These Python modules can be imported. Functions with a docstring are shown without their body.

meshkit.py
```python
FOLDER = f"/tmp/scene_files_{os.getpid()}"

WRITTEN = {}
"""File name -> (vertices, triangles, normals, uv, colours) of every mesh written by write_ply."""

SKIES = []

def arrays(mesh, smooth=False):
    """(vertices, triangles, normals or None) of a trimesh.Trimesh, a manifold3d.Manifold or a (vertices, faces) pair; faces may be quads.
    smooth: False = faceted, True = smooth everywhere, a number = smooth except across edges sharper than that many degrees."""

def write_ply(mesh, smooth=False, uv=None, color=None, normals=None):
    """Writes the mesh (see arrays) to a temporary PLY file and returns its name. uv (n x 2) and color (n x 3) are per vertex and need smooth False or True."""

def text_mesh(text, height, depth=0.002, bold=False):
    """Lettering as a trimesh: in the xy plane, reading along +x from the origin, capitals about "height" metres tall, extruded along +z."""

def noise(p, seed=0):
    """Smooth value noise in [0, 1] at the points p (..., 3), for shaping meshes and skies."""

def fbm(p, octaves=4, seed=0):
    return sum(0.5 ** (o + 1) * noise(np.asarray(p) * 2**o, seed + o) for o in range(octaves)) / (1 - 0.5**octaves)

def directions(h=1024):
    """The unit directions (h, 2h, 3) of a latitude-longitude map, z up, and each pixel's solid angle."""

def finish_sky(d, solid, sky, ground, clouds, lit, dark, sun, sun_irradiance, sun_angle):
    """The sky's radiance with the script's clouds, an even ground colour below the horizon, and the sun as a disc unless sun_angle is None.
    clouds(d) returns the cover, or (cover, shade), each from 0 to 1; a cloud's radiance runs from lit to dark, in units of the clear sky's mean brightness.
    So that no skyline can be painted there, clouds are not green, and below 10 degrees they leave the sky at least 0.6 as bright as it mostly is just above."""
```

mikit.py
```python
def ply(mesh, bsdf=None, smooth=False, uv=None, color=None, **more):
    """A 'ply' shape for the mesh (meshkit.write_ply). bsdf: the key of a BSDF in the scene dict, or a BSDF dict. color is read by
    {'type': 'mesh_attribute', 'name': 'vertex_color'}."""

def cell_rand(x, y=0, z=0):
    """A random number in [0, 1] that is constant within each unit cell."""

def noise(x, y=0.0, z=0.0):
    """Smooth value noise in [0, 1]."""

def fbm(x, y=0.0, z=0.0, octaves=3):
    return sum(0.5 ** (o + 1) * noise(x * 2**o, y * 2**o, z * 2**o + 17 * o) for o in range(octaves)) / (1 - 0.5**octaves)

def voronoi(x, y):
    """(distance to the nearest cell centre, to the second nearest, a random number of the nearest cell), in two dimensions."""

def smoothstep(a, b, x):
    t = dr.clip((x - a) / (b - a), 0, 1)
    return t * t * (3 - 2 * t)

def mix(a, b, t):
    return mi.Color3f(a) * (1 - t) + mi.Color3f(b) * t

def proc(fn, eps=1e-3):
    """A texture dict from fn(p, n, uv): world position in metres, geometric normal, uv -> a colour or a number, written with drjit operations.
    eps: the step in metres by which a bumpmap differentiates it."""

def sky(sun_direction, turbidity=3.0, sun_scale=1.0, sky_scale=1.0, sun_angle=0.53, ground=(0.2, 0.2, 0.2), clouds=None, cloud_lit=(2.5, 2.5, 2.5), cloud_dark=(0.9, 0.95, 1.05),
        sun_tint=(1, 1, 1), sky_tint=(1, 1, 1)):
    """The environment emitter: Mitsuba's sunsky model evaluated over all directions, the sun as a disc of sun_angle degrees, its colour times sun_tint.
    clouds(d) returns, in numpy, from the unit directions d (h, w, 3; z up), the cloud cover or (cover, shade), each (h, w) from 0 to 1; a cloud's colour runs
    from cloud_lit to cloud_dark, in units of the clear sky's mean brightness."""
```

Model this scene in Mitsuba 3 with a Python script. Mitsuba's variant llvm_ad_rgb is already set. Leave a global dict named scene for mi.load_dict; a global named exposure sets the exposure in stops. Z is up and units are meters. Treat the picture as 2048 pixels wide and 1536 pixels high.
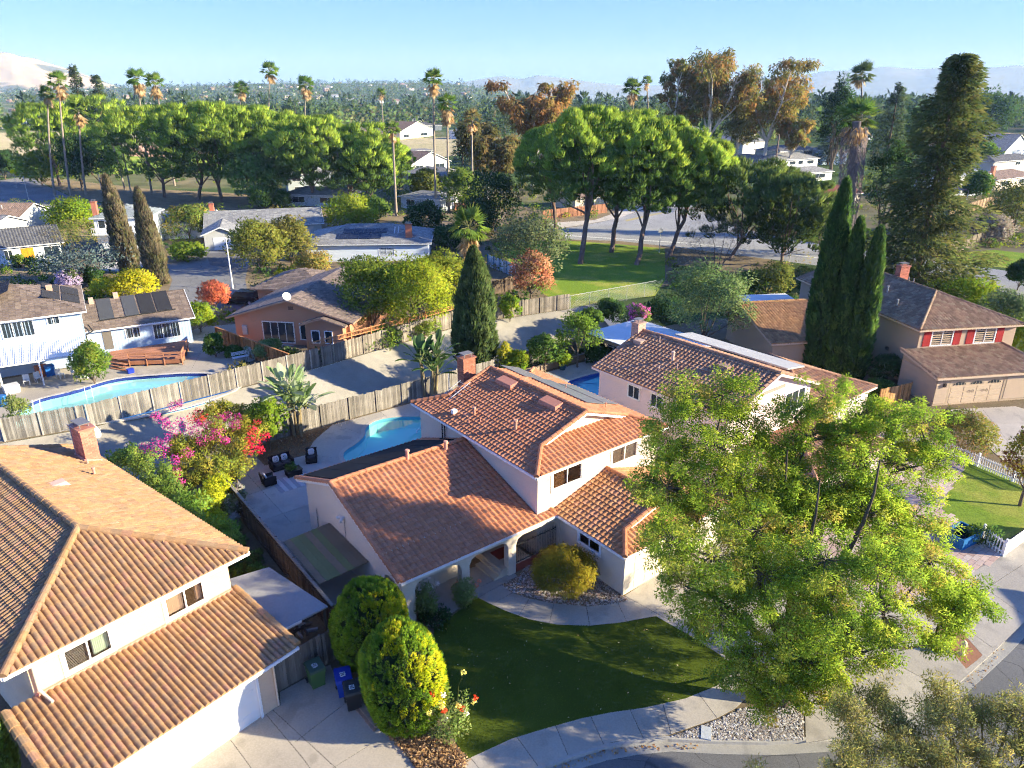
import math, random, numpy as np, trimesh, shapely, mitsuba as mi, drjit as dr, mikit, meshkit
from shapely.geometry import Polygon, LineString, Point, box as sbox
from mikit import proc, noise, fbm, voronoi, cell_rand, smoothstep, mix
# ---------------------------------------------------------------- camera, sky, exposure
T = mi.ScalarTransform4f
FPX, PITCH, CAMH = 1450.0, math.radians(21.5), 23.8
CAM = np.array([0.0, 0.0, CAMH])
scene, labels = {}, {}
scene['camera'] = {'type': 'perspective', 'fov_axis': 'x', 'fov': 2 * math.degrees(math.atan(1024 / FPX)),
                   'to_world': T().look_at(origin=[0, 0, CAMH], target=[0, math.cos(PITCH), CAMH - math.sin(PITCH)], up=[0, 0, 1]),
                   'near_clip': 0.5, 'far_clip': 60000.0, 'medium': {'type': 'ref', 'id': 'air'}}
SUN_AZ, SUN_EL = math.radians(-10.0), math.radians(19.5)
SUN = np.array([math.cos(SUN_EL) * math.cos(SUN_AZ), math.cos(SUN_EL) * math.sin(SUN_AZ), math.sin(SUN_EL)])
scene['sky'] = mikit.sky(SUN.tolist(), turbidity=2.6, sun_scale=2.0, sun_tint=(.80, 1.0, 1.36), sky_scale=1.15, sky_tint=(0.34, 0.62, 1.52))
exposure = 2.7
# ---------------------------------------------------------------- helpers
PC, PS = math.cos(PITCH), math.sin(PITCH)
UP = np.array([0, 0, 1.0])
def ray(px, py):
    u, v = (px - 1024) / FPX, -(py - 768) / FPX
    return np.array([u, PC + v * PS, -PS + v * PC])
def G(px, py, z=0.0):                      # the place on the level z that the photograph shows at a pixel
    d = ray(px, py); return CAM + d * ((z - CAMH) / d[2])
def GY(px, py, Y):                         # the place at the distance Y
    d = ray(px, py); return CAM + d * (Y / d[1])
def top_at(base, py):                      # the height above a base point that reaches up to picture row py
    r = math.hypot(base[0], base[1]); d = ray(1024 + FPX * base[0] / (base[1] * PC + CAMH * PS), py)
    return CAMH + d[2] * base[1] / d[1]
def unit(v): v = np.asarray(v, float); return v / np.linalg.norm(v)
def numbered(k):
    if k not in scene and k not in USED: USED.add(k); return k
    i = NEXT.get(k, 1)
    while f'{k}_{i:03d}' in USED or f'{k}_{i:03d}' in scene: i += 1
    NEXT[k] = i + 1; USED.add(f'{k}_{i:03d}'); return f'{k}_{i:03d}'
USED, NEXT = set(), {}
def lab(key, label=None, cat=None, group=None, kind=None):
    d = labels.setdefault(key, {})
    for a, b in (('label', label), ('category', cat), ('group', group), ('kind', kind)):
        if b: d[a] = b
    return key
def thing(name, label, cat, group=None): return lab(numbered(name), label, cat, group)
def struct(name, mesh, bsdf, label, smooth=False):
    k = numbered(name); scene[k] = mesh if isinstance(mesh, dict) else mikit.ply(mesh, bsdf, smooth); lab(k, label, None, None, 'structure'); return k
def pack(c):                               # a colour packed into uv for the "paint" textures
    c = np.clip(np.round(np.atleast_2d(np.asarray(c, float)) * 255), 0, 255)
    return np.stack([c[:, 0] * 256 + c[:, 1], c[:, 2]], 1)
class MB:                                  # collects pieces with one colour each and makes them ONE mesh
    def __init__(s, col=(.5, .5, .5)): s.v, s.f, s.c, s.n, s.col = [], [], [], 0, col
    def add(s, v, f, col=None):
        v = np.asarray(v, float); f = np.asarray(f, int)
        if f.shape[1] == 4: f = np.vstack([f[:, [0, 1, 2]], f[:, [0, 2, 3]]])
        c = np.asarray(s.col if col is None else col, float)
        s.v.append(v); s.f.append(f + s.n); s.n += len(v)
        s.c.append(np.broadcast_to(c, (len(v), 3)) if c.ndim == 1 else c); return s
    def hexa(s, p, col=None):              # eight corners: bottom ring 0-3, top ring 4-7
        p = np.asarray(p, float)
        q = [(3, 2, 1, 0), (4, 5, 6, 7), (0, 1, 5, 4), (1, 2, 6, 5), (2, 3, 7, 6), (3, 0, 4, 7)]
        return s.add(np.vstack([p[list(x)] for x in q]), np.arange(24).reshape(6, 4), col)
    def box(s, c, hx, hy, hz, col=None):   # centre and three half vectors
        c, hx, hy, hz = (np.asarray(a, float) for a in (c, hx, hy, hz))
        return s.hexa([c - hx - hy - hz, c + hx - hy - hz, c + hx + hy - hz, c - hx + hy - hz, c - hx - hy + hz, c + hx - hy + hz, c + hx + hy + hz, c - hx + hy + hz], col)
    def bar(s, a, b, w, h, col=None, up=UP):   # a beam from a to b
        a, b = np.asarray(a, float), np.asarray(b, float); d = unit(b - a)
        x = unit(np.cross(d, up)) if abs(np.dot(d, up)) < .99 else np.array([1.0, 0, 0]); y = np.cross(x, d)
        return s.box((a + b) / 2, (b - a) / 2, x * w / 2, y * h / 2, col)
    def tube(s, pts, rad, sides=7, col=None, cap=True):
        p = np.asarray(pts, float); r = np.broadcast_to(np.asarray(rad, float), (len(p),))
        t = np.gradient(p, axis=0); t /= np.linalg.norm(t, axis=1, keepdims=True) + 1e-12
        a = np.cross(t, np.where(np.abs(t[:, 2:]) < .9, [0, 0, 1.0], [1.0, 0, 0])); a /= np.linalg.norm(a, axis=1, keepdims=True); b = np.cross(t, a)
        g = np.arange(sides) * 2 * np.pi / sides
        v = (p[:, None] + r[:, None, None] * (np.cos(g)[None, :, None] * a[:, None] + np.sin(g)[None, :, None] * b[:, None])).reshape(-1, 3)
        i, j = np.meshgrid(np.arange(len(p) - 1), np.arange(sides), indexing='ij')
        q = np.stack([i * sides + j, i * sides + (j + 1) % sides, (i + 1) * sides + (j + 1) % sides, (i + 1) * sides + j], -1).reshape(-1, 4)
        s.add(v, q, col)
        if cap:
            for e, ring in ((0, 1), (len(p) - 1, -1)):
                w = v[e * sides:(e + 1) * sides]; k = np.arange(sides)
                s.add(np.vstack([w, [p[e]]]), np.stack([k, (k + 1) % sides, k * 0 + sides], 1)[:, ::-ring], col)
        return s
    def flat(s, poly3, col=None, th=0.0, down=None):   # a planar polygon (list of 3-D points, convex), optionally a slab going down
        p = np.asarray(poly3, float); n = len(p); dn = -UP * th if down is None else np.asarray(down, float)
        f = np.array([[0, i, i + 1] for i in range(1, n - 1)]); s.add(p, f, col)
        if th or down is not None:
            b = p + dn; s.add(b, f[:, ::-1], col)
            for i in range(n): j = (i + 1) % n; s.add([p[i], b[i], b[j], p[j]], [[0, 1, 2, 3]], col)
        return s
    def prism(s, poly, fr, z0, z1, col=None):          # a shapely polygon extruded; fr maps (x, y, z) arrays to the world
        for g in getattr(poly, 'geoms', [poly]):
            m = trimesh.creation.extrude_polygon(g, z1 - z0, engine='earcut'); v = np.array(m.vertices); v[:, 2] += z0
            tri = v[np.array(m.faces)].reshape(-1, 3); s.add(fr(tri), np.arange(len(tri)).reshape(-1, 3), col)
        return s
    def mesh(s): return np.vstack(s.v), np.vstack(s.f), np.vstack(s.c)
    def ply(s, bsdf='matte', smooth=True):
        v, f, c = s.mesh(); return mikit.ply((v, f), bsdf, smooth, uv=pack(c))
    def build(s, name, parent=None, bsdf='matte', smooth=True, label=None, cat=None, group=None, kind=None):
        if not s.v: return None
        k = numbered(f'{parent}__{name}' if parent else name); scene[k] = s.ply(bsdf, smooth)
        if label or cat or group or kind: lab(k, label, cat, group, kind)
        return k
class Fr:                                  # a house's own frame: u along its front, v away from it
    def __init__(s, o, deg): t = math.radians(deg); s.o = np.array([o[0], o[1], o[2] if len(o) > 2 else 0.0]); s.U = np.array([math.cos(t), math.sin(t), 0]); s.V = np.array([-math.sin(t), math.cos(t), 0]); s.deg = deg
    def __call__(s, u, v, z=0.0): return s.o + s.U * u + s.V * v + UP * z
    def arr(s, p): p = np.asarray(p, float); return s.o + p[:, :1] * s.U + p[:, 1:2] * s.V + p[:, 2:] * UP
    def loc(s, p): d = np.asarray(p, float) - s.o; return np.array([d @ s.U, d @ s.V, d[2]])
    def sub(s, u, v, z=0.0, deg=0): return Fr(s(u, v, z), s.deg + deg)
# ---------------------------------------------------------------- materials
def mat(name, color, rough=.85, spec=.3, **kw):
    if callable(color): color = proc(color)
    elif not isinstance(color, dict): color = {'type': 'rgb', 'value': list(color)}
    b = {'type': 'principled', 'base_color': color, 'roughness': rough, 'specular': spec, **kw}
    scene[name] = {'type': 'twosided', 'bsdf': b}
def unpack(uv):
    r = dr.floor((uv.x + .5) / 256); g = dr.floor(uv.x + .5 - r * 256); return mi.Color3f(r, g, dr.floor(uv.y + .5)) / 255
def mottle(p, a, b): return 1 + a * (fbm(p.x * .7, p.y * .7, p.z * .7, octaves=3) - .5) + b * (noise(p.x * 9, p.y * 9, p.z * 9) - .5)
paint_fn = lambda p, n, uv: unpack(uv) * mottle(p, .22, .12)
fine_fn = lambda p, n, uv: unpack(uv) * (1 + .3 * (noise(p.x * 5, p.y * 5, p.z * 5) - .5) + .3 * (noise(p.x * 31, p.y * 31, p.z * 31) - .5))
wood_fn = lambda p, n, uv: unpack(uv) * (1 + .5 * (fbm(p.x * 14, p.y * 14, p.z * 1.3, octaves=3) - .5) + .35 * (noise(p.x * .9, p.y * .9, p.z * 2) - .5))
leaf_fn = lambda p, n, uv: unpack(uv) * 1.45 * (1 + .5 * (fbm(p.x * .35, p.y * .35, p.z * .35, octaves=2) - .5))
mat('matte', paint_fn, .88, .25); mat('tilebsdf', fine_fn, .75, .3); mat('wood', wood_fn, .85, .2); mat('bark', wood_fn, .95, .1)
mat('gloss', lambda p, n, uv: unpack(uv), .28, .5); mat('metalpaint', lambda p, n, uv: unpack(uv), .45, .5)
mat('carpaint', lambda p, n, uv: unpack(uv), .22, .5, clearcoat=1.0, clearcoat_gloss=.9)
scene['leaf'] = {'type': 'principledthin', 'base_color': proc(leaf_fn), 'roughness': .55, 'spec_trans': 0.0, 'diff_trans': .75, 'eta': 1.3}
scene['pane'] = {'type': 'thindielectric', 'int_ior': 1.5}
mat('darkglass', (.03, .04, .05), .06, .6)
mat('plain', lambda p, n, uv: unpack(uv), .9, .2)
def stucco(p, n, uv): return unpack(uv) * (1 + .10 * (fbm(p.x * .5, p.y * .5, p.z * .9, octaves=3) - .5) + .16 * (noise(p.x * 40, p.y * 40, p.z * 40) - .5))
mat('stucco', stucco, .95, .1)
# ---------------------------------------------------------------- plants: leaves as many small faces with soft normals
def rdir(r, n): v = r.normal(size=(n, 3)); return v / np.linalg.norm(v, axis=1, keepdims=True)
def nz(v): return v / (np.linalg.norm(v, axis=1, keepdims=True) + 1e-9)
class Foliage:
    def __init__(s): s.v, s.f, s.n, s.c, s.k = [], [], [], [], 0
    def add(s, v, f, n, c): s.v.append(v); s.f.append(f + s.k); s.n.append(n); s.c.append(c); s.k += len(v)
    def blades(s, r, P, D, S, ln, wd, C, tri=False, face=None):
        # leaves at P along D, width wd, shading normal S, colour C (one row per leaf)
        n = len(P); ln = np.broadcast_to(ln, (n,))[:, None]; wd = np.broadcast_to(wd, (n,))[:, None]
        w = nz(np.cross(D, rdir(r, n) if face is None else face))
        if tri:
            v = np.stack([P - w * wd / 2, P + w * wd / 2, P + D * ln], 1); f = np.arange(n * 3).reshape(n, 3); k = 3
        else:
            v = np.stack([P, P + D * ln * .45 - w * wd / 2, P + D * ln, P + D * ln * .45 + w * wd / 2], 1); q = np.arange(n * 4).reshape(n, 4); f = np.vstack([q[:, [0, 1, 2]], q[:, [0, 2, 3]]]); k = 4
        s.add(v.reshape(-1, 3), f, np.repeat(S, k, 0), np.repeat(np.clip(C, 0, 1), k, 0))
    def ply(s, bsdf='leaf'):
        v, f, n, c = np.vstack(s.v), np.vstack(s.f), np.vstack(s.n), np.vstack(s.c)
        return {'type': 'ply', 'filename': meshkit.write_ply((v, f), False, pack(c), None, n), 'face_normals': False, 'bsdf': {'type': 'ref', 'id': bsdf}}
def tint(r, pal, idx_n, n_per, jit=.18, pick=None):
    pal = np.array(pal); pick = r.integers(0, len(pal), idx_n) if pick is None else pick
    c = np.repeat(pal[pick], n_per, 0); return c * (1 + r.normal(0, jit, (len(c), 1))) * (1 + r.normal(0, .06, (len(c), 3)))
def clumps(fo, r, C, R, per, ln, wd, pal, up=.25, out=.8, droop=0.0, tri=False, crown=None, jit=.18, shell=.5, pick=None, soft=.35):
    # leaf clumps: C centres (k,3), R radii (k,) or (k,3); crown = (centre, weight) bends the shading normals to the crown's own shape
    C = np.asarray(C, float); k = len(C); R = np.asarray(R, float); R = np.broadcast_to(R[:, None] if R.ndim == 1 else R, (k, 3))
    d = rdir(r, k * per); u = (shell + (1 - shell) * r.random((k * per, 1))) ** .7
    Ck, Rk = np.repeat(C, per, 0), np.repeat(R, per, 0); P = Ck + d * Rk * u
    D = nz(d * out + rdir(r, k * per) * .75 + UP * up - UP * droop); S = d * .8 + rdir(r, k * per) * soft + UP * .15
    if crown is not None: S = S + nz(P - crown[0]) * crown[1]
    fo.blades(r, P, D, nz(S), ln * r.uniform(.7, 1.25, k * per), wd * r.uniform(.75, 1.2, k * per), tint(r, pal, k, per, jit, pick), tri)
def limb(mb, r, a, b, r0, r1, bend=.15, n=5, sides=6, col=None):
    a, b = np.asarray(a, float), np.asarray(b, float); t = np.linspace(0, 1, n)[:, None]; L = np.linalg.norm(b - a); o = r.normal(0, bend * L * .5, 3); o[2] = abs(o[2]) * .6
    p = a + (b - a) * t + o * (4 * t * (1 - t)) * .5 + r.normal(0, .012 * L, (n, 3)) * (t > 0) * (t < 1)
    mb.tube(p, r0 + (r1 - r0) * t[:, 0], sides, col, cap=False); return p
def plant(name, label, cat, parts, base=(0, 0, 0), rot=0.0, sc=1.0, group=None, lean=None):
    k = thing(name, label, cat, group); Tm = T().translate([float(x) for x in base]).rotate([0, 0, 1], rot)
    if lean: Tm = Tm.rotate([0, 1, 0], lean)
    Tm = Tm.scale(sc if np.ndim(sc) else [sc] * 3)
    for n_, p in parts.items(): scene[f'{k}__{n_}'] = {**p, 'to_world': Tm} if any(base) or rot or np.ndim(sc) or sc != 1 else p
    return k
def bush_parts(r, rx, ry, rz, pal, n=60, per=60, ln=.16, wd=.07, cr=.3, zc=None, stem=True, up=.3, tri=False, shell=.75, jit=.2):
    # a dense shrub: clumps over an uneven ellipsoid standing on the ground
    d = rdir(r, n); zc = rz * .95 if zc is None else zc; C = d * np.array([rx, ry, rz]) * r.uniform(.62, .95, (n, 1)) + [0, 0, zc]; C[:, 2] = np.maximum(C[:, 2], cr * .5)
    fo = Foliage(); clumps(fo, r, C, np.full(n, cr) * r.uniform(.8, 1.3, n), per, ln, wd, pal, up=up, tri=tri, crown=(np.array([0, 0, zc * .7]), .9), shell=shell, jit=jit)
    q = {'crown': fo.ply()}
    if stem:
        m = MB((.16, .11, .07))
        for i in range(5): limb(m, r, [0, 0, -.05], C[i] * [.6, .6, .8], .05 * rz, .02 * rz)
        q['stem'] = m.ply('bark')
    return q
GREEN = [(.075, .13, .025), (.055, .105, .02), (.10, .155, .03), (.06, .12, .03)]
LIME = [(.16, .22, .02), (.13, .20, .02), (.20, .25, .025), (.10, .17, .02), (.17, .21, .015)]
DEEP = [(.035, .075, .025), (.03, .06, .02), (.05, .09, .03), (.04, .08, .02)]
# ---------------------------------------------------------------- building blocks of houses
def plane_z(u, v, pl): return pl[0] + pl[1] * (u - pl[3]) + pl[2] * (v - pl[4])      # pl = (z0, slope_u, slope_v, u0, v0)
def deck(mb, fr, poly, pl, th=.10, col=None):                                         # a roof plane as a slab
    vs, fs = trimesh.creation.triangulate_polygon(Polygon(poly).buffer(0), engine='earcut')
    vs = np.asarray(vs); z = plane_z(vs[:, 0], vs[:, 1], pl); t = np.column_stack([vs, z])
    tri = np.asarray(fs); a = t[tri]
    fl = np.cross(a[:, 1] - a[:, 0], a[:, 2] - a[:, 0])[:, 2] < 0; tri = np.where(fl[:, None], tri[:, ::-1], tri)
    mb.add(fr.arr(t), tri, col); b = t.copy(); b[:, 2] -= th; mb.add(fr.arr(b), tri[:, ::-1], col)
    n = len(poly); q = np.array([[x, y, plane_z(x, y, pl)] for x, y in poly])
    for i in range(n):
        j = (i + 1) % n; mb.add(fr.arr([q[i], q[j], q[j] - [0, 0, th], q[i] - [0, 0, th]]), [[0, 1, 2, 3]], col)
def tile_template(w, l, kind='barrel', th=.05):
    # x across, y up the slope, z out of the roof; the lower end stands proud and shows its thickness
    k = 6 if kind == 'barrel' else 8; lift = .035 if kind == 'barrel' else .06; x = np.linspace(-.5, .5, k + 1)
    z = th * np.cos(np.pi * x) ** .7 if kind == 'barrel' else th * (.5 + .5 * np.cos(2 * np.pi * x)) ** .8
    v, f = [], []
    lo = np.stack([x * w * .98, 0 * x - .5 * l, z + lift], 1); hi = np.stack([x * w * .94, 0 * x + .5 * l + .03, z * .9 + .012], 1)
    for i in range(k): v.append([lo[i], lo[i + 1], hi[i + 1], hi[i]])
    ft = lo.copy(); ft[:, 2] = 0
    for i in range(k): v.append([ft[i], ft[i + 1], lo[i + 1], lo[i]])
    v = np.array(v).reshape(-1, 3); return v, np.arange(len(v)).reshape(-1, 4)
def tile_spots(fr, poly, pl, w, l, rng, inset=.0):
    g = np.array([pl[1], pl[2]]); s = np.linalg.norm(g); b = g / s; a = np.array([b[1], -b[0]]); cs = 1 / math.sqrt(1 + s * s)
    P = Polygon(poly).buffer(-inset); c = np.array(P.exterior.coords)
    A, B = c @ a, c @ b; lp = l * cs; out = []
    for j in range(int((B.max() - B.min()) / lp) + 1):
        bb = B.min() + (j + .5) * lp
        for i in range(int((A.max() - A.min()) / w) + 1):
            aa = A.min() + (i + .5) * w + rng.normal(0, .004); q = a * aa + b * (bb + rng.normal(0, .005))
            if P.contains(Point(q)): out.append((q[0], q[1], plane_z(q[0], q[1], pl)))
    if not out: return np.zeros((0, 4, 4))
    o = fr.arr(np.array(out)); ax = fr.U * a[0] + fr.V * a[1]; ay = unit(fr.U * b[0] + fr.V * b[1] + UP * s); az = np.cross(ax, ay)
    m = np.zeros((len(o), 4, 4)); m[:, :3, 0] = ax; m[:, :3, 1] = ay; m[:, :3, 2] = az; m[:, :3, 3] = o; m[:, 3, 3] = 1; return m
def lay_tiles(parent, spots, w, l, palette, rng, kind='barrel', th=.05, singles=300, name='tile'):
    # the tiles that show largest become parts of their own, the rest one part
    cols = np.array(palette); pick = rng.integers(0, len(cols), len(spots)); v, f = tile_template(w, l, kind, th)
    d = spots[:, :3, 3] - CAM; r = np.linalg.norm(d, axis=1); face = -(spots[:, :3, 2] * d).sum(1) / r
    q = spots[:, :3, 3]; dep = q[:, 1] * PC - (q[:, 2] - CAMH) * PS; px = 1024 + FPX * q[:, 0] / dep; py = 768 - FPX * (q[:, 1] * PS + (q[:, 2] - CAMH) * PC) / dep
    inside = (px > -20) & (px < 2068) & (py < 1556)
    order = np.argsort(-(face / r ** 2) * inside); near, rest = order[:singles], order[singles:]
    kinds = [mikit.ply((v, f), 'tilebsdf', False, uv=np.repeat(pack(c), len(v), 0)) for c in cols]
    for i in near: scene[numbered(f'{parent}__{name}')] = {**kinds[pick[i]], 'to_world': T(spots[i].tolist())}
    if len(rest):
        M = spots[rest]; V = np.einsum('nij,kj->nki', M[:, :3, :3], v) + M[:, None, :3, 3]; jit = 1 + rng.normal(0, .05, (len(rest), 1))
        k = numbered(f'{parent}__{name}_field'); scene[k] = mikit.ply((V.reshape(-1, 3), (f[None] + (np.arange(len(rest)) * len(v))[:, None, None]).reshape(-1, 4)), 'tilebsdf', False,
            uv=pack(np.repeat(np.clip(cols[pick[rest]] * jit, 0, 1), len(v), 0))); lab(k, kind='stuff')
def ridge_caps(parent, lines, palette, rng, r=.14, l=.36, single=True, name='ridge_tile'):
    tot = MB()
    for a, b in lines:
        a, b = np.asarray(a, float), np.asarray(b, float); n = max(1, int(np.linalg.norm(b - a) / l)); d = (b - a) / n; du = unit(d); x = unit(np.cross(du, UP)); z = np.cross(x, du)
        for i in range(n):
            m = MB(palette[rng.integers(0, len(palette))]) if single else tot
            o = a + d * i; th = np.linspace(-.25, np.pi + .25, 7); R = r * (1 + rng.normal(0, .03))
            lo = o + np.outer(np.cos(th), x) * R * 1.12 + np.outer(np.sin(th), z) * (R * 1.05) ; hi = o + d * 1.12 + np.outer(np.cos(th), x) * R * .92 + np.outer(np.sin(th), z) * R * .88
            c = palette[rng.integers(0, len(palette))]
            for k in range(6): m.add([lo[k], lo[k + 1], hi[k + 1], hi[k]], [[0, 1, 2, 3]], c)
            ce = o - z * .1
            for k in range(6): m.add([lo[k], lo[k + 1], ce], [[0, 1, 2]], c)
            if single: m.build(name, parent, 'tilebsdf')
    if not single: tot.build(name + '_run', parent, 'tilebsdf', kind='stuff')
def wall_panel(mb, fr, a, b, poly, holes=(), th=.14, col=None):
    # a wall from plan point a to b (inner side on the left of a->b); poly in (distance along, z)
    a, b = np.array(a, float), np.array(b, float); d = (b - a) / np.linalg.norm(b - a); nrm = np.array([-d[1], d[0]])
    p = Polygon(poly)
    for h in holes: p = p.difference(sbox(*h) if len(h) == 4 else Polygon(h))
    def f(v): return fr.arr(np.column_stack([a[0] + d[0] * v[:, 0] + nrm[0] * v[:, 2], a[1] + d[1] * v[:, 0] + nrm[1] * v[:, 2], v[:, 1]]))
    mb.prism(p, f, 0, th, col)
def window(parent, fr, a, b, s0, s1, z0, z1, panes=2, trim=.10, col=(.8, .8, .8), curtain=None, name='window', sill=True, opaque=False, grid=None):
    # a framed window on the wall a->b (outside on the right of a->b)
    a, b = np.array(a, float), np.array(b, float); d = (b - a) / np.linalg.norm(b - a); n = np.array([d[1], -d[0]])
    D = fr.U * d[0] + fr.V * d[1]; N = fr.U * n[0] + fr.V * n[1]
    def q(s, z, o): return fr(a[0] + d[0] * s, a[1] + d[1] * s, z) + N * o
    def bx(mb, x0, x1, y0, y1, o0, o1, c=None): mb.box(q((x0 + x1) / 2, (y0 + y1) / 2, (o0 + o1) / 2), D * (x1 - x0) / 2, N * (o1 - o0) / 2, UP * (y1 - y0) / 2, c)
    m = MB(col); t = trim; e = .05
    bx(m, s0 - t, s1 + t, z1 + .002, z1 + t, -.06, .035); bx(m, s0 - t, s1 + t, z0 - t, z0 - .002, -.06, .035); bx(m, s0 - t, s0 - .002, z0, z1, -.06, .033); bx(m, s1 + .002, s1 + t, z0, z1, -.06, .033)
    bx(m, s0, s1, z1 - e, z1, -.05, .0); bx(m, s0, s1, z0, z0 + e, -.05, .0); bx(m, s0, s0 + e, z0 + e, z1 - e, -.05, .0); bx(m, s1 - e, s1, z0 + e, z1 - e, -.05, .0)
    for k in range(1, panes): x = s0 + (s1 - s0) * k / panes; bx(m, x - .03, x + .03, z0 + e, z1 - e, -.05, .004)
    if grid:
        for k in range(1, grid[0]): x = s0 + (s1 - s0) * k / grid[0]; bx(m, x - .012, x + .012, z0 + e, z1 - e, -.03, -.004)
        for k in range(1, grid[1]): z = z0 + (z1 - z0) * k / grid[1]; bx(m, s0 + e, s1 - e, z - .012, z + .012, -.03, -.006)
    w = m.build(name, parent, 'metalpaint')
    for k in range(panes):
        x0, x1 = s0 + (s1 - s0) * k / panes + .02, s0 + (s1 - s0) * (k + 1) / panes - .02
        if opaque: g = MB((.04, .05, .06)); bx(g, x0, x1, z0 + .03, z1 - .03, -.045, -.03); g.build('pane', w, 'darkglass')
        else: g = MB(); g.add([q(x0, z0 + .03, -.03), q(x1, z0 + .03, -.03), q(x1, z1 - .03, -.03), q(x0, z1 - .03, -.03)], [[0, 1, 2, 3]]); g.build('pane', w, 'pane')
    if curtain:
        for (c0, c1, cc, style) in curtain:
            g = MB(cc); x0, x1 = s0 + (s1 - s0) * c0, s0 + (s1 - s0) * c1
            if style == 'drape':
                k = max(4, int((x1 - x0) / .07)); xs = np.linspace(x0, x1, 2 * k + 1); off = np.where(np.arange(2 * k + 1) % 2, -.20, -.28)
                for i in range(2 * k): g.add([q(xs[i], z0, off[i]), q(xs[i + 1], z0, off[i + 1]), q(xs[i + 1], z1, off[i + 1]), q(xs[i], z1, off[i])], [[0, 1, 2, 3]])
                g.build('curtain', w, 'matte')
            else:
                k = max(4, int((z1 - z0) / .06)); zs = np.linspace(z0, z1, k + 1)
                for i in range(k): g.add([q(x0, zs[i], -.16), q(x1, zs[i], -.16), q(x1, zs[i] + .045, -.12), q(x0, zs[i] + .045, -.12)], [[0, 1, 2, 3]])
                g.build('blind', w, 'matte')
    return w
def gutter(mb, a, b, col=(.8, .8, .8), w=.12, h=.13):
    a, b = np.asarray(a, float), np.asarray(b, float); mb.bar(a - UP * h * .45, b - UP * h * .45, w, h, col)
def vent_pipe(parent, p, h, r, col, cap=True):
    m = MB(col); m.tube([p - UP * .15, p + UP * h], r, 10)
    if cap: m.tube([p + UP * h, p + UP * (h + .05), p + UP * (h + .13)], [r * 1.1, r * 1.5, r * 1.15], 10)
    return m.build('vent_pipe', parent, 'matte')
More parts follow.
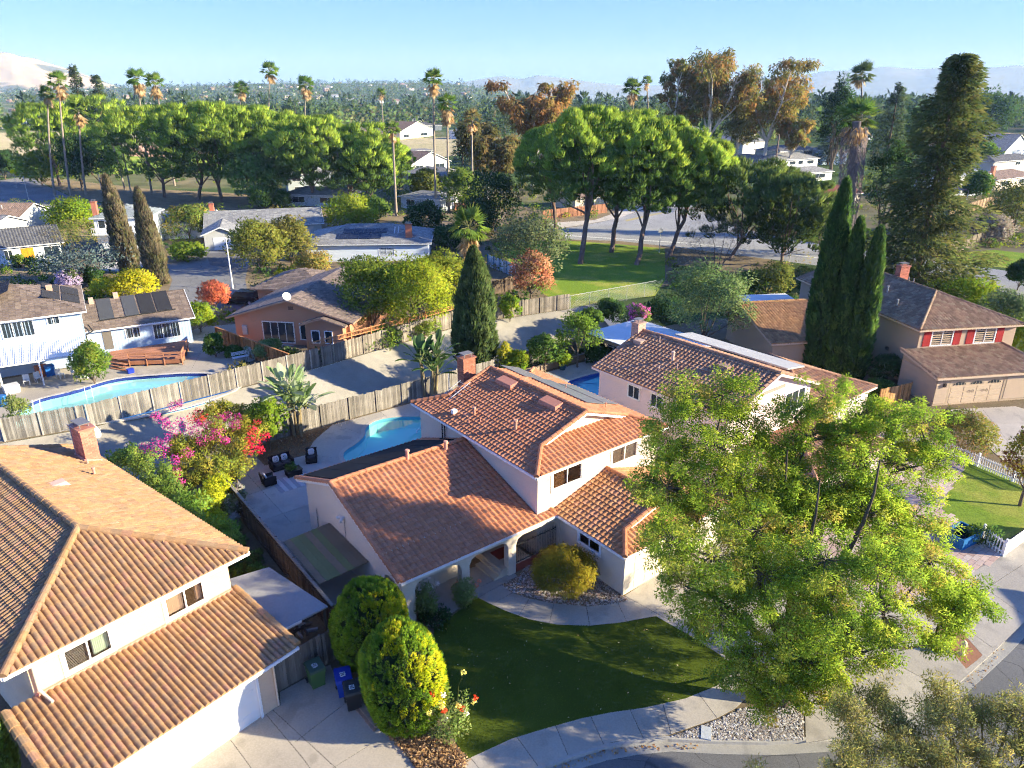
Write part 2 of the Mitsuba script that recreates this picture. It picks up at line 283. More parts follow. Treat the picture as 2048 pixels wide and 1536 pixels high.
def chimney(parent, c, U, V, wu, wv, z0, z1, col, rng, cap=True, bricks=True, base=None):
    m = MB(col); m.box(c + UP * ((z0 + z1) / 2 - c[2]), U * wu / 2, V * wv / 2, UP * (z1 - z0) / 2); k = m.build('chimney', parent, 'matte')
    if bricks:                              # brick courses standing proud of the mortar
        st = 0; variants = [tuple(np.array(col) * f) for f in (.8, .95, 1.05, 1.2)]; cnt = 0; fld = MB()
        for i in range(int((z1 - z0) / .085)):
            z = z0 + .0425 + i * .085; off = .125 if i % 2 else 0
            for (ax, ay, wa, wb) in ((U, V, wu, wv), (-U, -V, wu, wv), (V, -U, wv, wu), (-V, U, wv, wu)):
                for x in np.arange(-wa / 2 + off, wa / 2 - .02, .25):
                    x1 = min(x + .235, wa / 2 + .008)
                    if x1 - x < .06: continue
                    mm = fld
                    mm.box(np.array([c[0], c[1], z]) + ax * (x + x1) / 2 - ay * (wb / 2 + .002), ax * (x1 - x) / 2, ay * .012, UP * .036, variants[rng.integers(0, 4)])
        b = fld.build('brick_courses', k, 'matte', kind='stuff')
    if cap:
        q = MB((.18, .17, .16)); q.box(np.array([c[0], c[1], z1 + .05]), U * (wu / 2 + .08), V * (wv / 2 + .08), UP * .05, tuple(np.array(col) * .8)); 
        for su in (-1, 1):
            for sv in (-1, 1): q.box(np.array([c[0], c[1], z1 + .2]) + U * su * wu * .3 + V * sv * wv * .3, U * .02, V * .02, UP * .12)
        q.box(np.array([c[0], c[1], z1 + .33]), U * wu * .42, V * wv * .42, UP * .02); q.build('chimney_cap', k, 'metalpaint')
    return k
# ---------------------------------------------------------------- the main house (terracotta roof)
rngA = np.random.default_rng(11)
MF = Fr((1.291, 33.51, 0), 37.986)
main = thing('stucco_house', 'cream stucco two-storey house with terracotta tile roof in the middle of the picture', 'house')
ZE, ZL, S1, S2, SG = 5.31, 2.595, .339, .302, .30
VR, VB, ZB, S3 = 7.05, 12.1, 2.87, .375              # the wing's ridge, back eave and back slope
W1, LV, D = 10.33, 12.78, 1.755
UPPER = [([(0, 0), (D, D), (W1 / 2, D), (W1 / 2, LV - D), (D, LV - D), (0, LV)], (ZE, S1, 0, 0, 0)),
         ([(0, 0), (W1, 0), (W1 - D, D), (W1 - 2.1, 2.1), (2.1, 2.1), (D, D)], (ZE, 0, S1, 0, 0)),
         ([(W1, 0), (W1, LV), (W1 - D, LV - D), (W1 / 2, LV - D), (W1 / 2, D), (W1 - D, D)], (ZE, -S1, 0, W1, 0)),
         ([(0, LV), (W1, LV), (W1 - D, LV - D), (W1 - 2.1, LV - 2.1), (2.1, LV - 2.1), (D, LV - D)], (ZE, 0, -S1, 0, LV))]
WING = [([(-8.393, -.131), (2.25, -.131), (2.25, .4), (.4, .4), (.4, VR), (-8.393, VR)], (ZL, 0, S2, 0, -.131)),
        ([(-8.393, VB), (.4, VB), (.4, VR), (-8.393, VR)], (ZB, 0, -S3, 0, VB))]
GU0, GUW, GVF, GD = 1.407, 8.38, -5.202, 1.3
GAR = [([(GU0, GVF), (GU0, .4), (GU0 + GUW / 2, .4), (GU0 + GUW / 2, GVF + GD), (GU0 + GD, GVF + GD)], (ZL, SG, 0, GU0, 0)),
       ([(GU0, GVF), (GU0 + GUW, GVF), (GU0 + GUW - GD, GVF + GD), (GU0 + GUW - 1.65, GVF + 1.65), (GU0 + 1.65, GVF + 1.65), (GU0 + GD, GVF + GD)], (ZL, 0, SG, 0, GVF)),
       ([(GU0 + GUW, GVF), (GU0 + GUW, .4), (GU0 + GUW / 2, .4), (GU0 + GUW / 2, GVF + GD), (GU0 + GUW - GD, GVF + GD)], (ZL, -SG, 0, GU0 + GUW, 0))]
TERRA = [(.48, .20, .10), (.46, .188, .093), (.50, .212, .11), (.45, .18, .09), (.49, .21, .115), (.48, .20, .098)]
roof = f'{main}__roof'; m = MB((.30, .15, .10))
for poly, pl in UPPER + WING + GAR: deck(m, MF, poly, pl, .10)
scene[roof] = m.ply('matte', False); USED.add(roof)
GARTERRA = [(.48, .24, .11), (.45, .22, .10), (.50, .26, .125), (.43, .20, .095), (.51, .25, .14)]
sp = np.concatenate([tile_spots(MF, p, pl, .31, .37, rngA) for p, pl in UPPER + WING]); sg = np.concatenate([tile_spots(MF, p, pl, .31, .37, rngA) for p, pl in GAR])
lay_tiles(roof, sp, .31, .37, TERRA, rngA, 'wave', .06, 190); lay_tiles(roof, sg, .31, .37, GARTERRA, rngA, 'wave', .06, 110)
hp = lambda u, v, pl: MF(u, v, plane_z(u, v, pl) + .07)
U_, G_ = UPPER, GAR
caps = [(hp(0, 0, U_[0][1]), hp(D, D, U_[0][1])), (hp(D, D, U_[0][1]), hp(W1 / 2, D, U_[0][1])), (hp(W1 / 2, D, U_[0][1]), hp(W1 / 2, LV - D, U_[0][1])), (hp(W1 - D, D, U_[2][1]), hp(W1 / 2, D, U_[2][1])),
        (hp(W1, 0, U_[2][1]), hp(W1 - D, D, U_[2][1])), (hp(0, LV, U_[0][1]), hp(D, LV - D, U_[0][1])), (hp(D, LV - D, U_[0][1]), hp(W1 / 2, LV - D, U_[0][1])), (hp(W1, LV, U_[2][1]), hp(W1 - D, LV - D, U_[2][1])),
        (hp(-8.393, -.1, WING[0][1]), hp(-8.393, VR, WING[0][1])), (hp(-8.393, VB, WING[1][1]), hp(-8.393, VR, WING[1][1])), (hp(-8.393, VR, WING[0][1]), hp(.4, VR, WING[0][1])),
        (hp(GU0, GVF, G_[0][1]), hp(GU0 + GD, GVF + GD, G_[0][1])), (hp(GU0 + GD, GVF + GD, G_[0][1]), hp(GU0 + GUW / 2, GVF + GD, G_[0][1])), (hp(GU0 + GUW / 2, GVF + GD, G_[0][1]), hp(GU0 + GUW / 2, .4, G_[0][1])),
        (hp(GU0 + GUW - GD, GVF + GD, G_[2][1]), hp(GU0 + GUW / 2, GVF + GD, G_[2][1])), (hp(GU0 + GUW, GVF, G_[2][1]), hp(GU0 + GUW - GD, GVF + GD, G_[2][1]))]
ridge_caps(roof, caps, TERRA, rngA, .13, .40)
# walls
CREAM = (.68, .59, .48)
w = MB(CREAM)
def wz(h): return [(0, 0), (h[0], 0), (h[0], h[1]), (0, h[1])]
w1 = [(.4, .4), (W1 - .4, .4), (W1 - .4, LV - .4), (.4, LV - .4)]
wall_panel(w, MF, w1[0], w1[1], wz((W1 - .8, ZE + .05)), [(1.10, 3.87, 3.24, 5.03), (5.65, 3.90, 7.75, 5.02)])
wall_panel(w, MF, w1[1], w1[2], wz((LV - .8, ZE + .05))); wall_panel(w, MF, w1[2], w1[3], wz((W1 - .8, ZE + .05))); wall_panel(w, MF, w1[3], w1[0], wz((LV - .8, ZE + .05)))
for v0, sgn in ((2.06, 1), (LV - 2.06, -1)):                      # the gables above the skirt roof
    zz = ZE + .339 * 2.06
    a, b = ((2.0, v0), (W1 - 2.0, v0)) if sgn > 0 else ((W1 - 2.0, v0), (2.0, v0))
    wall_panel(w, MF, a, b, [(0, zz - .1), (W1 - 4.0, zz - .1), (W1 - 4.0, ZE + S1 * 2.0 - .06), ((W1 - 4) / 2, ZE + S1 * W1 / 2 - .1), (0, ZE + S1 * 2.0 - .06)])
# wing: left gable wall with a side arch near the front, back wall, arcade
wl = MF.sub(0, 0); VL0, VL1, UL = -.02, 10.9, -8.28
tz = lambda v: plane_z(0, v, WING[0][1]) - .08 if v < VR else plane_z(0, v, WING[1][1]) - .08
arch = lambda x0, x1, zt, c=.45: [(x0, -.05), (x1, -.05), (x1, zt - c), (x1 - c * .3, zt - c * .3), (x1 - c, zt), (x0 + c, zt), (x0 + c * .3, zt - c * .3), (x0, zt - c)]
Lw = VL1 - VL0
wall_panel(w, MF, (UL, VL1), (UL, VL0), [(0, 0), (Lw, 0), (Lw, tz(VL0)), (VL1 - VR, tz(VR)), (0, tz(VL1))], [arch(Lw - 1.75, Lw - .35, 2.2)])
wall_panel(w, MF, (.4, VL1), (UL, VL1), wz((.4 - UL, tz(VL1) + .05)))
wall_panel(w, MF, (UL + .14, -.02), (1.75, -.02), wz((1.75 - UL - .14, ZL - .08)), [arch(.56, 3.29, 2.22), arch(3.76, 6.26, 2.22), arch(6.76, 9.74, 2.22)], th=.4)
wall_panel(w, MF, (UL + .14, 1.65), (-3.6, 1.65), wz((-3.6 - UL - .14, 3.2)), [(1.2, .9, 3.0, 2.1)]); wall_panel(w, MF, (-3.6, 1.65), (-3.6, 3.4), wz((1.75, 3.2))); wall_panel(w, MF, (-3.6, 3.4), (.4, 3.4), wz((4.0, 3.6)), [(1.6, .45, 2.7, 2.6)])
# garage
wall_panel(w, MF, (1.75, .4), (1.75, -4.9), wz((5.3, ZL + .05)), [(1.93, 1.5, 3.5, 2.12)]); wall_panel(w, MF, (1.75, -4.9), (9.45, -4.9), wz((7.7, ZL + .05)), [(.72, .03, 5.7, 2.2)]); wall_panel(w, MF, (9.45, -4.9), (9.45, .4), wz((5.3, ZL + .05)))
zz = ZL + SG * 1.6; wall_panel(w, MF, (GU0 + 1.6, GVF + 1.6), (GU0 + GUW - 1.6, GVF + 1.6), [(0, zz - .1), (GUW - 3.2, zz - .1), (GUW - 3.2, zz - .03), (GUW / 2 - 1.6, ZL + SG * GUW / 2 - .1), (0, zz - .03)])
w.build('wall', main, 'stucco', False)
# fascia, gutters, downpipes
m = MB((.78, .78, .76)); n = MB((.80, .80, .80))
E = lambda u, v, z=ZE: MF(u, v, z)
for a, b, z in (((0, 0), (W1, 0), ZE), ((0, LV), (0, 0), ZE), ((W1, 0), (W1, LV), ZE), ((-8.393, -.131), (2.25, -.131), ZL), ((GU0, .3), (GU0, GVF), ZL), ((GU0, GVF), (GU0 + GUW, GVF), ZL), ((-8.393, VB), (.4, VB), ZB)):
    gutter(n, MF(*a, z), MF(*b, z))
n.build('gutter', main, 'metalpaint')
for (a, b, pl) in (((-8.42, -.13), (-8.42, VR), WING[0][1]), ((-8.42, VR), (-8.42, VB), WING[1][1]), ((D, D - .03), (W1 / 2, D - .03), UPPER[0][1]), ((W1 / 2, D - .03), (W1 - D, D - .03), UPPER[2][1]),
                   ((GU0 + GD, GVF + GD - .03), (GU0 + GUW / 2, GVF + GD - .03), GAR[0][1]), ((GU0 + GUW / 2, GVF + GD - .03), (GU0 + GUW - GD, GVF + GD - .03), GAR[2][1])):
    m.bar(MF(*a, plane_z(*a, pl) - .06), MF(*b, plane_z(*b, pl) - .06), .05, .2)
m.build('fascia_board', main, 'metalpaint')
for (u, v, z0, z1) in ((.36, .34, 2.85, 5.2), (1.70, -4.95, .1, 2.5), (UL - .05, 9.6, .1, 2.0)):
    d = MB((.74, .66, .55) if u > 0 else (.2, .19, .18)); d.tube([MF(u, v, z0), MF(u, v, z1)], .035 if u > 0 else .02, 8); d.build('downpipe', main, 'metalpaint')
window(main, MF, w1[0], w1[1], 1.10, 3.24, 3.87, 5.03, 2, .16, (.82, .81, .79), [(.05, .48, (.45, .22, .10), 'blind')])
window(main, MF, w1[0], w1[1], 5.65, 7.75, 3.90, 5.02, 2, .14, (.82, .81, .79), [(.0, 1, (.5, .42, .33), 'blind')])
window(main, MF, (1.75, .4), (1.75, -4.9), 1.93, 3.5, 1.5, 2.12, 2, .12, (.8, .8, .8))
window(main, MF, (UL + .14, 1.65), (-3.6, 1.65), 1.2, 3.0, .9, 2.1, 2, .1, (.74, .68, .6))
g = MB((.66, .58, .47)); g.box(MF(1.75 + .72 + 2.49, -4.9 + .09, 1.11), MF.U * 2.49, MF.V * .03, UP * 1.09); gd = g.build('garage_door', main, 'stucco')
for k in range(4):
    for i in range(6): q = MB((.67, .59, .48)); q.box(MF(2.55 + .41 + i * .82, -4.9 + .052, .30 + k * .54), MF.U * .37, MF.V * .012, UP * .22); q.build('door_panel', gd, 'stucco')
dr_ = MB((.22, .05, .03)); dr_.box(MF(-1.45, 3.45, 1.52), MF.U * .55, MF.V * .04, UP * 1.07); dr_.build('front_door', main, 'wood')
st = MB((.55, .46, .34)); st.box(MF(-1.25, 1.6, .24), MF.U * 1.0, MF.V * 1.5, UP * .24); st.build('porch_landing', main, 'matte')
for k in range(2): st = MB((.55, .47, .35)); st.box(MF(-2.25 - .34 * k - .17 + .17, .95, .16 - .08 * k), MF.U * .17, MF.V * .85, UP * (.16 - .08 * k)); st.build('step', main, 'matte')
mt = MB((.30, .06, .03)); mt.box(MF(-1.2, 1.35, .49), MF.U * .6, MF.V * .42, UP * .01); k = mt.build('door_mat', None, 'matte'); lab(k, 'dark red door mat on the porch landing of the terracotta roofed house', 'door mat')
rw = MB((.30, .08, .05)); rw.box(MF(.2, .15, .22), MF.U * 1.5, MF.V * .12, UP * .22); rw.build('brick_plinth', main, 'matte')
gt = MB((.03, .03, .03))
for x in np.arange(-1.2, 1.7, .12): gt.bar(MF(x, .15, .44), MF(x, .15, 1.75), .018, .018)
for z in (.5, 1.6): gt.bar(MF(-1.25, .15, z), MF(1.7, .15, z), .03, .03)
gt.build('railing', main, 'metalpaint')
# things on the roof
for (u, v, h, r) in ((1.45, 7.7, .42, .09), (1.9, 4.2, .55, .10)): vent_pipe(main, MF(u, v, plane_z(u, v, UPPER[0][1])), h, r, (.52, .28, .2))
for (u, v) in ((.76, 7.3), (1.2, 6.7)): vent_pipe(main, MF(u, v, plane_z(u, v, UPPER[0][1])), .35, .03, (.6, .3, .22), False)
for (u, v) in ((-1.3, 6.7), (-3.72, 6.95)): vent_pipe(main, MF(u, v, plane_z(u, v, WING[0][1])), .5, .10, (.55, .3, .22))
for (u, v) in ((8.3, 7.0), (8.0, 3.0)): vent_pipe(main, MF(u, v, plane_z(u, v, UPPER[2][1])), .45, .03, (.6, .3, .22), False)
b = MB((.85, .83, .8)); b.box(MF(.85, 9.0, 5.72), MF.U * .14, MF.V * .14, UP * .18); b.build('roof_vent', main, 'matte')
for v0, v1 in ((7.65, 9.35), (3.4, 5.05)):
    b = MB((.50, .22, .15)); z = plane_z(4.5, 0, UPPER[0][1]); nn = np.array([-S1, 0, 1]); 
    b.hexa([MF(4.2, v0, plane_z(4.2, 0, UPPER[0][1])), MF(4.2, v1, plane_z(4.2, 0, UPPER[0][1])), MF(4.9, v1, plane_z(4.9, 0, UPPER[0][1])), MF(4.9, v0, plane_z(4.9, 0, UPPER[0][1])),
            MF(4.28, v0 + .1, plane_z(4.28, 0, UPPER[0][1]) + .28), MF(4.28, v1 - .1, plane_z(4.28, 0, UPPER[0][1]) + .28), MF(4.9, v1 - .1, plane_z(4.9, 0, UPPER[0][1]) + .2), MF(4.9, v0 + .1, plane_z(4.9, 0, UPPER[0][1]) + .2)]); b.build('ridge_vent', main, 'matte')
chimney(main, MF(4.3, LV - .15, 5), MF.U, MF.V, .95, .75, 4.6, 7.55, (.40, .16, .10), rngA)
an = MB((.55, .55, .55)); q0 = MF(1.6, 10.6, plane_z(1.6, 0, UPPER[0][1]) + .06)
an.tube([q0, q0 + MF.U * 1.6 + UP * .75], .03, 6); an.tube([q0 + MF.V * .8, q0 + MF.V * .8 + MF.U * 1.4 + UP * .7], .02, 6)
for t in (.2, .6, 1.0, 1.3): an.tube([q0 + MF.U * t + UP * (t * .46) - MF.V * .45, q0 + MF.U * t + UP * (t * .46) + MF.V * .9], .015, 5)
an.tube([MF(2.2, 11.6, 5.8), MF(2.2, 11.6, 7.2)], .03, 6); k = an.build('roof_antenna', None, 'metalpaint'); lab(k, 'grey metal antenna lying on the terracotta roof near its back corner', 'antenna')
# solar panels on the far slope
def panel_on(parent, fr, pl, u0, u1, v0, v1, col=(.05, .055, .06), lift=.16, name='solar_panel', nu=1, nv=1, bsdf='gloss'):
    m = MB(col); c = [(u0, v0), (u1, v0), (u1, v1), (u0, v1)]
    p = [fr(u, v, plane_z(u, v, pl) + lift) for u, v in c]; n = np.cross(p[1] - p[0], p[3] - p[0]); n = unit(n) * (1 if n[2] > 0 else -1)
    m.hexa([x - n * .04 for x in p] + p if np.dot(np.cross(p[1] - p[0], p[3] - p[0]), UP) > 0 else [x - n * .04 for x in p[::-1]] + p[::-1])
    e = MB((.35, .36, .37))
    k = m.build(name, parent, bsdf)
    return k
for i in range(5): panel_on(main, MF, UPPER[2][1], 7.0, 8.6, 3.7 + i * 1.06, 4.72 + i * 1.06, (.16, .17, .18)); 
for i in range(4): panel_on(main, MF, UPPER[2][1], 8.75, 10.1, 4.0 + i * 1.06, 5.02 + i * 1.06, (.16, .17, .18))
for i in range(3): panel_on(main, MF, UPPER[2][1], 6.6, 8.2, 9.2 + i * .9, 10.06 + i * .9, (.16, .17, .18))
# black pool-heating mats on the wing's back slope
for i in range(6): panel_on(main, MF, WING[1][1], -8.0 + i * 1.28, -6.76 + i * 1.28, 7.4, 11.85, (.018, .018, .02), .14, 'pool_heating_mat', bsdf='matte')
hp_ = MB((.02, .02, .02)); hp_.tube([MF(-8.1, 7.3, 4.82), MF(-.3, 7.3, 4.82), MF(-.3, 8.9, 4.3)], .045, 6); hp_.tube([MF(.3, 9.3, 3.9), MF(.3, 9.3, 5.2)], .04, 6); hp_.tube([MF(.3, 9.6, 3.9), MF(.3, 9.6, 5.2)], .04, 6); hp_.build('heating_pipe', main, 'matte')
# ---------------------------------------------------------------- the left house (orange and tan barrel tiles)
rngB = np.random.default_rng(12)
LF = Fr((-11.6, 27.0, 0), 51.37)
lh = thing('peach_house', 'peach stucco house with tan barrel tile roof and white garage door at the lower left', 'house')
WL, LL, ZEL, SL, DL = 9.555, 16.6, 5.2, .350, 4.8
LROOF = [([(0, 0), (0, LL), (-WL / 2, LL), (-WL / 2, DL)], (ZEL, -SL, 0, 0, 0)), ([(-WL, 0), (0, 0), (-WL / 2, DL)], (ZEL, 0, SL, 0, 0)), ([(-WL, 0), (-WL, LL), (-WL / 2, LL), (-WL / 2, DL)], (ZEL, SL, 0, -WL, 0))]
GL0, GL1, ZG = -9.75, -.66, 2.671
LGAR = [([(GL0, -4.04), (GL1, -4.04), (GL1, .45), (GL0, .45)], (ZG, 0, .171, 0, -4.04))]
roof = f'{lh}__roof'; m = MB((.34, .2, .12))
for poly, pl in LROOF + LGAR: deck(m, LF, poly, pl, .12)
scene[roof] = m.ply('matte', False); USED.add(roof)
TAN = [(.37, .215, .105), (.345, .20, .095), (.39, .235, .12), (.32, .19, .10), (.39, .21, .125), (.35, .22, .125), (.385, .225, .105), (.31, .20, .115)]
sp = np.concatenate([tile_spots(LF, p, pl, .225, .38, rngB) for p, pl in LROOF + LGAR])
lay_tiles(roof, sp, .225, .38, TAN, rngB, 'barrel', .10, 300)
hq = lambda u, v, pl: LF(u, v, plane_z(u, v, pl) + .08)
ridge_caps(roof, [(hq(0, 0, LROOF[0][1]), hq(-WL / 2, DL, LROOF[0][1])), (hq(-WL, 0, LROOF[2][1]), hq(-WL / 2, DL, LROOF[2][1])), (hq(-WL / 2, DL, LROOF[0][1]), hq(-WL / 2, LL, LROOF[0][1])),
                  (hq(GL1, -4.0, LGAR[0][1]), hq(GL1, .4, LGAR[0][1])), (hq(GL0, -4.0, LGAR[0][1]), hq(GL0, .4, LGAR[0][1])), (hq(0, LL, LROOF[0][1]), hq(-WL / 2, LL, LROOF[0][1]))], TAN, rngB, .15, .42)
PEACH = (.70, .52, .36)
w = MB(PEACH); X0, X1 = -8.75, -.82
wall_panel(w, LF, (X0, .45), (X1, .45), wz((X1 - X0, ZEL + .05)), [(1.18, 3.72, 2.84, 4.68), (5.06, 3.70, 6.72, 4.68)])
wall_panel(w, LF, (X1, .45), (X1, LL - .4), wz((LL - .85, ZEL + .1))); wall_panel(w, LF, (X1, LL - .4), (X0, LL - .4), [(0, 0), (X1 - X0, 0), (X1 - X0, ZEL + .1), ((X1 - X0) / 2, 6.7), (0, ZEL + .1)]); wall_panel(w, LF, (X0, LL - .4), (X0, .45), wz((LL - .85, ZEL + .1)))
wall_panel(w, LF, (-9.0, -3.6), (-1.63, -3.6), wz((7.37, ZG - .02)), [(.9, .02, 6.55, 2.25)]); wall_panel(w, LF, (-1.63, -3.6), (-1.63, .45), [(0, 0), (4.05, 0), (4.05, 3.2), (0, ZG - .05)]); wall_panel(w, LF, (-9.0, .45), (-9.0, -3.6), [(0, 0), (4.05, 0), (4.05, ZG - .05), (0, 3.2)])
w.build('wall', lh, 'stucco', False)
g = MB((.80, .80, .79)); g.box(LF(-9.0 + 3.72, -3.52, 1.13), LF.U * 2.83, LF.V * .03, UP * 1.11); gd = g.build('garage_door', lh, 'metalpaint')
for k in range(4):
    for i in range(4): q = MB((.80, .80, .79)); q.box(LF(-9.0 + .9 + .71 + i * 1.41, -3.556, .30 + k * .55), LF.U * .62, LF.V * .008, UP * .2); q.build('door_panel', gd, 'metalpaint')
fr_ = MB((.82, .82, .82)); 
for a, b in (((-8.1, 0), (-8.1, 2.25)), ((-2.45, 0), (-2.45, 2.25)), ((-8.1, 2.25), (-2.45, 2.25))): fr_.bar(LF(a[0], -3.63, a[1]), LF(b[0], -3.63, b[1]), .1, .06, up=LF.V)
fr_.build('door_frame', lh, 'metalpaint')
n = MB((.84, .84, .84))
for a, b, z in (((-WL, 0), (0, 0), ZEL), ((0, 0), (0, LL), ZEL), ((-WL, 0), (-WL, LL), ZEL), ((GL0, -4.04), (GL1, -4.04), ZG)): gutter(n, LF(*a, z), LF(*b, z))
n.build('gutter', lh, 'metalpaint')
fl = MB((.62, .30, .22)); fl.bar(LF(X0, .40, 3.52), LF(X1, .40, 3.52), .08, .12); fl.build('roof_flashing', lh, 'matte')
d = MB((.74, .58, .43)); d.tube([LF(-8.6, .34, 5.1), LF(-8.6, .34, 3.75), LF(-8.45, -.35, 3.5)], .06, 8); d.build('downpipe', lh, 'metalpaint')
d = MB((.74, .58, .43)); d.tube([LF(-1.7, -3.68, .1), LF(-1.7, -3.68, 2.5)], .045, 8); d.build('downpipe', lh, 'metalpaint')
window(lh, LF, (X0, .45), (X1, .45), 1.18, 2.84, 3.72, 4.68, 2, .13, (.82, .82, .82), [(0, .5, (.42, .39, .34), 'blind'), (.62, 1, (.55, .62, .50), 'drape')])
window(lh, LF, (X0, .45), (X1, .45), 5.06, 6.72, 3.70, 4.68, 2, .13, (.82, .82, .82), [(0, .5, (.62, .50, .38), 'drape'), (.5, .82, (.20, .12, .06), 'blind'), (.82, 1, (.55, .42, .3), 'drape')])
cp = LF(-.62, 14.3, 5.3); chimney(lh, cp, LF.U, LF.V, .72, 1.25, 3.0, 7.35, (.55, .22, .15), rngB)
fb = MB((.62, .33, .25)); pl = LROOF[0][1]; fb.hexa([LF(u, v, plane_z(u, v, pl) - .05) for u, v in ((-1.15, 13.55), (-.15, 13.55), (-.15, 15.05), (-1.15, 15.05))] + [LF(u, v, plane_z(u, v, pl) + .2) for u, v in ((-1.05, 13.65), (-.2, 13.65), (-.2, 14.95), (-1.05, 14.95))]); fb.build('chimney_flashing', lh, 'matte')
for (u, v, h, r) in ((-1.49, 11.43, .38, .06), (-1.1, 13.2, .25, .05)): vent_pipe(lh, LF(u, v, plane_z(u, v, pl)), h, r, (.62, .34, .26))
hv = MB((.70, .42, .33)); hv.hexa([LF(u, v, plane_z(u, v, pl) + .03) for u, v in ((-3.9, 10.0), (-3.0, 10.0), (-3.0, 10.7), (-3.9, 10.7))] + [LF(u, v, plane_z(u, v, pl) + h) for u, v, h in ((-3.8, 10.1, .1), (-3.2, 10.1, .32), (-3.2, 10.6, .32), (-3.8, 10.6, .1))]); hv.build('roof_vent', lh, 'matte')
sd = MB((.62, .63, .64)); c0 = LF(-.30, 14.1, 6.9); ax = unit(LF.U * .6 - LF.V * .6 + UP * .5); xx = unit(np.cross(ax, UP)); yy = np.cross(xx, ax)
R = [0, .15, .3, .42]; ring = [np.array([c0 + ax * (.15 + r * r * .6) + (xx * math.cos(t) + yy * math.sin(t)) * r for t in np.linspace(0, 2 * np.pi, 17)[:-1]]) for r in R]
for k in range(3):
    for i in range(16): j = (i + 1) % 16; sd.add([ring[k][i], ring[k][j], ring[k + 1][j], ring[k + 1][i]], [[0, 1, 2, 3]])
sd.tube([c0, c0 + ax * .15], .03, 6); sd.tube([c0 + ax * .2 - yy * .4, c0 + ax * .6], .015, 5); sd.tube([c0, c0 - UP * .6], .025, 6); k = sd.build('satellite_dish', None, 'metalpaint'); lab(k, 'grey satellite dish fixed to the brick chimney of the peach house', 'satellite dish')
an = MB((.35, .35, .37)); a0 = LF(-1.1, 14.6, 5.6); an.tube([a0, a0 + UP * 2.0], .02, 6)
for z, L in ((1.9, .9), (1.75, .7), (1.6, .5)): an.tube([a0 + UP * z - LF.V * L / 2, a0 + UP * z + LF.V * L / 2], .012, 5)
an.tube([a0 + UP * 1.75 - LF.U * .5, a0 + UP * 1.75 + LF.U * .5], .012, 5); k = an.build('tv_antenna', None, 'metalpaint'); lab(k, 'thin metal antenna standing beside the chimney of the peach house', 'antenna')
# ---------------------------------------------------------------- concrete joints, ground, roads
def concrete_fn(p, n, uv):
    st = fbm(p.x * .45, p.y * .45, 3.0, octaves=3); f = noise(p.x * 22, p.y * 22); blot = smoothstep(.55, .8, fbm(p.x * 1.3, p.y * 1.3, 9., octaves=3))
    return unpack(uv) * (1 + .34 * (st - .5) + .16 * (f - .5)) * (1 - .18 * blot)
mat('concrete', concrete_fn, .9, .2)
def asphalt_fn(p, n, uv):
    st = fbm(p.x * .3, p.y * .3, 5.0, octaves=3); f = noise(p.x * 30, p.y * 30); d, d2, c = voronoi(p.x * .35 + .5 * st, p.y * .35 + .5 * noise(p.x, p.y)); crack = smoothstep(.025, .0, d2 - d)
    return unpack(uv) * (1 + .4 * (st - .5) + .3 * (f - .5)) * (1 - .45 * crack)
mat('asphalt', asphalt_fn, .85, .25)
def dirt_fn(p, n, uv):
    a = fbm(p.x * .05, p.y * .05, 1.0, octaves=3); b = fbm(p.x * .9, p.y * .9, 2.0, octaves=3); c = noise(p.x * 14, p.y * 14)
    return mix(mi.Color3f(.26, .20, .13), mi.Color3f(.16, .13, .08), b) * (.75 + .3 * c) * (.8 + .4 * a)
mat('dirt', dirt_fn, .95, .1)
def turf_fn(p, n, uv):
    a = fbm(p.x * .8, p.y * .8, 1.0, octaves=2); c = noise(p.x * 45, p.y * 45); s = noise(p.x * 1.1 + p.y * .9, 0, 5)
    return mi.Color3f(.07, .10, .010) * (.7 + .35 * a + .35 * c) * (.9 + .2 * s)
mat('turf', turf_fn, .9, .15)
def lawn_fn(p, n, uv):
    a = fbm(p.x * .5, p.y * .5, 1.0, octaves=3); c = noise(p.x * 18, p.y * 18); e = fbm(p.x * .13, p.y * .13, 4.0, octaves=2)
    return mix(mi.Color3f(.17, .26, .03), mi.Color3f(.30, .32, .06), smoothstep(.45, .7, .6 * a + .4 * e)) * (.65 + .6 * c)
mat('lawn', lawn_fn, .9, .1)
def far_fn(p, n, uv):
    a = fbm(p.x * .006, p.y * .006, 1.0, octaves=3); b = fbm(p.x * .03, p.y * .03, 7.0, octaves=3); c = fbm(p.x * .25, p.y * .25, 3.0, octaves=2)
    return mix(mi.Color3f(.15, .13, .075), mi.Color3f(.055, .085, .03), smoothstep(.3, .5, .5 * a + .5 * b)) * (.7 + .6 * c)
mat('farland', far_fn, .95, .1)
def chan_fn(p, n, uv):
    a = fbm(p.x * .35, p.y * .35, 1.0, octaves=4); s = fbm(p.x * 1.6, p.y * 1.6, p.z * .5, octaves=2); c = noise(p.x * 17, p.y * 17, p.z * 17)
    return mi.Color3f(.38, .35, .285) * (.7 + .45 * a) * (.88 + .24 * s) * (.92 + .16 * c)
mat('channelcrete', chan_fn, .92, .15)
NOGO = []
px2 = lambda pts, z=0.0: [tuple(G(x, y, z)[:2]) for x, y in pts]
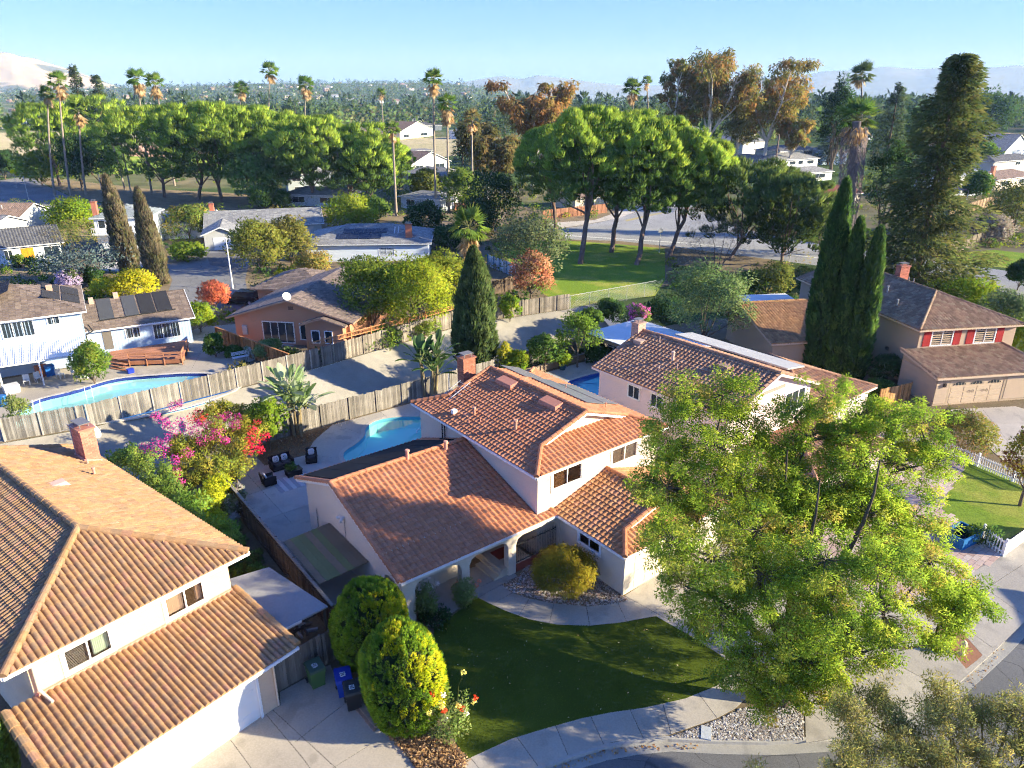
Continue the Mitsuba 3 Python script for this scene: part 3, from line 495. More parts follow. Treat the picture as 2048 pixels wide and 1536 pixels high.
def sheet(name, pts, z, bsdf, label, col=(.38, .35, .30), th=0.0, holes=(), kind='structure', parent=None, raw=False):
    P = Polygon(pts if raw else px2(pts)).buffer(0)
    for h in holes: P = P.difference(h)
    if name != 'soil': NOGO.append(P)
    m = MB(col)
    for g in getattr(P, 'geoms', [P]):
        if g.area < .01: continue
        if th:
            m.prism(g, lambda v: v, z - th, z)
        else:
            vs, fs = trimesh.creation.triangulate_polygon(g, engine='earcut'); vs = np.asarray(vs); fs = np.asarray(fs); t = np.column_stack([vs, np.full(len(vs), z)])
            a = t[fs]; fl = np.cross(a[:, 1] - a[:, 0], a[:, 2] - a[:, 0])[:, 2] < 0; fs = np.where(fl[:, None], fs[:, ::-1], fs); m.add(t, fs)
    k = m.build(name, parent, bsdf, False)
    if k and not parent: lab(k, label, kind=kind)
    return k
# the flood channel: far bank, bed and near bank between the two garden fences
CT = [(-120, 2), (-70, 33), (-46, 44.5), (-37.8, 48.6), (-32.9, 51.2), (-27.7, 56.0), (-18.25, 65.0), (-5.3, 79.0), (6.7, 85.3), (9.5, 87.4)]     # edge of the far bank
def offset(line, d):
    o = np.array(line, float); t = np.gradient(o, axis=0); t /= np.linalg.norm(t, axis=1, keepdims=True); return o + np.stack([t[:, 1], -t[:, 0]], 1) * d
e0, e1, e2, e3 = (offset(CT, d) for d in (.2, 5.8, 8.4, 11.8)); DEP = -2.9
CH_POLY = Polygon(np.vstack([e0, e3[::-1]])).buffer(0)
m = MB()
for a, b, za, zb in ((e0, e1, 0.0, DEP), (e1, e2, DEP, DEP - .05), (e2, e3, DEP - .05, 0.0)):
    for i in range(len(CT) - 1):
        k = 6; 
        for j in range(k):
            s0, s1 = j / k, (j + 1) / k; f = lambda q, s: q[i] * (1 - s) + q[i + 1] * s
            m.add([[*f(a, s0), za], [*f(b, s0), zb], [*f(b, s1), zb], [*f(a, s1), za]], [[0, 1, 2, 3]])
k = m.build('flood_channel', None, 'channelcrete', False); lab(k, 'sloping grey concrete banks of the flood channel between the garden fences', kind='structure')

# ---------------------------------------------------------------- ground, street, paving, pools
def ff(fr, pts): return [tuple(fr(u, v)[:2]) for u, v in pts]
STREET = px2([(840, 1680), (1000, 1578), (1084, 1537), (1145, 1515), (1209, 1496), (1270, 1485), (1336, 1479), (1434, 1484), (1536, 1486), (1640, 1480), (1720, 1466), (1800, 1438), (1860, 1405), (1918, 1364), (1965, 1322), (2003, 1287), (2060, 1228), (2180, 1115), (2400, 1000), (2900, 1100), (2600, 1760), (1700, 1760)])
STREET_P = Polygon(STREET).buffer(0)
def smooth_ring(pts, n=3):
    p = np.array(pts, float)
    for _ in range(n): q = np.roll(p, -1, 0); p = np.stack([p * .75 + q * .25, p * .25 + q * .75], 1).reshape(-1, 2)
    return p
PA = Polygon(smooth_ring([MF(u, v)[:2] for u, v in ((-2.9, 17.6), (-2.4, 18.9), (-.9, 19.5), (.3, 20.5), (.7, 21.5), (2.0, 22.4), (3.6, 22.1), (6.2, 20.2), (7.4, 18.2), (6.4, 15.6), (3, 14.8), (-.5, 14.6), (-2.6, 15.6))]))
PB = Polygon(smooth_ring([MF(u, v)[:2] for u, v in ((19.0, 19.3), (21.5, 19.4), (23.8, 19.3), (25.4, 17.5), (25.2, 14.4), (22.0, 12.3), (17.5, 13.4), (16.4, 16.8), (17.5, 18.8))]))
PCX = Polygon(smooth_ring(px2([(20, 832), (70, 800), (150, 783), (225, 758), (300, 752), (390, 746), (470, 752), (490, 770), (420, 800), (300, 830), (160, 852), (40, 868)]), 2))
def big_ground():
    R = 40000; out = Polygon([(R * math.cos(t), R * math.sin(t)) for t in np.linspace(0, 2 * np.pi, 49)[:-1]])
    P = out.difference(STREET_P).difference(CH_POLY.buffer(.02))
    for q in (PA, PB, PCX): P = P.difference(q)
    vs, fs = trimesh.creation.triangulate_polygon(P, engine='earcut'); vs = np.asarray(vs); fs = np.asarray(fs); t = np.column_stack([vs, np.zeros(len(vs))])
    a = t[fs]; fl = np.cross(a[:, 1] - a[:, 0], a[:, 2] - a[:, 0])[:, 2] < 0; return t, np.where(fl[:, None], fs[:, ::-1], fs)
struct('ground', big_ground(), 'farland', 'flat dry and green ground of the whole suburb reaching to the horizon')
m = MB((.145, .145, .145)); g = STREET_P.buffer(.0); vs, fs = trimesh.creation.triangulate_polygon(g, engine='earcut'); vs = np.asarray(vs); fs = np.asarray(fs); t = np.column_stack([vs, np.full(len(vs), -.14)]); a = t[fs]; fl = np.cross(a[:, 1] - a[:, 0], a[:, 2] - a[:, 0])[:, 2] < 0; m.add(t, np.where(fl[:, None], fs[:, ::-1], fs))
k = m.build('street', None, 'asphalt', False); lab(k, 'grey asphalt street curving along the bottom right corner', kind='structure')
kb = STREET_P.buffer(.16).difference(STREET_P); gut = STREET_P.difference(STREET_P.buffer(-.45))
m = MB((.40, .38, .34)); m.prism(kb, lambda v: v, -.3, .022); m.prism(gut, lambda v: v, -.3, -.125, (.34, .33, .30)); k = m.build('kerb', None, 'concrete', False); lab(k, 'pale concrete kerb and gutter along the near street', kind='structure')
LOT = [tuple(p) for p in np.vstack([e3 + 0, np.array([[30, 84], [60, 60], [70, 30], [30, 5], [-60, 0], [-130, -5]])])]
sheet('soil', LOT, .004, 'dirt', 'bare brown soil between the gardens', raw=True, holes=[STREET_P.buffer(.15), PA, PB, CH_POLY.buffer(.05)])
LOT2 = [tuple(p) for p in np.vstack([e0 + 0, np.array([[60, 130], [20, 175], [-60, 175], [-160, 120], [-170, 20]])])]
sheet('soil', LOT2, .004, 'dirt', 'bare brown soil of the gardens beyond the flood channel', raw=True, holes=[PCX, CH_POLY.buffer(.05)])
TURF = Polygon(px2([(868, 1262), (905, 1232), (952, 1194), (980, 1208), (1010, 1222), (1060, 1240), (1115, 1250), (1180, 1252), (1240, 1246), (1312, 1233), (1385, 1275), (1440, 1310), (1472, 1338), (1434, 1372), (1370, 1398), (1290, 1416), (1220, 1426), (1165, 1437), (1090, 1458), (1024, 1478), (935, 1519), (915, 1490), (900, 1455), (880, 1400), (862, 1330)]))
def turf_blades():                        # short upright blades on the artificial lawn
    r = np.random.default_rng(5); x0, y0, x1, y1 = TURF.bounds; n = 52000; p = r.uniform((x0, y0), (x1, y1), (n, 2)); p = p[shapely.contains_xy(TURF, p[:, 0], p[:, 1])]; n = len(p)
    a = r.uniform(0, 2 * np.pi, n); w = .012; h = r.uniform(.025, .05, n); d = np.stack([np.cos(a), np.sin(a)], 1); l = r.normal(0, .018, (n, 2)) + [.008, .0]
    v = np.zeros((n, 3, 3)); v[:, 0, :2] = p - d * w; v[:, 1, :2] = p + d * w; v[:, 2, :2] = p + l; v[:, :2, 2] = .02; v[:, 2, 2] = .02 + h
    c = np.array([.055, .085, .008]) * r.uniform(.6, 1.35, (n, 1)) + r.uniform(0, .03, (n, 1)) * [1, .8, 0]
    nn = np.tile([0, 0, 1.0], (n * 3, 1)) + r.normal(0, .25, (n * 3, 3)); nn /= np.linalg.norm(nn, axis=1, keepdims=True)
    return meshkit.write_ply((v.reshape(-1, 3), np.arange(n * 3).reshape(-1, 3)), False, np.repeat(pack(c), 3, 0), None, nn)
m = MB(); m.prism(TURF, lambda v: v, -.02, .020); k = m.build('lawn', None, 'turf', False); lab(k, 'dark green artificial turf lawn in front of the terracotta roofed house', kind='structure')
scene['turf_grass'] = {'type': 'ply', 'filename': turf_blades(), 'face_normals': False, 'bsdf': {'type': 'ref', 'id': 'leaf'}}; lab('turf_grass', 'short green blades of the artificial turf lawn', 'grass', kind='stuff')
CON = (.40, .365, .31)
WALK = [(952, 1194), (980, 1208), (1010, 1222), (1060, 1240), (1115, 1250), (1180, 1252), (1240, 1246), (1312, 1233), (1257, 1202), (1227, 1209), (1175, 1214), (1104, 1207), (1060, 1198), (1025, 1187), (1003, 1170), (1035, 1153), (1000, 1120), (930, 1140), (840, 1180), (818, 1195), (870, 1235), (905, 1226)]
SIDE = [(935, 1519), (1024, 1478), (1090, 1458), (1165, 1437), (1220, 1426), (1290, 1416), (1370, 1398), (1434, 1372), (1472, 1338), (1500, 1390), (1471, 1417), (1434, 1437), (1336, 1471), (1229, 1484), (1165, 1502), (1071, 1536), (990, 1570), (840, 1650), (800, 1600)]
DRIVE = [(1250, 1192), (1257, 1202), (1312, 1233), (1385, 1275), (1440, 1310), (1472, 1338), (1500, 1390), (1560, 1400), (1610, 1428), (1612, 1486), (1720, 1468), (1800, 1440), (1860, 1407), (1918, 1366), (1965, 1324), (2003, 1289), (2048, 1245), (2120, 1168), (2048, 1080), (2005, 1113), (1905, 1165), (1840, 1200), (1700, 1240), (1560, 1090), (1480, 1056), (1380, 1105)]
def paved(name, pts, z, label, cuts, col=CON, bsdf='concrete', holes=(), raw=False, gap=.012):
    # concrete cast in bays: real joints between the slabs, each bay a part
    P = Polygon(pts if raw else px2(pts)).buffer(0)
    for h in holes: P = P.difference(h)
    base = MB(tuple(np.array(col) * .3)); base.prism(P, lambda v: v, z - .03, z - .012); k = base.build(name, None, 'concrete', False); lab(k, label, kind='structure')
    NOGO.append(P)
    lines = shapely.unary_union([LineString(c).buffer(gap, cap_style=2) for c in cuts]) if cuts else None
    Q = P.difference(lines) if lines is not None else P
    r = np.random.default_rng(len(name) + len(pts))
    for g in getattr(Q, 'geoms', [Q]):
        if g.area < .02: continue
        s = MB(tuple(np.array(col) * (1 + r.normal(0, .045)))); s.prism(g, lambda v: v, z - .011, z); s.build('slab', k, bsdf, False)
    return k
L2 = lambda *p: px2(p)
paved('walkway', WALK, .03, 'curved pale concrete walkway from the driveway to the front porch', [L2((1003, 1170), (940, 1205)), L2((1025, 1187), (978, 1212)), L2((1060, 1196), (1035, 1236)), L2((1108, 1206), (1098, 1252)), L2((1172, 1210), (1180, 1256)), L2((1235, 1205), (1256, 1250)), L2((900, 1145), (960, 1175), (1010, 1150))])
paved('sidewalk', SIDE, .026, 'pale concrete sidewalk curving along the near street', [L2((1030, 1470), (1085, 1545)), L2((1110, 1450), (1140, 1520)), L2((1180, 1430), (1212, 1500)), L2((1260, 1420), (1290, 1485)), L2((1325, 1405), (1345, 1480)), L2((1395, 1385), (1440, 1445)), L2((940, 1515), (1000, 1590))])
paved('driveway', DRIVE, .024, 'pale concrete driveway and sidewalk under the big tree', [L2((1245, 1190), (1500, 1330), (1640, 1440)), L2((1300, 1228), (1420, 1150)), L2((1450, 1315), (1600, 1200)), L2((1560, 1210), (1900, 1385)), L2((1700, 1330), (1820, 1440)), L2((1640, 1400), (1760, 1300), (1900, 1250)), L2((1850, 1200), (1990, 1300)), L2((1930, 1150), (2060, 1240)), L2((1900, 1225), (2060, 1120))], holes=[Polygon(px2([(1868, 1262), (1908, 1247), (1966, 1312), (1932, 1338)]))])
sheet('brick_strip', [(1868, 1262), (1908, 1247), (1966, 1312), (1932, 1338)], .018, 'matte', 'reddish bare strip around the fire hydrant by the kerb', (.30, .15, .09))
LDRIVE = [(230, 1560), (300, 1500), (527, 1424), (561, 1412), (560, 1385), (660, 1330), (690, 1395), (745, 1450), (775, 1468), (805, 1500), (838, 1545), (870, 1600), (800, 1800), (100, 1800)]
paved('driveway', LDRIVE, .02, 'pale concrete driveway in front of the white garage door', [L2((512, 1405), (600, 1510), (700, 1640)), L2((540, 1415), (740, 1600)), L2((590, 1485), (700, 1400)), L2((500, 1640), (740, 1490)), L2((440, 1452), (520, 1560))], (.43, .38, .31))
PATIO = ff(MF, [(-11.05, 2), (-8.3, 2), (-8.3, 10.9), (.4, 10.9), (.4, 12.3), (12.6, 12.3), (12.6, 23.7), (-1.0, 23.7), (-3.2, 22.0), (-4.72, 20.09), (-7.59, 20.31), (-7.6, 22.94), (-11.05, 22.3)])
paved('patio', PATIO, .03, 'grey concrete patio and pool deck behind the terracotta roofed house', raw=True, cuts=[ff(MF, q) for q in ([(-11.1, 9), (-8, 9)], [(-11.1, 13.5), (12, 13.5)], [(-11.1, 17), (-3, 17.2)], [(-6.2, 12), (-6.2, 20.4)], [(-9, 12), (-9, 23)], [(-4.7, 20.1), (-2.8, 18)], [(-.9, 23.8), (.2, 20.5)], [(3.2, 24), (3.2, 22.2)], [(8, 24), (8, 12)])], col=(.40, .37, .32), holes=[PA.buffer(.30)])
def pool(P, name, label, coping, floor, deep=1.3, tile=(.05, .12, .35), water=True, cover=None):
    k = thing(name, label, 'swimming pool')
    m = MB(coping); m.prism(P.buffer(.32).difference(P.buffer(.01)), lambda v: v, -.05, .055); m.build('coping', k, 'concrete', False)
    c = np.array(P.exterior.coords)[:-1]; n = len(c); b = MB(floor)
    for i in range(n):
        j = (i + 1) % n; a0, a1 = [*c[i], 0.0], [*c[j], 0.0]; q = lambda p, z: [p[0], p[1], z]
        b.add([q(a0, -.25), q(a1, -.25), q(a1, .03), q(a0, .03)], [[0, 1, 2, 3]], tile); b.add([q(a0, -deep), q(a1, -deep), q(a1, -.25), q(a0, -.25)], [[0, 1, 2, 3]])
    vs, fs = trimesh.creation.triangulate_polygon(P, engine='earcut'); vs = np.asarray(vs); b.add(np.column_stack([vs, np.full(len(vs), -deep)]), np.asarray(fs))
    b.build('basin', k, 'plain', False)
    if cover: s = MB(cover); s.add(np.column_stack([vs, np.full(len(vs), -.12)]), np.asarray(fs)); s.build('pool_cover', k, 'gloss', False)
    else: s = MB(); s.add(np.column_stack([vs, np.full(len(vs), -.12)]), np.asarray(fs)); s.build('water', k, 'poolwater', False)
    return k
scene['poolwater'] = {'type': 'bumpmap', 'arbitrary': proc(lambda p, n, uv: noise(p.x * 2.2, p.y * 2.2, 1.) * .5 + noise(p.x * 5, p.y * 5, 3.) * .2, 1e-2), 'scale': .02, 'bsdf': {'type': 'thindielectric', 'int_ior': 1.33}}
scene['poolwater'] = {'type': 'thindielectric', 'int_ior': 1.33}
pool(PA, 'swimming_pool', 'kidney shaped turquoise swimming pool behind the terracotta roofed house', (.48, .43, .36), (.20, .66, .60), 1.0, (.12, .45, .55))
pool(PB, 'swimming_pool', 'swimming pool under a blue cover behind the pink house', (.45, .42, .36), (.1, .3, .4), 1.2, cover=(.01, .09, .28))
pool(PCX, 'swimming_pool', 'long pale turquoise swimming pool behind the weathered fence at the left', (.50, .47, .42), (.30, .62, .62), 1.0, (.03, .06, .25))
PDECK = ff(MF, [(13.0, 12), (29, 12), (29, 22.3), (13.0, 22.3)])
paved('pool_deck', PDECK, .03, 'pale concrete deck around the covered pool', raw=True, cuts=[ff(MF, [(13, 20.5), (29, 20.5)]), ff(MF, [(20, 19), (20, 23)])], col=(.42, .40, .36), holes=[PB.buffer(.30)])
BDECK = px2([(0, 905), (0, 760), (150, 735), (240, 715), (400, 655), (560, 640), (590, 690), (470, 735), (300, 800), (120, 850)])
paved('pool_deck', BDECK, .03, 'stained concrete deck around the long pool of the blue house', [px2([(100, 790), (200, 760)]), px2([(380, 745), (420, 670)])], (.36, .32, .26), raw=True, holes=[PCX.buffer(.30), CH_POLY.buffer(.3)])
# ---------------------------------------------------------------- fences
def fence(name, label, a, b, h, col, bw=.14, post=2.4, rail=True, jit=.12, singles=0, cap=None, gap=.012, postcol=None, postout=.06, hj=.03, z0=0.0, cat='fence', lean=.0):
    r = np.random.default_rng(int(abs(a[0] * 131 + a[1] * 17)) % 99991)
    a, b = np.array([*a[:2], z0]), np.array([*b[:2], z0]); L = np.linalg.norm(b - a); d = (b - a) / L; n = np.array([d[1], -d[0], 0])
    k = thing(name, label, cat); fld = MB(); nb = int(L / bw); cols = [tuple(np.clip(np.array(col) * f, 0, 1)) for f in (.62, .82, .95, 1.08, 1.28)]
    mids = [a + d * (i + .5) * bw for i in range(nb)]; dist = np.array([np.linalg.norm(q - CAM) for q in mids]) if nb else np.zeros(0); own = set(np.argsort(dist)[:singles].tolist())
    for i, q in enumerate(mids):
        m = MB() if i in own else fld; hh = h + r.normal(0, hj); c = np.array(cols[r.integers(0, 5)]) * (1 + r.normal(0, jit * .5)); o = r.normal(0, .006)
        m.box(q + UP * hh / 2 + n * o, d * (bw - gap) / 2, n * .011, UP * hh / 2, c)
        if i in own: m.build('board', k, 'wood')
    fld.build('board_run', k, 'wood', kind='stuff')
    if rail:
        m = MB(tuple(np.array(col) * .8))
        for z in (.3, h - .25): m.bar(a + UP * z - n * .04, b + UP * z - n * .04, .05, .09)
        m.build('rail', k, 'wood')
    for i in range(int(L / post) + 1):
        q = a + d * min(L, i * post); m = MB(postcol or tuple(np.array(col) * .9)); m.box(q + UP * (h + .06) / 2 + n * postout, d * .05, n * .05, UP * (h + .06) / 2); m.build('post', k, 'wood')
    if cap: m = MB(cap); m.bar(a + UP * (h + .03), b + UP * (h + .03), .16, .05); m.build('cap_rail', k, 'wood')
    return k
GREY = (.25, .225, .19); GREYD = (.17, .14, .11); RED = (.36, .16, .07)
fpt = lambda u, v: MF(u, v)[:2]
fence('wooden_fence', 'weathered grey board fence between the turquoise pool and the flood channel', fpt(-11.3, 23.9), fpt(12.9, 24.1), 1.8, GREY)
fence('wooden_fence', 'weathered grey board fence behind the covered pool of the pink house', fpt(13.1, 24.1), fpt(34, 24.3), 1.8, GREY)
for i, (p, q, lb) in enumerate((((-37.8, 48.75), (-18.25, 65.1), 'long sun bleached board fence along the pool of the blue house'), ((-18.1, 65.2), (-5.3, 79.1), 'grey board fence below the orange house along the flood channel'), ((-5.2, 79.2), (7.0, 85.5), 'weathered board fence along the flood channel past the tall cypress'), ((-58, 39.6), (-38, 48.6), 'sun bleached board fence at the left edge beside the flood channel'))):
    if i == 0:
        mid = (-32.9, 51.35); fence('wooden_fence', lb, p, mid, 1.85, (.27, .25, .215), post=2.45, postcol=(.42, .40, .36)); fence('wooden_fence', 'long sun bleached board fence between the long pool and the bougainvillea', mid, (-27.7, 56.15), 1.85, (.28, .255, .215), postcol=(.42, .40, .36)); fence('wooden_fence', 'board fence in front of the timber deck and the garden bench of the blue house', (-27.7, 56.15), q, 1.85, (.24, .215, .18), postcol=(.4, .37, .33))
    else: fence('wooden_fence', lb, p, q, 1.85, (.26, .225, .18))
k = fence('wooden_fence', 'dark board fence running between the peach house and the terracotta roofed house', fpt(-11.25, 1.2), fpt(-11.25, 23.8), 1.85, (.10, .075, .055), singles=60, cap=(.24, .21, .17))
for i in range(3): m = MB((.55, .22, .03)); q = MF(-11.215, 5.4 - i * .16, .92); m.box(q, MF.V * .07, MF.U * .012, UP * .9); m.build('board', k, 'wood', label='bright orange new board of the dark fence' if i == 0 else None)
k = fence('wooden_fence', 'weathered gate fence behind the green bin beside the garage of the peach house', LF(-1.5, -2.9)[:2], LF(1.7, -3.3)[:2], 1.75, (.22, .185, .15), singles=24, bw=.15)
# orange house: new red fence with lattice top
OF = [(G(437, 690)), G(582, 747), G(860, 690)]
k = fence('wooden_fence', 'new orange brown board fence at the left of the orange house', OF[0][:2], OF[1][:2], 1.9, (.42, .17, .06), postcol=(.40, .15, .05), cap=(.42, .18, .07))
a, b = np.array([-19.2, 64.9, 0]), np.array([-6.4, 78.4, 0]); d = unit(b - a); k = thing('lattice_fence', 'orange brown lattice topped fence in front of the orange house', 'fence'); m = MB((.50, .24, .11)); nn = np.array([d[1], -d[0], 0]); L = np.linalg.norm(b - a)
for z in (1.95, 2.35): m.bar(a + UP * z, b + UP * z, .06, .08)
m.build('rail', k, 'wood'); m = MB((.46, .2, .09))
for i in range(int(L / .16)): m.bar(a + d * i * .16 + UP * 1.98, a + d * i * .16 + UP * 2.33, .035, .02, up=nn)
m.build('lattice', k, 'wood', kind='stuff')
for i in range(int(L / 2.4) + 1): m = MB((.48, .2, .08)); m.box(a + d * i * 2.4 + UP * 1.25, d * .06, nn * .06, UP * 1.25); m.build('post', k, 'wood')
for i in range(2): m = MB((.42, .15, .05)); m.box(a + d * (.1 + i * .0) + UP * .9 - nn * (.1 - .2 * i), d * .10, nn * .04, UP * .95); m.build('board', k, 'wood')
fence('wooden_fence', 'brown board fence beside the blue white panel fence near the park', G(985, 590)[:2], G(1046, 572)[:2], 1.8, (.13, .095, .07))
fence('panel_fence', 'white panel fence with blue posts between the houses and the park', G(976, 532)[:2], G(1045, 560)[:2], 1.8, (.55, .58, .60), bw=.3, postcol=(.08, .20, .30), post=2.0, rail=False)
def chainlink(label, a, b, h):
    k = thing('chain_link_fence', label, 'fence'); a, b = np.array([*a[:2], 0]), np.array([*b[:2], 0]); L = np.linalg.norm(b - a); d = (b - a) / L; m = MB((.40, .41, .40))
    for i in range(int(L / .22)):
        p = a + d * i * .22
        for s in (-1, 1): q = p + d * s * h * .8; m.bar(p + UP * .05, q + UP * h, .012, .012, up=np.cross(d, UP))
    m.build('mesh', k, 'metalpaint', kind='stuff'); m = MB((.45, .46, .45)); m.bar(a + UP * h, b + UP * h, .04, .04); m.build('rail', k, 'metalpaint')
    for i in range(int(L / 3) + 1): m = MB((.45, .46, .45)); m.tube([a + d * i * 3, a + d * i * 3 + UP * h], .03, 6); m.build('post', k, 'metalpaint')
chainlink('chain link fence below the park lawn at the end of the flood channel', G(1140, 622), G(1310, 590), 1.9)
fence('wooden_fence', 'new tan board fence between the pink house and the shingle clad house', G(1755, 815)[:2], G(1818, 800)[:2], 1.6, (.46, .26, .11))
fence('wooden_fence', 'red brown board fence behind the tall palms across the park', G(908, 426)[:2], G(960, 422)[:2], 2.2, (.34, .15, .09))
fence('wooden_fence', 'red brown board fence on the street corner behind the umbrella pines', G(1085, 440)[:2], G(1215, 425)[:2], 2.0, (.33, .16, .10))
fence('wooden_fence', 'weathered board fence on the slope below the white house at the right', G(1895, 440, 0)[:2], G(2000, 405, 0)[:2], 2.2, (.36, .25, .15))
fence('wooden_fence', 'grey board fence by the dry slope at the right edge', G(1895, 512)[:2], G(1960, 490)[:2], 2.2, (.22, .18, .13))
# picket fences of the pink house garden
def picket(label, a, b, h=.95, sp=.16, solid=False):
    k = thing('picket_fence', label, 'fence'); a, b = np.array([*a[:2], 0]), np.array([*b[:2], 0]); L = np.linalg.norm(b - a); d = (b - a) / L; n = np.array([d[1], -d[0], 0])
    m = MB((.80, .80, .80))
    for z in (.25, h - .2): m.bar(a + UP * z, b + UP * z, .04, .09)
    m.build('rail', k, 'metalpaint')
    for i in range(int(L / sp) + 1):
        q = a + d * min(i * sp, L); m = MB((.80, .80, .80)); m.box(q + UP * h * .48 + n * .03, d * (.035 if not solid else sp * .48), n * .012, UP * h * .46); t = q + n * .03
        w = .035 if not solid else sp * .48; m.add([t + d * w + UP * h * .94 + n * .012, t - d * w + UP * h * .94 + n * .012, t + UP * (h * 1.02) + n * .012], [[0, 1, 2]]); m.build('picket', k, 'metalpaint')
    for i in range(int(L / 2.4) + 1): m = MB((.80, .80, .80)); q = a + d * min(L, i * 2.4); m.box(q + UP * h * .55, d * .06, n * .06, UP * h * .55); m.build('post', k, 'metalpaint')
picket('white picket fence along the far side of the green garden lawn', G(1888, 905), G(2075, 985))
picket('short white picket fence at the near corner of the garden lawn', G(1962, 1083), G(2004, 1112), 1.05, .2)
picket('white solid board fence at the right edge beside the sidewalk', G(2006, 1112), G(2080, 1058), 1.0, .24, True)
# ---------------------------------------------------------------- planted and gravel beds
def stones(name, label, poly, n, size, cols, z=.02, seed=1):
    r = np.random.default_rng(seed); P = poly; x0, y0, x1, y1 = P.bounds; p = r.uniform((x0, y0), (x1, y1), (n, 2)); p = p[shapely.contains_xy(P, p[:, 0], p[:, 1])]; n = len(p)
    s = trimesh.creation.icosahedron(); v = np.array(s.vertices); f = np.array(s.faces); sc = size * r.lognormal(0, .35, (n, 1, 1)) * r.uniform(.6, 1.2, (n, 1, 3)) * [1, 1, .6]
    a = r.uniform(0, 6.3, n); R = np.zeros((n, 3, 3)); R[:, 0, 0] = R[:, 1, 1] = np.cos(a); R[:, 0, 1] = -np.sin(a); R[:, 1, 0] = np.sin(a); R[:, 2, 2] = 1
    V = np.einsum('nij,nkj->nki', R, v[None] * sc * (1 + r.normal(0, .12, (n, 12, 1)))) + np.column_stack([p, np.full(n, z)])[:, None]
    c = np.repeat(np.array(cols)[r.integers(0, len(cols), n)] * (1 + r.normal(0, .1, (n, 1))), 12, 0)
    scene[name] = mikit.ply((V.reshape(-1, 3), (f[None] + (np.arange(n) * 12)[:, None, None]).reshape(-1, 3)), 'matte', False, uv=pack(c)); lab(name, label, 'gravel' if 'gravel' in name else 'leaves', kind='stuff')
ROCK = [(.48, .40, .35), (.56, .51, .46), (.40, .28, .24), (.32, .30, .28), (.50, .44, .38), (.36, .22, .16)]
GB1 = Polygon(px2([(1003, 1170), (1035, 1155), (1060, 1120), (1105, 1085), (1125, 1100), (1243, 1190), (1257, 1202), (1227, 1209), (1175, 1214), (1104, 1207), (1025, 1187)])).buffer(0)
GB2 = Polygon(px2([(1340, 1475), (1434, 1441), (1478, 1420), (1560, 1403), (1606, 1430), (1607, 1481), (1536, 1482), (1434, 1480)])).buffer(0)
stones('rock_gravel', 'pinkish white rock mulch around the yellow mounded maple', GB1, 9000, .034, ROCK, .03, 3); stones('rock_gravel_001', 'white and grey rock mulch around the trunk of the big tree', GB2, 9000, .03, [(.42, .40, .38), (.28, .27, .26), (.56, .54, .52), (.22, .19, .16), (.34, .28, .23)], .03, 4)
LEAF_B = [(.42, .22, .07), (.36, .18, .06), (.50, .30, .10), (.28, .14, .06)]
def litter(name, label, poly, n, size, cols, seed, z=.03, lift=.03):
    r = np.random.default_rng(seed); x0, y0, x1, y1 = poly.bounds; p = r.uniform((x0, y0), (x1, y1), (n, 2)); p = p[shapely.contains_xy(poly, p[:, 0], p[:, 1])]; n = len(p); fo = Foliage()
    D = rdir(r, n) * [1, 1, .35]; fo.blades(r, np.column_stack([p, z + r.random(n) * lift]), nz(D), np.tile(UP, (n, 1)) * .8 + rdir(r, n) * .4, size, size * .6, np.array(cols)[r.integers(0, len(cols), n)] * (1 + r.normal(0, .2, (n, 1))))
    scene[name] = fo.ply(); lab(name, label, 'leaves', kind='stuff')
BED1 = Polygon(px2([(770, 1470), (800, 1462), (860, 1478), (905, 1490), (940, 1522), (925, 1545), (850, 1560), (805, 1502)])).buffer(0)
litter('dry_leaves', 'brown dry leaves covering the bed under the rose bush', BED1, 5200, .12, [(.50, .33, .17), (.42, .26, .12), (.58, .42, .24), (.36, .22, .11)], 11, .03, .12)
litter('gutter_leaves', 'brown fallen leaves lying in the gutter of the near street', Polygon(px2([(1075, 1545), (1130, 1512), (1209, 1496), (1270, 1486), (1400, 1486), (1400, 1494), (1270, 1497), (1200, 1512), (1130, 1535), (1085, 1560)])), 900, .11, LEAF_B, 12, -.12, .05)
litter('turf_leaves', 'scattered pale fallen leaves on the artificial lawn', TURF, 150, .09, [(.55, .42, .24), (.6, .5, .34), (.45, .3, .14)], 13, .05, .03)
litter('kerb_leaves', 'fallen leaves along the kerb near the hydrant', Polygon(px2([(1925, 1362), (2000, 1290), (2010, 1296), (1950, 1372)])), 260, .1, LEAF_B, 14, -.12, .04)
BED2 = Polygon(ff(MF, [(-4.8, 20.2), (-7.5, 20.4), (-7.6, 23.5), (-1.1, 23.6), (-3.2, 22.0)])); litter('bark_mulch', 'red brown bark mulch in the bed behind the garden sofas', BED2, 5000, .1, [(.24, .11, .05), (.18, .09, .05), (.30, .15, .07), (.13, .08, .05)], 15, .02, .05)
litter('path_leaves', 'fallen leaves around the foot of the grey board fence', Polygon(ff(MF, [(-6, 23.0), (2, 23.2), (2, 23.8), (-6, 23.6)])), 600, .12, [(.5, .4, .3), (.55, .35, .2), (.6, .52, .42)], 16, .03, .05)
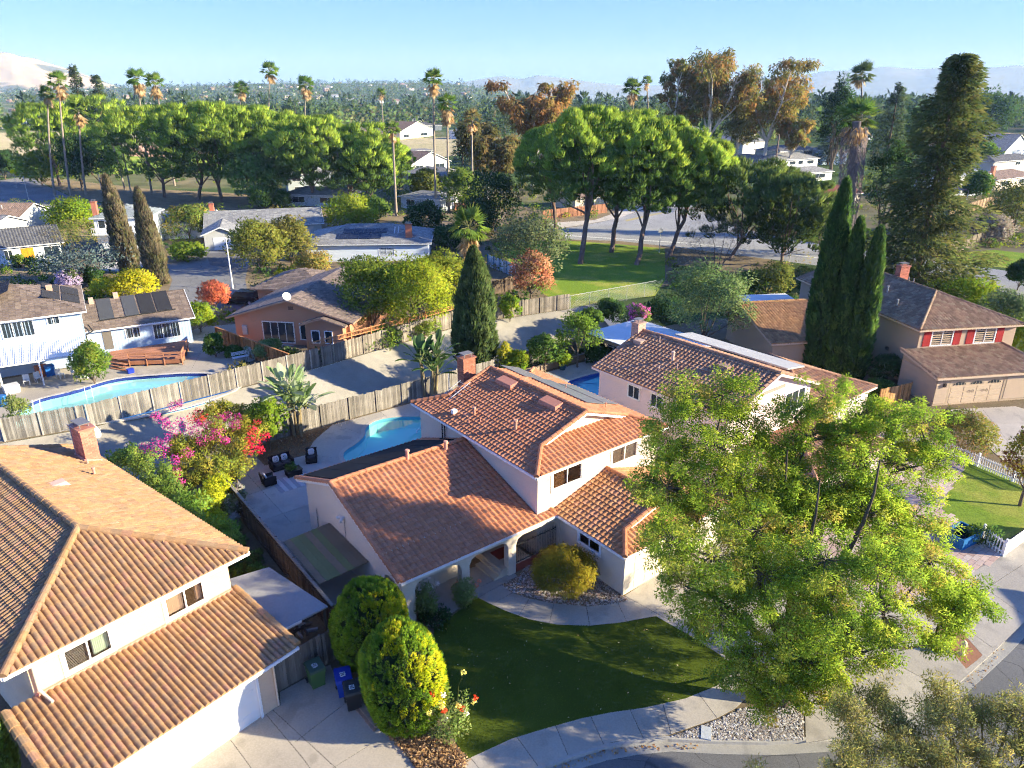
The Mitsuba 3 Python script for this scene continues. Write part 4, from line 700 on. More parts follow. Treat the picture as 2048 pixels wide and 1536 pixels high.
# ---------------------------------------------------------------- the neighbours' houses
def cover_template(kind, w, l):
    if kind in ('wave', 'barrel'): return tile_template(w, l, kind, .075)
    v = [[-.5, -.5, .05], [.5, -.5, .05], [.5, .54, .012], [-.5, .54, .012], [-.5, -.5, 0], [.5, -.5, 0], [.5, -.5, .05], [-.5, -.5, .05]]
    return np.array(v) * [w * .98, l, 1], np.array([[0, 1, 2, 3], [4, 5, 6, 7]])
def cover(roof, fr, planes, w, l, pal, kind, r):
    sp = np.concatenate([tile_spots(fr, p, pl, w, l, r) for p, pl in planes]); v, f = cover_template(kind, w, l); cols = np.array(pal)
    V = np.einsum('nij,kj->nki', sp[:, :3, :3], v) + sp[:, None, :3, 3]; c = cols[r.integers(0, len(cols), len(sp))] * (1 + r.normal(0, .07, (len(sp), 1)))
    k = numbered(f'{roof}__{"tile" if kind != "shingle" else "shingle"}_courses'); scene[k] = mikit.ply((V.reshape(-1, 3), (f[None] + (np.arange(len(sp)) * len(v))[:, None, None]).reshape(-1, 4)), 'tilebsdf', False, uv=pack(np.repeat(np.clip(c, 0, 1), len(v), 0))); lab(k, kind='stuff')
def gable_planes(u0, u1, v0, v1, ze, s, axis='v', ridge=None):
    if axis == 'v':
        m = (u0 + u1) / 2 if ridge is None else ridge; zr = ze + s * (m - u0); s2 = (zr - ze) / (u1 - m)
        return [([(u0, v0), (u0, v1), (m, v1), (m, v0)], (ze, s, 0, u0, 0)), ([(u1, v0), (u1, v1), (m, v1), (m, v0)], (ze, -s2, 0, u1, 0))], [((m, v0), (m, v1), zr)]
    m = (v0 + v1) / 2 if ridge is None else ridge; zr = ze + s * (m - v0); s2 = (zr - ze) / (v1 - m)
    return [([(u0, v0), (u1, v0), (u1, m), (u0, m)], (ze, 0, s, 0, v0)), ([(u0, v1), (u1, v1), (u1, m), (u0, m)], (ze, 0, -s2, 0, v1))], [((u0, m), (u1, m), zr)]
def hip_planes(u0, u1, v0, v1, ze, s, back=True):
    w, d = u1 - u0, v1 - v0
    if w <= d:
        h = w / 2; m = u0 + h; b = v1 - h if back else v1; zr = ze + s * h
        P = [([(u0, v0), (u0, v1), (m, b), (m, v0 + h)], (ze, s, 0, u0, 0)), ([(u1, v0), (u1, v1), (m, b), (m, v0 + h)], (ze, -s, 0, u1, 0)), ([(u0, v0), (u1, v0), (m, v0 + h)], (ze, 0, s, 0, v0))]
        if back: P.append(([(u0, v1), (u1, v1), (m, b)], (ze, 0, -s, 0, v1)))
        R = [((m, v0 + h), (m, b), zr)]; H = [((u0, v0), (m, v0 + h)), ((u1, v0), (m, v0 + h))] + ([((u0, v1), (m, b)), ((u1, v1), (m, b))] if back else [])
    else:
        h = d / 2; m = v0 + h; zr = ze + s * h
        P = [([(u0, v0), (u1, v0), (u1 - h, m), (u0 + h, m)], (ze, 0, s, 0, v0)), ([(u0, v1), (u1, v1), (u1 - h, m), (u0 + h, m)], (ze, 0, -s, 0, v1)), ([(u0, v0), (u0, v1), (u0 + h, m)], (ze, s, 0, u0, 0)), ([(u1, v0), (u1, v1), (u1 - h, m)], (ze, -s, 0, u1, 0))]
        R = [((u0 + h, m), (u1 - h, m), zr)]; H = [((u0, v0), (u0 + h, m)), ((u1, v0), (u1 - h, m)), ((u0, v1), (u0 + h, m)), ((u1, v1), (u1 - h, m))]
    return P, R, H
class House:
    def __init__(s, name, label, fr, wall, pal, tile=('wave', .32, .38), trim=(.75, .74, .72), bsdf='stucco', seed=1, deckcol=None, caps=True):
        s.k = thing(name, label, 'house'); s.fr, s.wall, s.pal, s.tile, s.trim, s.bsdf, s.caps = fr, wall, pal, tile, trim, bsdf, caps; s.r = np.random.default_rng(seed); s.w = MB(wall); s.t = MB(trim); s.dk = deckcol or tuple(np.array(pal[0]) * .6); s.nroof = 0
    def roof(s, planes, lines=(), th=.12):
        m = MB(s.dk)
        for p, pl in planes: deck(m, s.fr, p, pl, th)
        k = m.build('roof', s.k, 'matte', False)
        if s.tile: cover(k, s.fr, planes, s.tile[1], s.tile[2], s.pal, s.tile[0], s.r)
        if s.caps and lines: ridge_caps(k, lines, s.pal, s.r, .12, .4, single=False)
        return k
    def vol(s, kind, u0, u1, v0, v1, ze, slope, oh=.4, axis='v', z0=0.0, back=True, ridge=None):
        if kind == 'gable':
            P, R = gable_planes(u0 - oh, u1 + oh, v0 - oh, v1 + oh, ze, slope, axis, ridge); L = [(s.fr(*a, z + .06), s.fr(*b, z + .06)) for a, b, z in R]; zr = R[0][2]
        else:
            P, R, H = hip_planes(u0 - oh, u1 + oh, v0 - oh, v1 + oh, ze, slope, back); L = [(s.fr(*a, z + .06), s.fr(*b, z + .06)) for a, b, z in R] + [(s.fr(*a, ze + .06), s.fr(*b, R[0][2] + .06)) for a, b in H]; zr = R[0][2]
        k = s.roof(P, L); zt = ze + slope * oh * .6
        def rect(L_): return [(0, z0), (L_, z0), (L_, zt), (0, zt)]
        c = [(u0, v0), (u1, v0), (u1, v1), (u0, v1)]
        for i in range(4):
            a, b = c[i], c[(i + 1) % 4]; Lw = math.dist(a, b); poly = rect(Lw)
            if kind == 'gable' and ((axis == 'v') == (i % 2 == 0)):
                m = Lw / 2 if ridge is None else (ridge - (u0 if axis == 'v' else v0)) * (1 if i in (0, 1) else -1) + (0 if i in (0, 1) else Lw); poly = [(0, z0), (Lw, z0), (Lw, zt), (m, zr - .12), (0, zt)]
            wall_panel(s.w, s.fr, a, b, poly, th=.12)
        # fascia along the eaves and the rakes
        for p, pl in P:
            n = len(p)
            for i in range(n):
                a, b = p[i], p[(i + 1) % n]; za, zb = plane_z(*a, pl), plane_z(*b, pl)
                if (abs(za - ze) < .01 and abs(zb - ze) < .01): gutter(s.t, s.fr(*a, za - .02), s.fr(*b, zb - .02), None, .09, .14)
                elif kind == 'gable' and abs(za - zb) > .1: s.t.bar(s.fr(*a, za - .07), s.fr(*b, zb - .07), .05, .17)
        s.box_ = (u0, u1, v0, v1); NOGO.append(Polygon([tuple(s.fr(*q)[:2]) for q in ((u0 - .6, v0 - .6), (u1 + .6, v0 - .6), (u1 + .6, v1 + .6), (u0 - .6, v1 + .6))])); return k
    def face(s, f, box=None):
        u0, u1, v0, v1 = box or s.box_; return {'f': ((u0, v0), (u1, v0)), 'r': ((u1, v0), (u1, v1)), 'b': ((u1, v1), (u0, v1)), 'l': ((u0, v1), (u0, v0))}[f]
    def win(s, f, x0, x1, z0, z1, panes=2, box=None, col=(.78, .78, .78), trim=.09, name='window'):
        # a window set on the wall: glass behind a raised frame
        a, b = s.face(f, box); a, b = np.array(a, float), np.array(b, float); d = (b - a) / np.linalg.norm(b - a); D = s.fr.U * d[0] + s.fr.V * d[1]; N = s.fr.U * d[1] - s.fr.V * d[0]
        q = lambda x, z, o: s.fr(a[0] + d[0] * x, a[1] + d[1] * x, z) + N * o
        m = MB(col); t = trim
        for (p0, p1, y0, y1) in ((x0 - t, x1 + t, z1, z1 + t), (x0 - t, x1 + t, z0 - t, z0), (x0 - t, x0, z0, z1), (x1, x1 + t, z0, z1)) + tuple(((x0 + (x1 - x0) * i / panes - .03, x0 + (x1 - x0) * i / panes + .03, z0, z1) for i in range(1, panes))): m.box(q((p0 + p1) / 2, (y0 + y1) / 2, .03), D * (p1 - p0) / 2, N * .04, UP * (y1 - y0) / 2)
        k = m.build(name, s.k, 'metalpaint')
        for i in range(panes):
            g = MB((.05, .06, .07)); p0, p1 = x0 + (x1 - x0) * i / panes, x0 + (x1 - x0) * (i + 1) / panes; g.box(q((p0 + p1) / 2, (z0 + z1) / 2, .012), D * ((p1 - p0) / 2 - .005), N * .012, UP * (z1 - z0) / 2); g.build('pane', k, 'darkglass')
    def slab(s, name, f, x0, x1, z0, z1, col, out=.03, th=.03, box=None, bsdf='matte', label=None):
        a, b = s.face(f, box); a, b = np.array(a, float), np.array(b, float); d = (b - a) / np.linalg.norm(b - a); D = s.fr.U * d[0] + s.fr.V * d[1]; N = s.fr.U * d[1] - s.fr.V * d[0]
        m = MB(col); m.box(s.fr(a[0] + d[0] * (x0 + x1) / 2, a[1] + d[1] * (x0 + x1) / 2, (z0 + z1) / 2) + N * out, D * (x1 - x0) / 2, N * th, UP * (z1 - z0) / 2); return m.build(name, s.k, bsdf, label=label)
    def siding(s, f, z0, z1, col, step=.2, x0=None, x1=None, box=None, vertical=False):
        a, b = s.face(f, box); a, b = np.array(a, float), np.array(b, float); Lw = np.linalg.norm(b - a); d = (b - a) / Lw; D = s.fr.U * d[0] + s.fr.V * d[1]; N = s.fr.U * d[1] - s.fr.V * d[0]; m = MB(col); x0 = 0 if x0 is None else x0; x1 = Lw if x1 is None else x1
        q = lambda x, z, o: s.fr(a[0] + d[0] * x, a[1] + d[1] * x, z) + N * o
        if vertical:
            for x in np.arange(x0, x1, step): m.box(q(x, (z0 + z1) / 2, .012), D * .03, N * .012, UP * (z1 - z0) / 2, tuple(np.array(col) * .93))
        else:
            for z in np.arange(z0, z1 - step * .5, step): m.add([q(x0, z, .04), q(x1, z, .04), q(x1, z + step, .008), q(x0, z + step, .008)], [[0, 1, 2, 3]]); m.add([q(x0, z, 0), q(x1, z, 0), q(x1, z, .04), q(x0, z, .04)], [[0, 1, 2, 3]])
        m.build('siding', s.k, s.bsdf, kind='stuff')
    def done(s): s.w.build('wall', s.k, s.bsdf, False); s.t.build('fascia_board', s.k, 'metalpaint'); return s.k
    def pipe(s, u, v, pl, h=.4, r=.06, col=(.5, .45, .4), cap=True): vent_pipe(s.k, s.fr(u, v, plane_z(u, v, pl)), h, r, col, cap)
# -- pink house
BROWN = [(.37, .205, .12), (.33, .18, .105), (.40, .23, .135), (.34, .18, .11), (.41, .24, .15)]
pk = House('pink_house', 'pale pink stucco two-storey house with brown tile roof behind the big tree', MF, (.76, .62, .58), BROWN, ('wave', .34, .42), (.72, .60, .55), seed=21)
pk.vol('gable', 14.5, 23.9, -1.3, 10.1, 5.3, .365, .42); bx = pk.box_
for (y0, y1, z0, z1) in ((6.1, 7.1, 4.0, 4.85), (4.0, 4.95, 4.0, 4.85)): pk.win('l', bx[3] - y1, bx[3] - y0, z0, z1, 2, bx, (.76, .76, .74), .1)
pk.win('f', 6.3, 8.6, 3.75, 5.2, 3, bx, (.8, .8, .8), .12)
pk.slab('gable_trim', 'f', 3.4, 6.0, 5.85, 6.05, (.55, .28, .22), .03, .03, bx)
PL = (5.3, .365, 0, 14.08, 0)
for (u, v, h, r, c) in ((15.2, 9.0, .45, .03, False), (17.2, 5.6, .6, .10, True), (18.5, 8.0, .5, .03, False), (15.9, 5.7, .4, .03, False), (16.5, 4.6, .5, .03, False)): pk.pipe(u, v, PL, h, r, (.62, .45, .38), c)
q = MB((.42, .30, .24)); q.box(MF(17.9, 9.4, 6.75), MF.U * .35, MF.V * .35, UP * .16); q.build('roof_vent', pk.k, 'matte'); q = MB((.3, .2, .16)); q.box(MF(18.2, 1.9, 6.85), MF.U * .35, MF.V * .4, UP * .14); q.build('roof_vent', pk.k, 'matte')
chimney(pk.k, MF(19.0, 10.6, 5), MF.U, MF.V, .8, .7, 5.0, 7.75, (.55, .34, .26), pk.r)
pk.vol('hip', 24.4, 33.5, -1.0, 8.0, 2.6, .34, .4); pk.vol('hip', 16.2, 24.4, -6.6, -1.75, 2.6, .25, .4)
pk.slab('garage_door', 'f', 1.0, 5.6, .05, 2.1, (.62, .50, .46), .03, .03)
P_, R_ = gable_planes(19.35, 24.3, 6.3, 10.4, 0, 0, 'v'); m = MB((.38, .38, .37))
m.hexa([MF(u, v, z) for u, v, z in ((24.9, 1.2, 5.3), (27.2, 1.2, 5.0), (27.2, 11.8, 5.0), (24.9, 11.8, 5.3))] + [MF(u, v, z + .12) for u, v, z in ((24.9, 1.2, 5.3), (27.2, 1.2, 5.0), (27.2, 11.8, 5.0), (24.9, 11.8, 5.3))]); m.build('patio_roof', pk.k, 'matte')
pk.done()
m = MB((.70, .72, .72)); cz = 2.75; k = thing('patio_cover', 'white flat roofed patio cover behind the pink house', 'patio cover')
m.hexa([MF(u, v, cz - .06) for u, v in ((25.2, 12.8), (32.6, 12.8), (32.6, 22.9), (25.2, 22.9))] + [MF(u, v, cz) for u, v in ((25.2, 12.8), (32.6, 12.8), (32.6, 22.9), (25.2, 22.9))]); m.build('roof', k, 'matte')
m = MB((.22, .16, .12)); 
for a, b in (((25.17, 12.8), (25.17, 22.9)), ((25.2, 22.93), (32.6, 22.93))): m.bar(MF(*a, cz - .2), MF(*b, cz - .2), .06, .3)
m.build('fascia_board', k, 'wood')
for u, v in ((25.4, 22.5), (25.4, 18), (25.4, 13.5), (29, 22.5), (32.3, 22.5)): m = MB((.6, .58, .55)); m.box(MF(u, v, 1.25), MF.U * .06, MF.V * .06, UP * 1.25); m.build('post', k, 'wood')
m = MB((.72, .72, .72)); m.box(MF(26.6, 20, 1.1), MF.U * .03, MF.V * 1.1, UP * 1.1); m.build('screen_panel', k, 'metalpaint')
for i in range(3):
    for j in range(4): g = MB((.05, .07, .08)); g.box(MF(26.565, 19.25 + i * .75, .35 + j * .5), MF.U * .01, MF.V * .32, UP * .21); g.build('pane', k, 'darkglass')
# -- shingle clad tan house at the right
TF = Fr((34.95, 59.47, 0), 9.8)
DBROWN = [(.33, .21, .13), (.29, .18, .11), (.36, .23, .145), (.26, .165, .10), (.37, .26, .165)]
tn = House('tan_house', 'tan lap sided two-storey house with red shutters and brown tile roof at the right', TF, (.44, .34, .24), DBROWN, ('barrel', .30, .40), (.55, .42, .30), seed=22)
tn.vol('hip', .4, 9.9, .4, 19.5, 5.3, .37, .42, back=False); bx = tn.box_
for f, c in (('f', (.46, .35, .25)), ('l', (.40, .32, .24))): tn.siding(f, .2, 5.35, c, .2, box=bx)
for x0, x1 in ((1.25, 3.2), (5.5, 7.45)): tn.win('f', x0, x1, 3.75, 4.98, 2, bx, (.8, .8, .8), .1); tn.slab('shutter', 'f', x0 - .85, x0 - .16, 3.68, 5.05, (.33, .03, .03), .05, .03, bx, 'wood'); tn.slab('shutter', 'f', x1 + .16, x1 + .85, 3.68, 5.05, (.33, .03, .03), .05, .03, bx, 'wood')
tn.win('l', bx[3] - 7.45, bx[3] - 6.1, 4.35, 4.95, 2, bx, (.8, .8, .8), .08)
P = [([(-1.15, -4.4), (9.9, -4.4), (8.8, .45), (-1.15, .45)], (2.6, 0, .19, 0, -4.4)), ([(9.9, -4.4), (9.9, .45), (8.8, .45)], (2.6, -.19 * 4.85 / 1.1, 0, 9.9, 0))]
tn.roof(P, [(TF(-1.1, -4.4, 2.68), TF(-1.1, .45, 3.6)), (TF(9.9, -4.4, 2.68), TF(8.8, .45, 3.6))])
gutter(tn.t, TF(-1.15, -4.42, 2.6), TF(9.9, -4.42, 2.6), None, .1, .16); tn.t.bar(TF(-1.18, -4.4, 2.55), TF(-1.18, .4, 3.47), .05, .18)
gb = (-.75, 9.5, -4.0, .4)
for (a, b), L_ in ((((-.75, -4.0), (9.5, -4.0)), 10.25), (((9.5, -4.0), (9.5, .4)), 4.4), (((-.75, .4), (-.75, -4.0)), 4.4)): wall_panel(tn.w, TF, a, b, [(0, 0), (L_, 0), (L_, 2.6), (0, 2.6)] if L_ > 5 else [(0, 0), (L_, 0), (L_, 2.6 if a[0] < 0 else 3.4), (0, 3.4 if a[0] < 0 else 2.6)], [(1.30, .02, 6.35, 2.15)] if L_ > 5 else [], th=.12)
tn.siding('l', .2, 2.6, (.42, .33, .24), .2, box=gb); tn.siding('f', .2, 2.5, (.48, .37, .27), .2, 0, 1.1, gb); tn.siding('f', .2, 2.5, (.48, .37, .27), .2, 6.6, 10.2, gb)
gd = tn.slab('garage_door', 'f', 1.3, 6.35, .03, 2.15, (.52, .40, .28), -.06, .03, gb)
for i in range(4):
    for j in range(3): x = 1.42 + i * 1.23; m = MB((.53, .41, .29)); m.box(TF(gb[0] + x + .58, -4.0 + .022, .36 + j * .5), TF.U * .55, TF.V * .012, UP * .21); m.build('door_panel', gd, 'matte')
for i in range(3):
    x = 1.42 + i * 1.64; c = TF(gb[0] + x + .75, -4.0 + .018, 1.76); m = MB((.05, .05, .06)); pts = [c + TF.U * (.62 * math.cos(t)) + UP * (.26 * max(0, math.sin(t)) - .02) - TF.V * .01 for t in np.linspace(0, math.pi, 9)]; m.flat([c - TF.U * .62 - UP * .1 - TF.V * .01] [:0] + pts[::-1] if False else pts[::-1], None); m.build('door_window', gd, 'darkglass')
    for j in range(4): b = MB((.6, .5, .38)); b.bar(c + TF.U * (-.45 + j * .3) - UP * .04 - TF.V * .03, c + TF.U * (-.45 + j * .3) + UP * .22 - TF.V * .03, .03, .02, up=TF.V); b.build('door_window_bar', gd, 'matte')
for x in (3.0, 3.35, 4.3, 4.65):
    m = MB((.12, .09, .07)); c = TF(gb[0] + x + .2, -4.0 + .0, 1.12); m.tube([c + TF.U * .11 * math.cos(t) + UP * .11 * math.sin(t) for t in np.linspace(0, 2 * math.pi, 13)], .015, 5, cap=False); m.build('door_ring', gd, 'metalpaint')
tn.slab('number_plate', 'f', .5, .85, 2.2, 2.35, (.10, .08, .07), .05, .01, gb)
tn.slab('wall_lamp', 'f', .6, .8, 1.7, 2.0, (.04, .03, .03), .1, .08, gb); tn.slab('wall_vent', 'l', bx[3] - 4.2, bx[3] - 3.8, 2.2, 2.5, (.03, .03, .03), .05, .03, bx)
chimney(tn.k, TF(5.9, 11, 5), TF.U, TF.V, .95, .75, 5.3, 8.3, (.52, .20, .14), tn.r)
HP = (5.3, .37, 0, -.02, 0)
for (u, v) in ((2.8, 8.6), (2.2, 9.4), (3.4, 10.4), (1.6, 5.4)): tn.pipe(u, v, HP, .55, .07, (.5, .46, .42))
for (u, v) in ((5.4, 13.2), (5.2, 9.0), (5.1, 8.2)): tn.pipe(u, v, (5.3, -.37, 0, 10.32, 0), .5, .05, (.5, .4, .34), False)
tn.pal = [(.40, .22, .10), (.36, .20, .09), (.43, .25, .12), (.33, .18, .085)]; tn.tile = ('barrel', .30, .40)
tn.vol('gable', -9.6, .0, 6.6, 16, 2.6, .26, .4, 'u', ridge=13.6); bx2 = tn.box_; tn.siding('f', .2, 2.6, (.42, .32, .23), .2, box=bx2)
sk = MB((.3, .33, .36)); pls = (2.6, 0, .26, 0, 6.2); sk.hexa([TF(u, v, plane_z(u, v, pls) + .04) for u, v in ((-2.2, 9.4), (-1.2, 9.4), (-1.2, 11), (-2.2, 11))] + [TF(u, v, plane_z(u, v, pls) + .2) for u, v in ((-2.2, 9.4), (-1.2, 9.4), (-1.2, 11), (-2.2, 11))]); sk.build('skylight', tn.k, 'gloss')
tn.done()
k = thing('shed', 'small blue walled shed with a white roof behind the tan house', 'shed'); q = GY(1560, 590, 78); q[2] = 0; S_ = Fr(q, 8); m = MB((.03, .12, .28)); m.box(S_(0, 2, 1.1), S_.U * 2.4, S_.V * 1.8, UP * 1.1); m.build('wall', k, 'matte'); m = MB((.74, .72, .68)); m.hexa([S_(u, v, z) for u, v, z in ((-3, -.3, 2.3), (3, -.3, 2.3), (3, 4.3, 2.5), (-3, 4.3, 2.5))] + [S_(u, v, z + .12) for u, v, z in ((-3, -.3, 2.3), (3, -.3, 2.3), (3, 4.3, 2.5), (-3, 4.3, 2.5))]); m.build('roof', k, 'matte')
# -- blue house with deck and patio cover
BF = Fr((-32.73, 72.19, 0), 31)
SHG = [(.215, .165, .13), (.19, .145, .115), (.24, .185, .145), (.17, .13, .105)]
bl = House('blue_house', 'pale blue house with dark solar mats on its brown shingle roof, left of the picture', BF, (.40, .51, .66), SHG, ('shingle', .5, .28), (.78, .78, .78), seed=23, caps=False)
bl.vol('gable', -9.7, -.5, .5, 10.6, 2.8, .31, .5, 'u', ridge=5.6); b1x = bl.box_
bl.siding('f', .1, 2.8, (.40, .51, .66), .3, vertical=True, box=b1x); bl.siding('r', .1, 2.9, (.40, .51, .66), .3, vertical=True, box=b1x)
bl.win('f', 3.2, 4.4, 1.45, 2.4, 2, b1x); bl.win('f', 5.7, 8.1, .95, 2.42, 3, b1x); bl.slab('door', 'f', 1.1, 1.9, .6, 2.4, (.16, .14, .12), .03, .02, b1x); bl.slab('screen_door', 'f', -.2, .9, .6, 2.35, (.62, .68, .74), .03, .02, b1x)
PLB = (2.8, 0, .31, 0, 0)
for (u0, u1, v0, v1) in ((-8.5, -7.2, 1.6, 5.4), (-6.2, -4.95, 1.7, 5.5), (-4.75, -3.35, 1.8, 5.55), (-3.2, -1.8, 1.9, 5.6)): panel_on(bl.k, BF, PLB, u0, u1, v0, v1, (.030, .032, .036) if u0 > -5 else (.075, .08, .088), .1, 'solar_mat', bsdf='matte')
for (u, v) in ((-8.9, 5.0), (-6.6, 5.5)): q = MB((.5, .36, .28)); q.box(BF(u, v, plane_z(u, v, PLB) + .2), BF.U * .22, BF.V * .22, UP * .35); q.build('roof_vent', bl.k, 'matte')
m = MB((.03, .03, .03)); m.tube([BF(-8.7, 1.4, plane_z(0, 1.4, PLB) + .12), BF(-1.5, 1.75, plane_z(0, 1.75, PLB) + .12)], .05, 6); m.tube([BF(-9.6, .6, 3.3), BF(-9.3, -.4, 2.9), BF(-10.2, -.8, 2.6)], .06, 6); m.build('heating_pipe', bl.k, 'matte')
bl.vol('hip', -20.5, -10.0, -1.5, 9.0, 5.3, .36, .5); b2x = bl.box_
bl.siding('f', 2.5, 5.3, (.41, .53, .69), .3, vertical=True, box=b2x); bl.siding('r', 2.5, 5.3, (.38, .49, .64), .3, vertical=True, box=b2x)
bl.win('f', 4.2, 6.6, 3.6, 4.95, 3, b2x); bl.win('f', 7.8, 8.7, 4.35, 5.05, 2, b2x)
P2 = (5.3, 0, .36, 0, -2.0)
for j in range(2):
    for i in range(2): panel_on(bl.k, BF, (5.3, -.36, 0, -9.5, 0), -12.8 + 1.55 * j, -11.4 + 1.55 * j, .6 + 3.4 * i, 3.7 + 3.4 * i, (.035, .036, .04), .1, 'solar_mat', bsdf='matte')
for j in range(2): panel_on(bl.k, BF, (5.3, .36, 0, -21, 0), -17.6 + j * 1.2, -16.5 + j * 1.2, .5, 5.5, (.03, .03, .035), .1, 'solar_mat', bsdf='matte')
q = MB((.55, .35, .25)); q.box(BF(-12.2, 4.2, 6.5), BF.U * .25, BF.V * .25, UP * .3); q.build('roof_vent', bl.k, 'matte'); bl.done()
k = thing('patio_cover', 'white corrugated patio cover on posts along the blue house', 'patio cover'); m = MB((.60, .62, .64)); n = 120; U0, U1 = -20.5, -10.2
for i in range(n):                                                # corrugated sheet
    x0, x1 = U0 + (U1 - U0) * i / n, U0 + (U1 - U0) * (i + 1) / n; h0, h1 = (.05 if i % 2 else 0), (0 if i % 2 else .05)
    m.add([BF(x0, -5.9, 2.38 + h0), BF(x1, -5.9, 2.38 + h1), BF(x1, -1.55, 2.75 + h1), BF(x0, -1.55, 2.75 + h0)], [[0, 1, 2, 3]]); m.add([BF(x0, -1.55, 2.73 + h0), BF(x1, -1.55, 2.73 + h1), BF(x1, -5.9, 2.36 + h1), BF(x0, -5.9, 2.36 + h0)], [[0, 1, 2, 3]])
m.build('corrugated_sheet', k, 'metalpaint', False); m = MB((.78, .78, .78)); m.bar(BF(U0, -5.85, 2.3), BF(U1, -5.85, 2.3), .08, .14)
for u in np.arange(U0 + .2, U1, 1.4): m.bar(BF(u, -5.8, 2.28), BF(u, -1.6, 2.64), .06, .12)
m.build('beam', k, 'metalpaint')
for u in (-20.2, -16.9, -13.9, -10.5): m = MB((.78, .78, .78)); m.box(BF(u, -5.8, 1.15), BF.U * .06, BF.V * .06, UP * 1.15); m.build('post', k, 'metalpaint')
k = thing('timber_deck', 'red brown timber deck with bench railing behind the blue house', 'deck'); DK = [(-8.3, -.2), (-8.3, -2.5), (-6.9, -4.4), (-2.5, -6.4), (-1.4, -2.4), (-1.4, -.2)]
P = Polygon(DK); 
for i in range(60):
    y = -6.5 + i * .12; g = P.intersection(sbox(-10, y, 2, y + .108))
    if not g.is_empty and g.area > .02: m = MB(tuple(np.array((.36, .165, .10)) * (1 + .12 * math.sin(i * 7.3)))); m.prism(g, BF.arr, .52, .56); m.build('plank', k, 'wood', False)
m = MB((.33, .14, .08)); m.prism(P.difference(P.buffer(-.08)), BF.arr, .2, .515); m.build('skirt_board', k, 'wood', False)
for a, b in (((-6.9, -4.4), (-2.5, -6.4)), ((-2.5, -6.4), (-1.4, -2.4))):
    m = MB((.40, .18, .10)); m.bar(BF(*a, .95), BF(*b, .95), .4, .05); m.bar(BF(*a, 1.25), BF(*b, 1.25), .06, .2, up=UP)
    for t in (0, .33, .66, 1): m.bar(BF(a[0] + (b[0] - a[0]) * t, a[1] + (b[1] - a[1]) * t, 0), BF(a[0] + (b[0] - a[0]) * t, a[1] + (b[1] - a[1]) * t, 1.3), .09, .09, up=BF.U)
    m.build('bench_rail', k, 'wood')
for i in range(3): m = MB((.36, .16, .09)); c = BF(-7.75 - .05 * i, -4.0 - .38 * i, .42 - .17 * i); d_ = unit(BF(-6.9, -4.4) - BF(-8.3, -2.5)); m.box(c, d_ * 1.0, np.array([d_[1], -d_[0], 0]) * .18, UP * .025); m.build('step', k, 'wood')
# -- orange stucco house
OFr = Fr((-29.4, 72.0, 0), -9)
SH2 = [(.20, .155, .13), (.175, .135, .115), (.225, .175, .145), (.15, .12, .10)]
oh = House('orange_house', 'orange stucco house with gable and grey brown shingle roof behind the lattice fence', OFr, (.50, .25, .15), SH2, ('shingle', .5, .28), (.40, .24, .16), seed=24, caps=False)
oh.vol('gable', .5, 13.0, .6, 15.5, 2.8, .31, .6, 'v', ridge=6.7); ob = oh.box_
oh.win('f', 3.1, 6.4, .25, 2.35, 4, ob, (.7, .66, .6), .1, 'sliding_door'); oh.win('f', 7.2, 8.2, .7, 2.25, 1, ob, (.66, .72, .68), .12)
oh.vol('gable', 8.6, 12.6, -.3, 6.0, 2.62, .31, .4, 'v'); ob2 = oh.box_; oh.win('f', .7, 1.45, .7, 1.9, 1, ob2, (.76, .76, .76)); oh.win('f', 2.1, 2.8, .7, 1.9, 1, ob2, (.76, .76, .76))
oh.slab('gable_vent', 'f', 6.1, 6.6, 3.75, 4.1, (.2, .1, .07), .02, .02, ob); oh.slab('meter_box', 'f', .8, 1.3, .9, 1.9, (.42, .42, .4), .08, .08, ob)
oh.vol('hip', -3.0, 5.2, 12.4, 20.4, 2.8, .36, .6); oh.pipe(8.2, 12.5, (2.8, -.31, 0, 13.6, 0), .5, .07, (.5, .5, .5)); oh.pipe(7.6, 13.5, (2.8, -.31, 0, 13.6, 0), .4, .05, (.5, .5, .5)); oh.done()
sd = MB((.62, .62, .6)); c0 = OFr(6.7, .3, 5.2); ax = unit([.5, -.6, .5]); xx = unit(np.cross(ax, UP)); yy = np.cross(xx, ax); ring = [np.array([c0 + ax * r_ * r_ * .5 + (xx * math.cos(t) + yy * math.sin(t)) * r_ for t in np.linspace(0, 2 * np.pi, 13)[:-1]]) for r_ in (0, .25, .45)]
for q in range(2):
    for i in range(12): j = (i + 1) % 12; sd.add([ring[q][i], ring[q][j], ring[q + 1][j], ring[q + 1][i]], [[0, 1, 2, 3]])
sd.tube([c0, c0 + UP * -.5], .03, 5); k = sd.build('satellite_dish', None, 'metalpaint'); lab(k, 'grey satellite dish on the gable of the orange house', 'satellite dish')
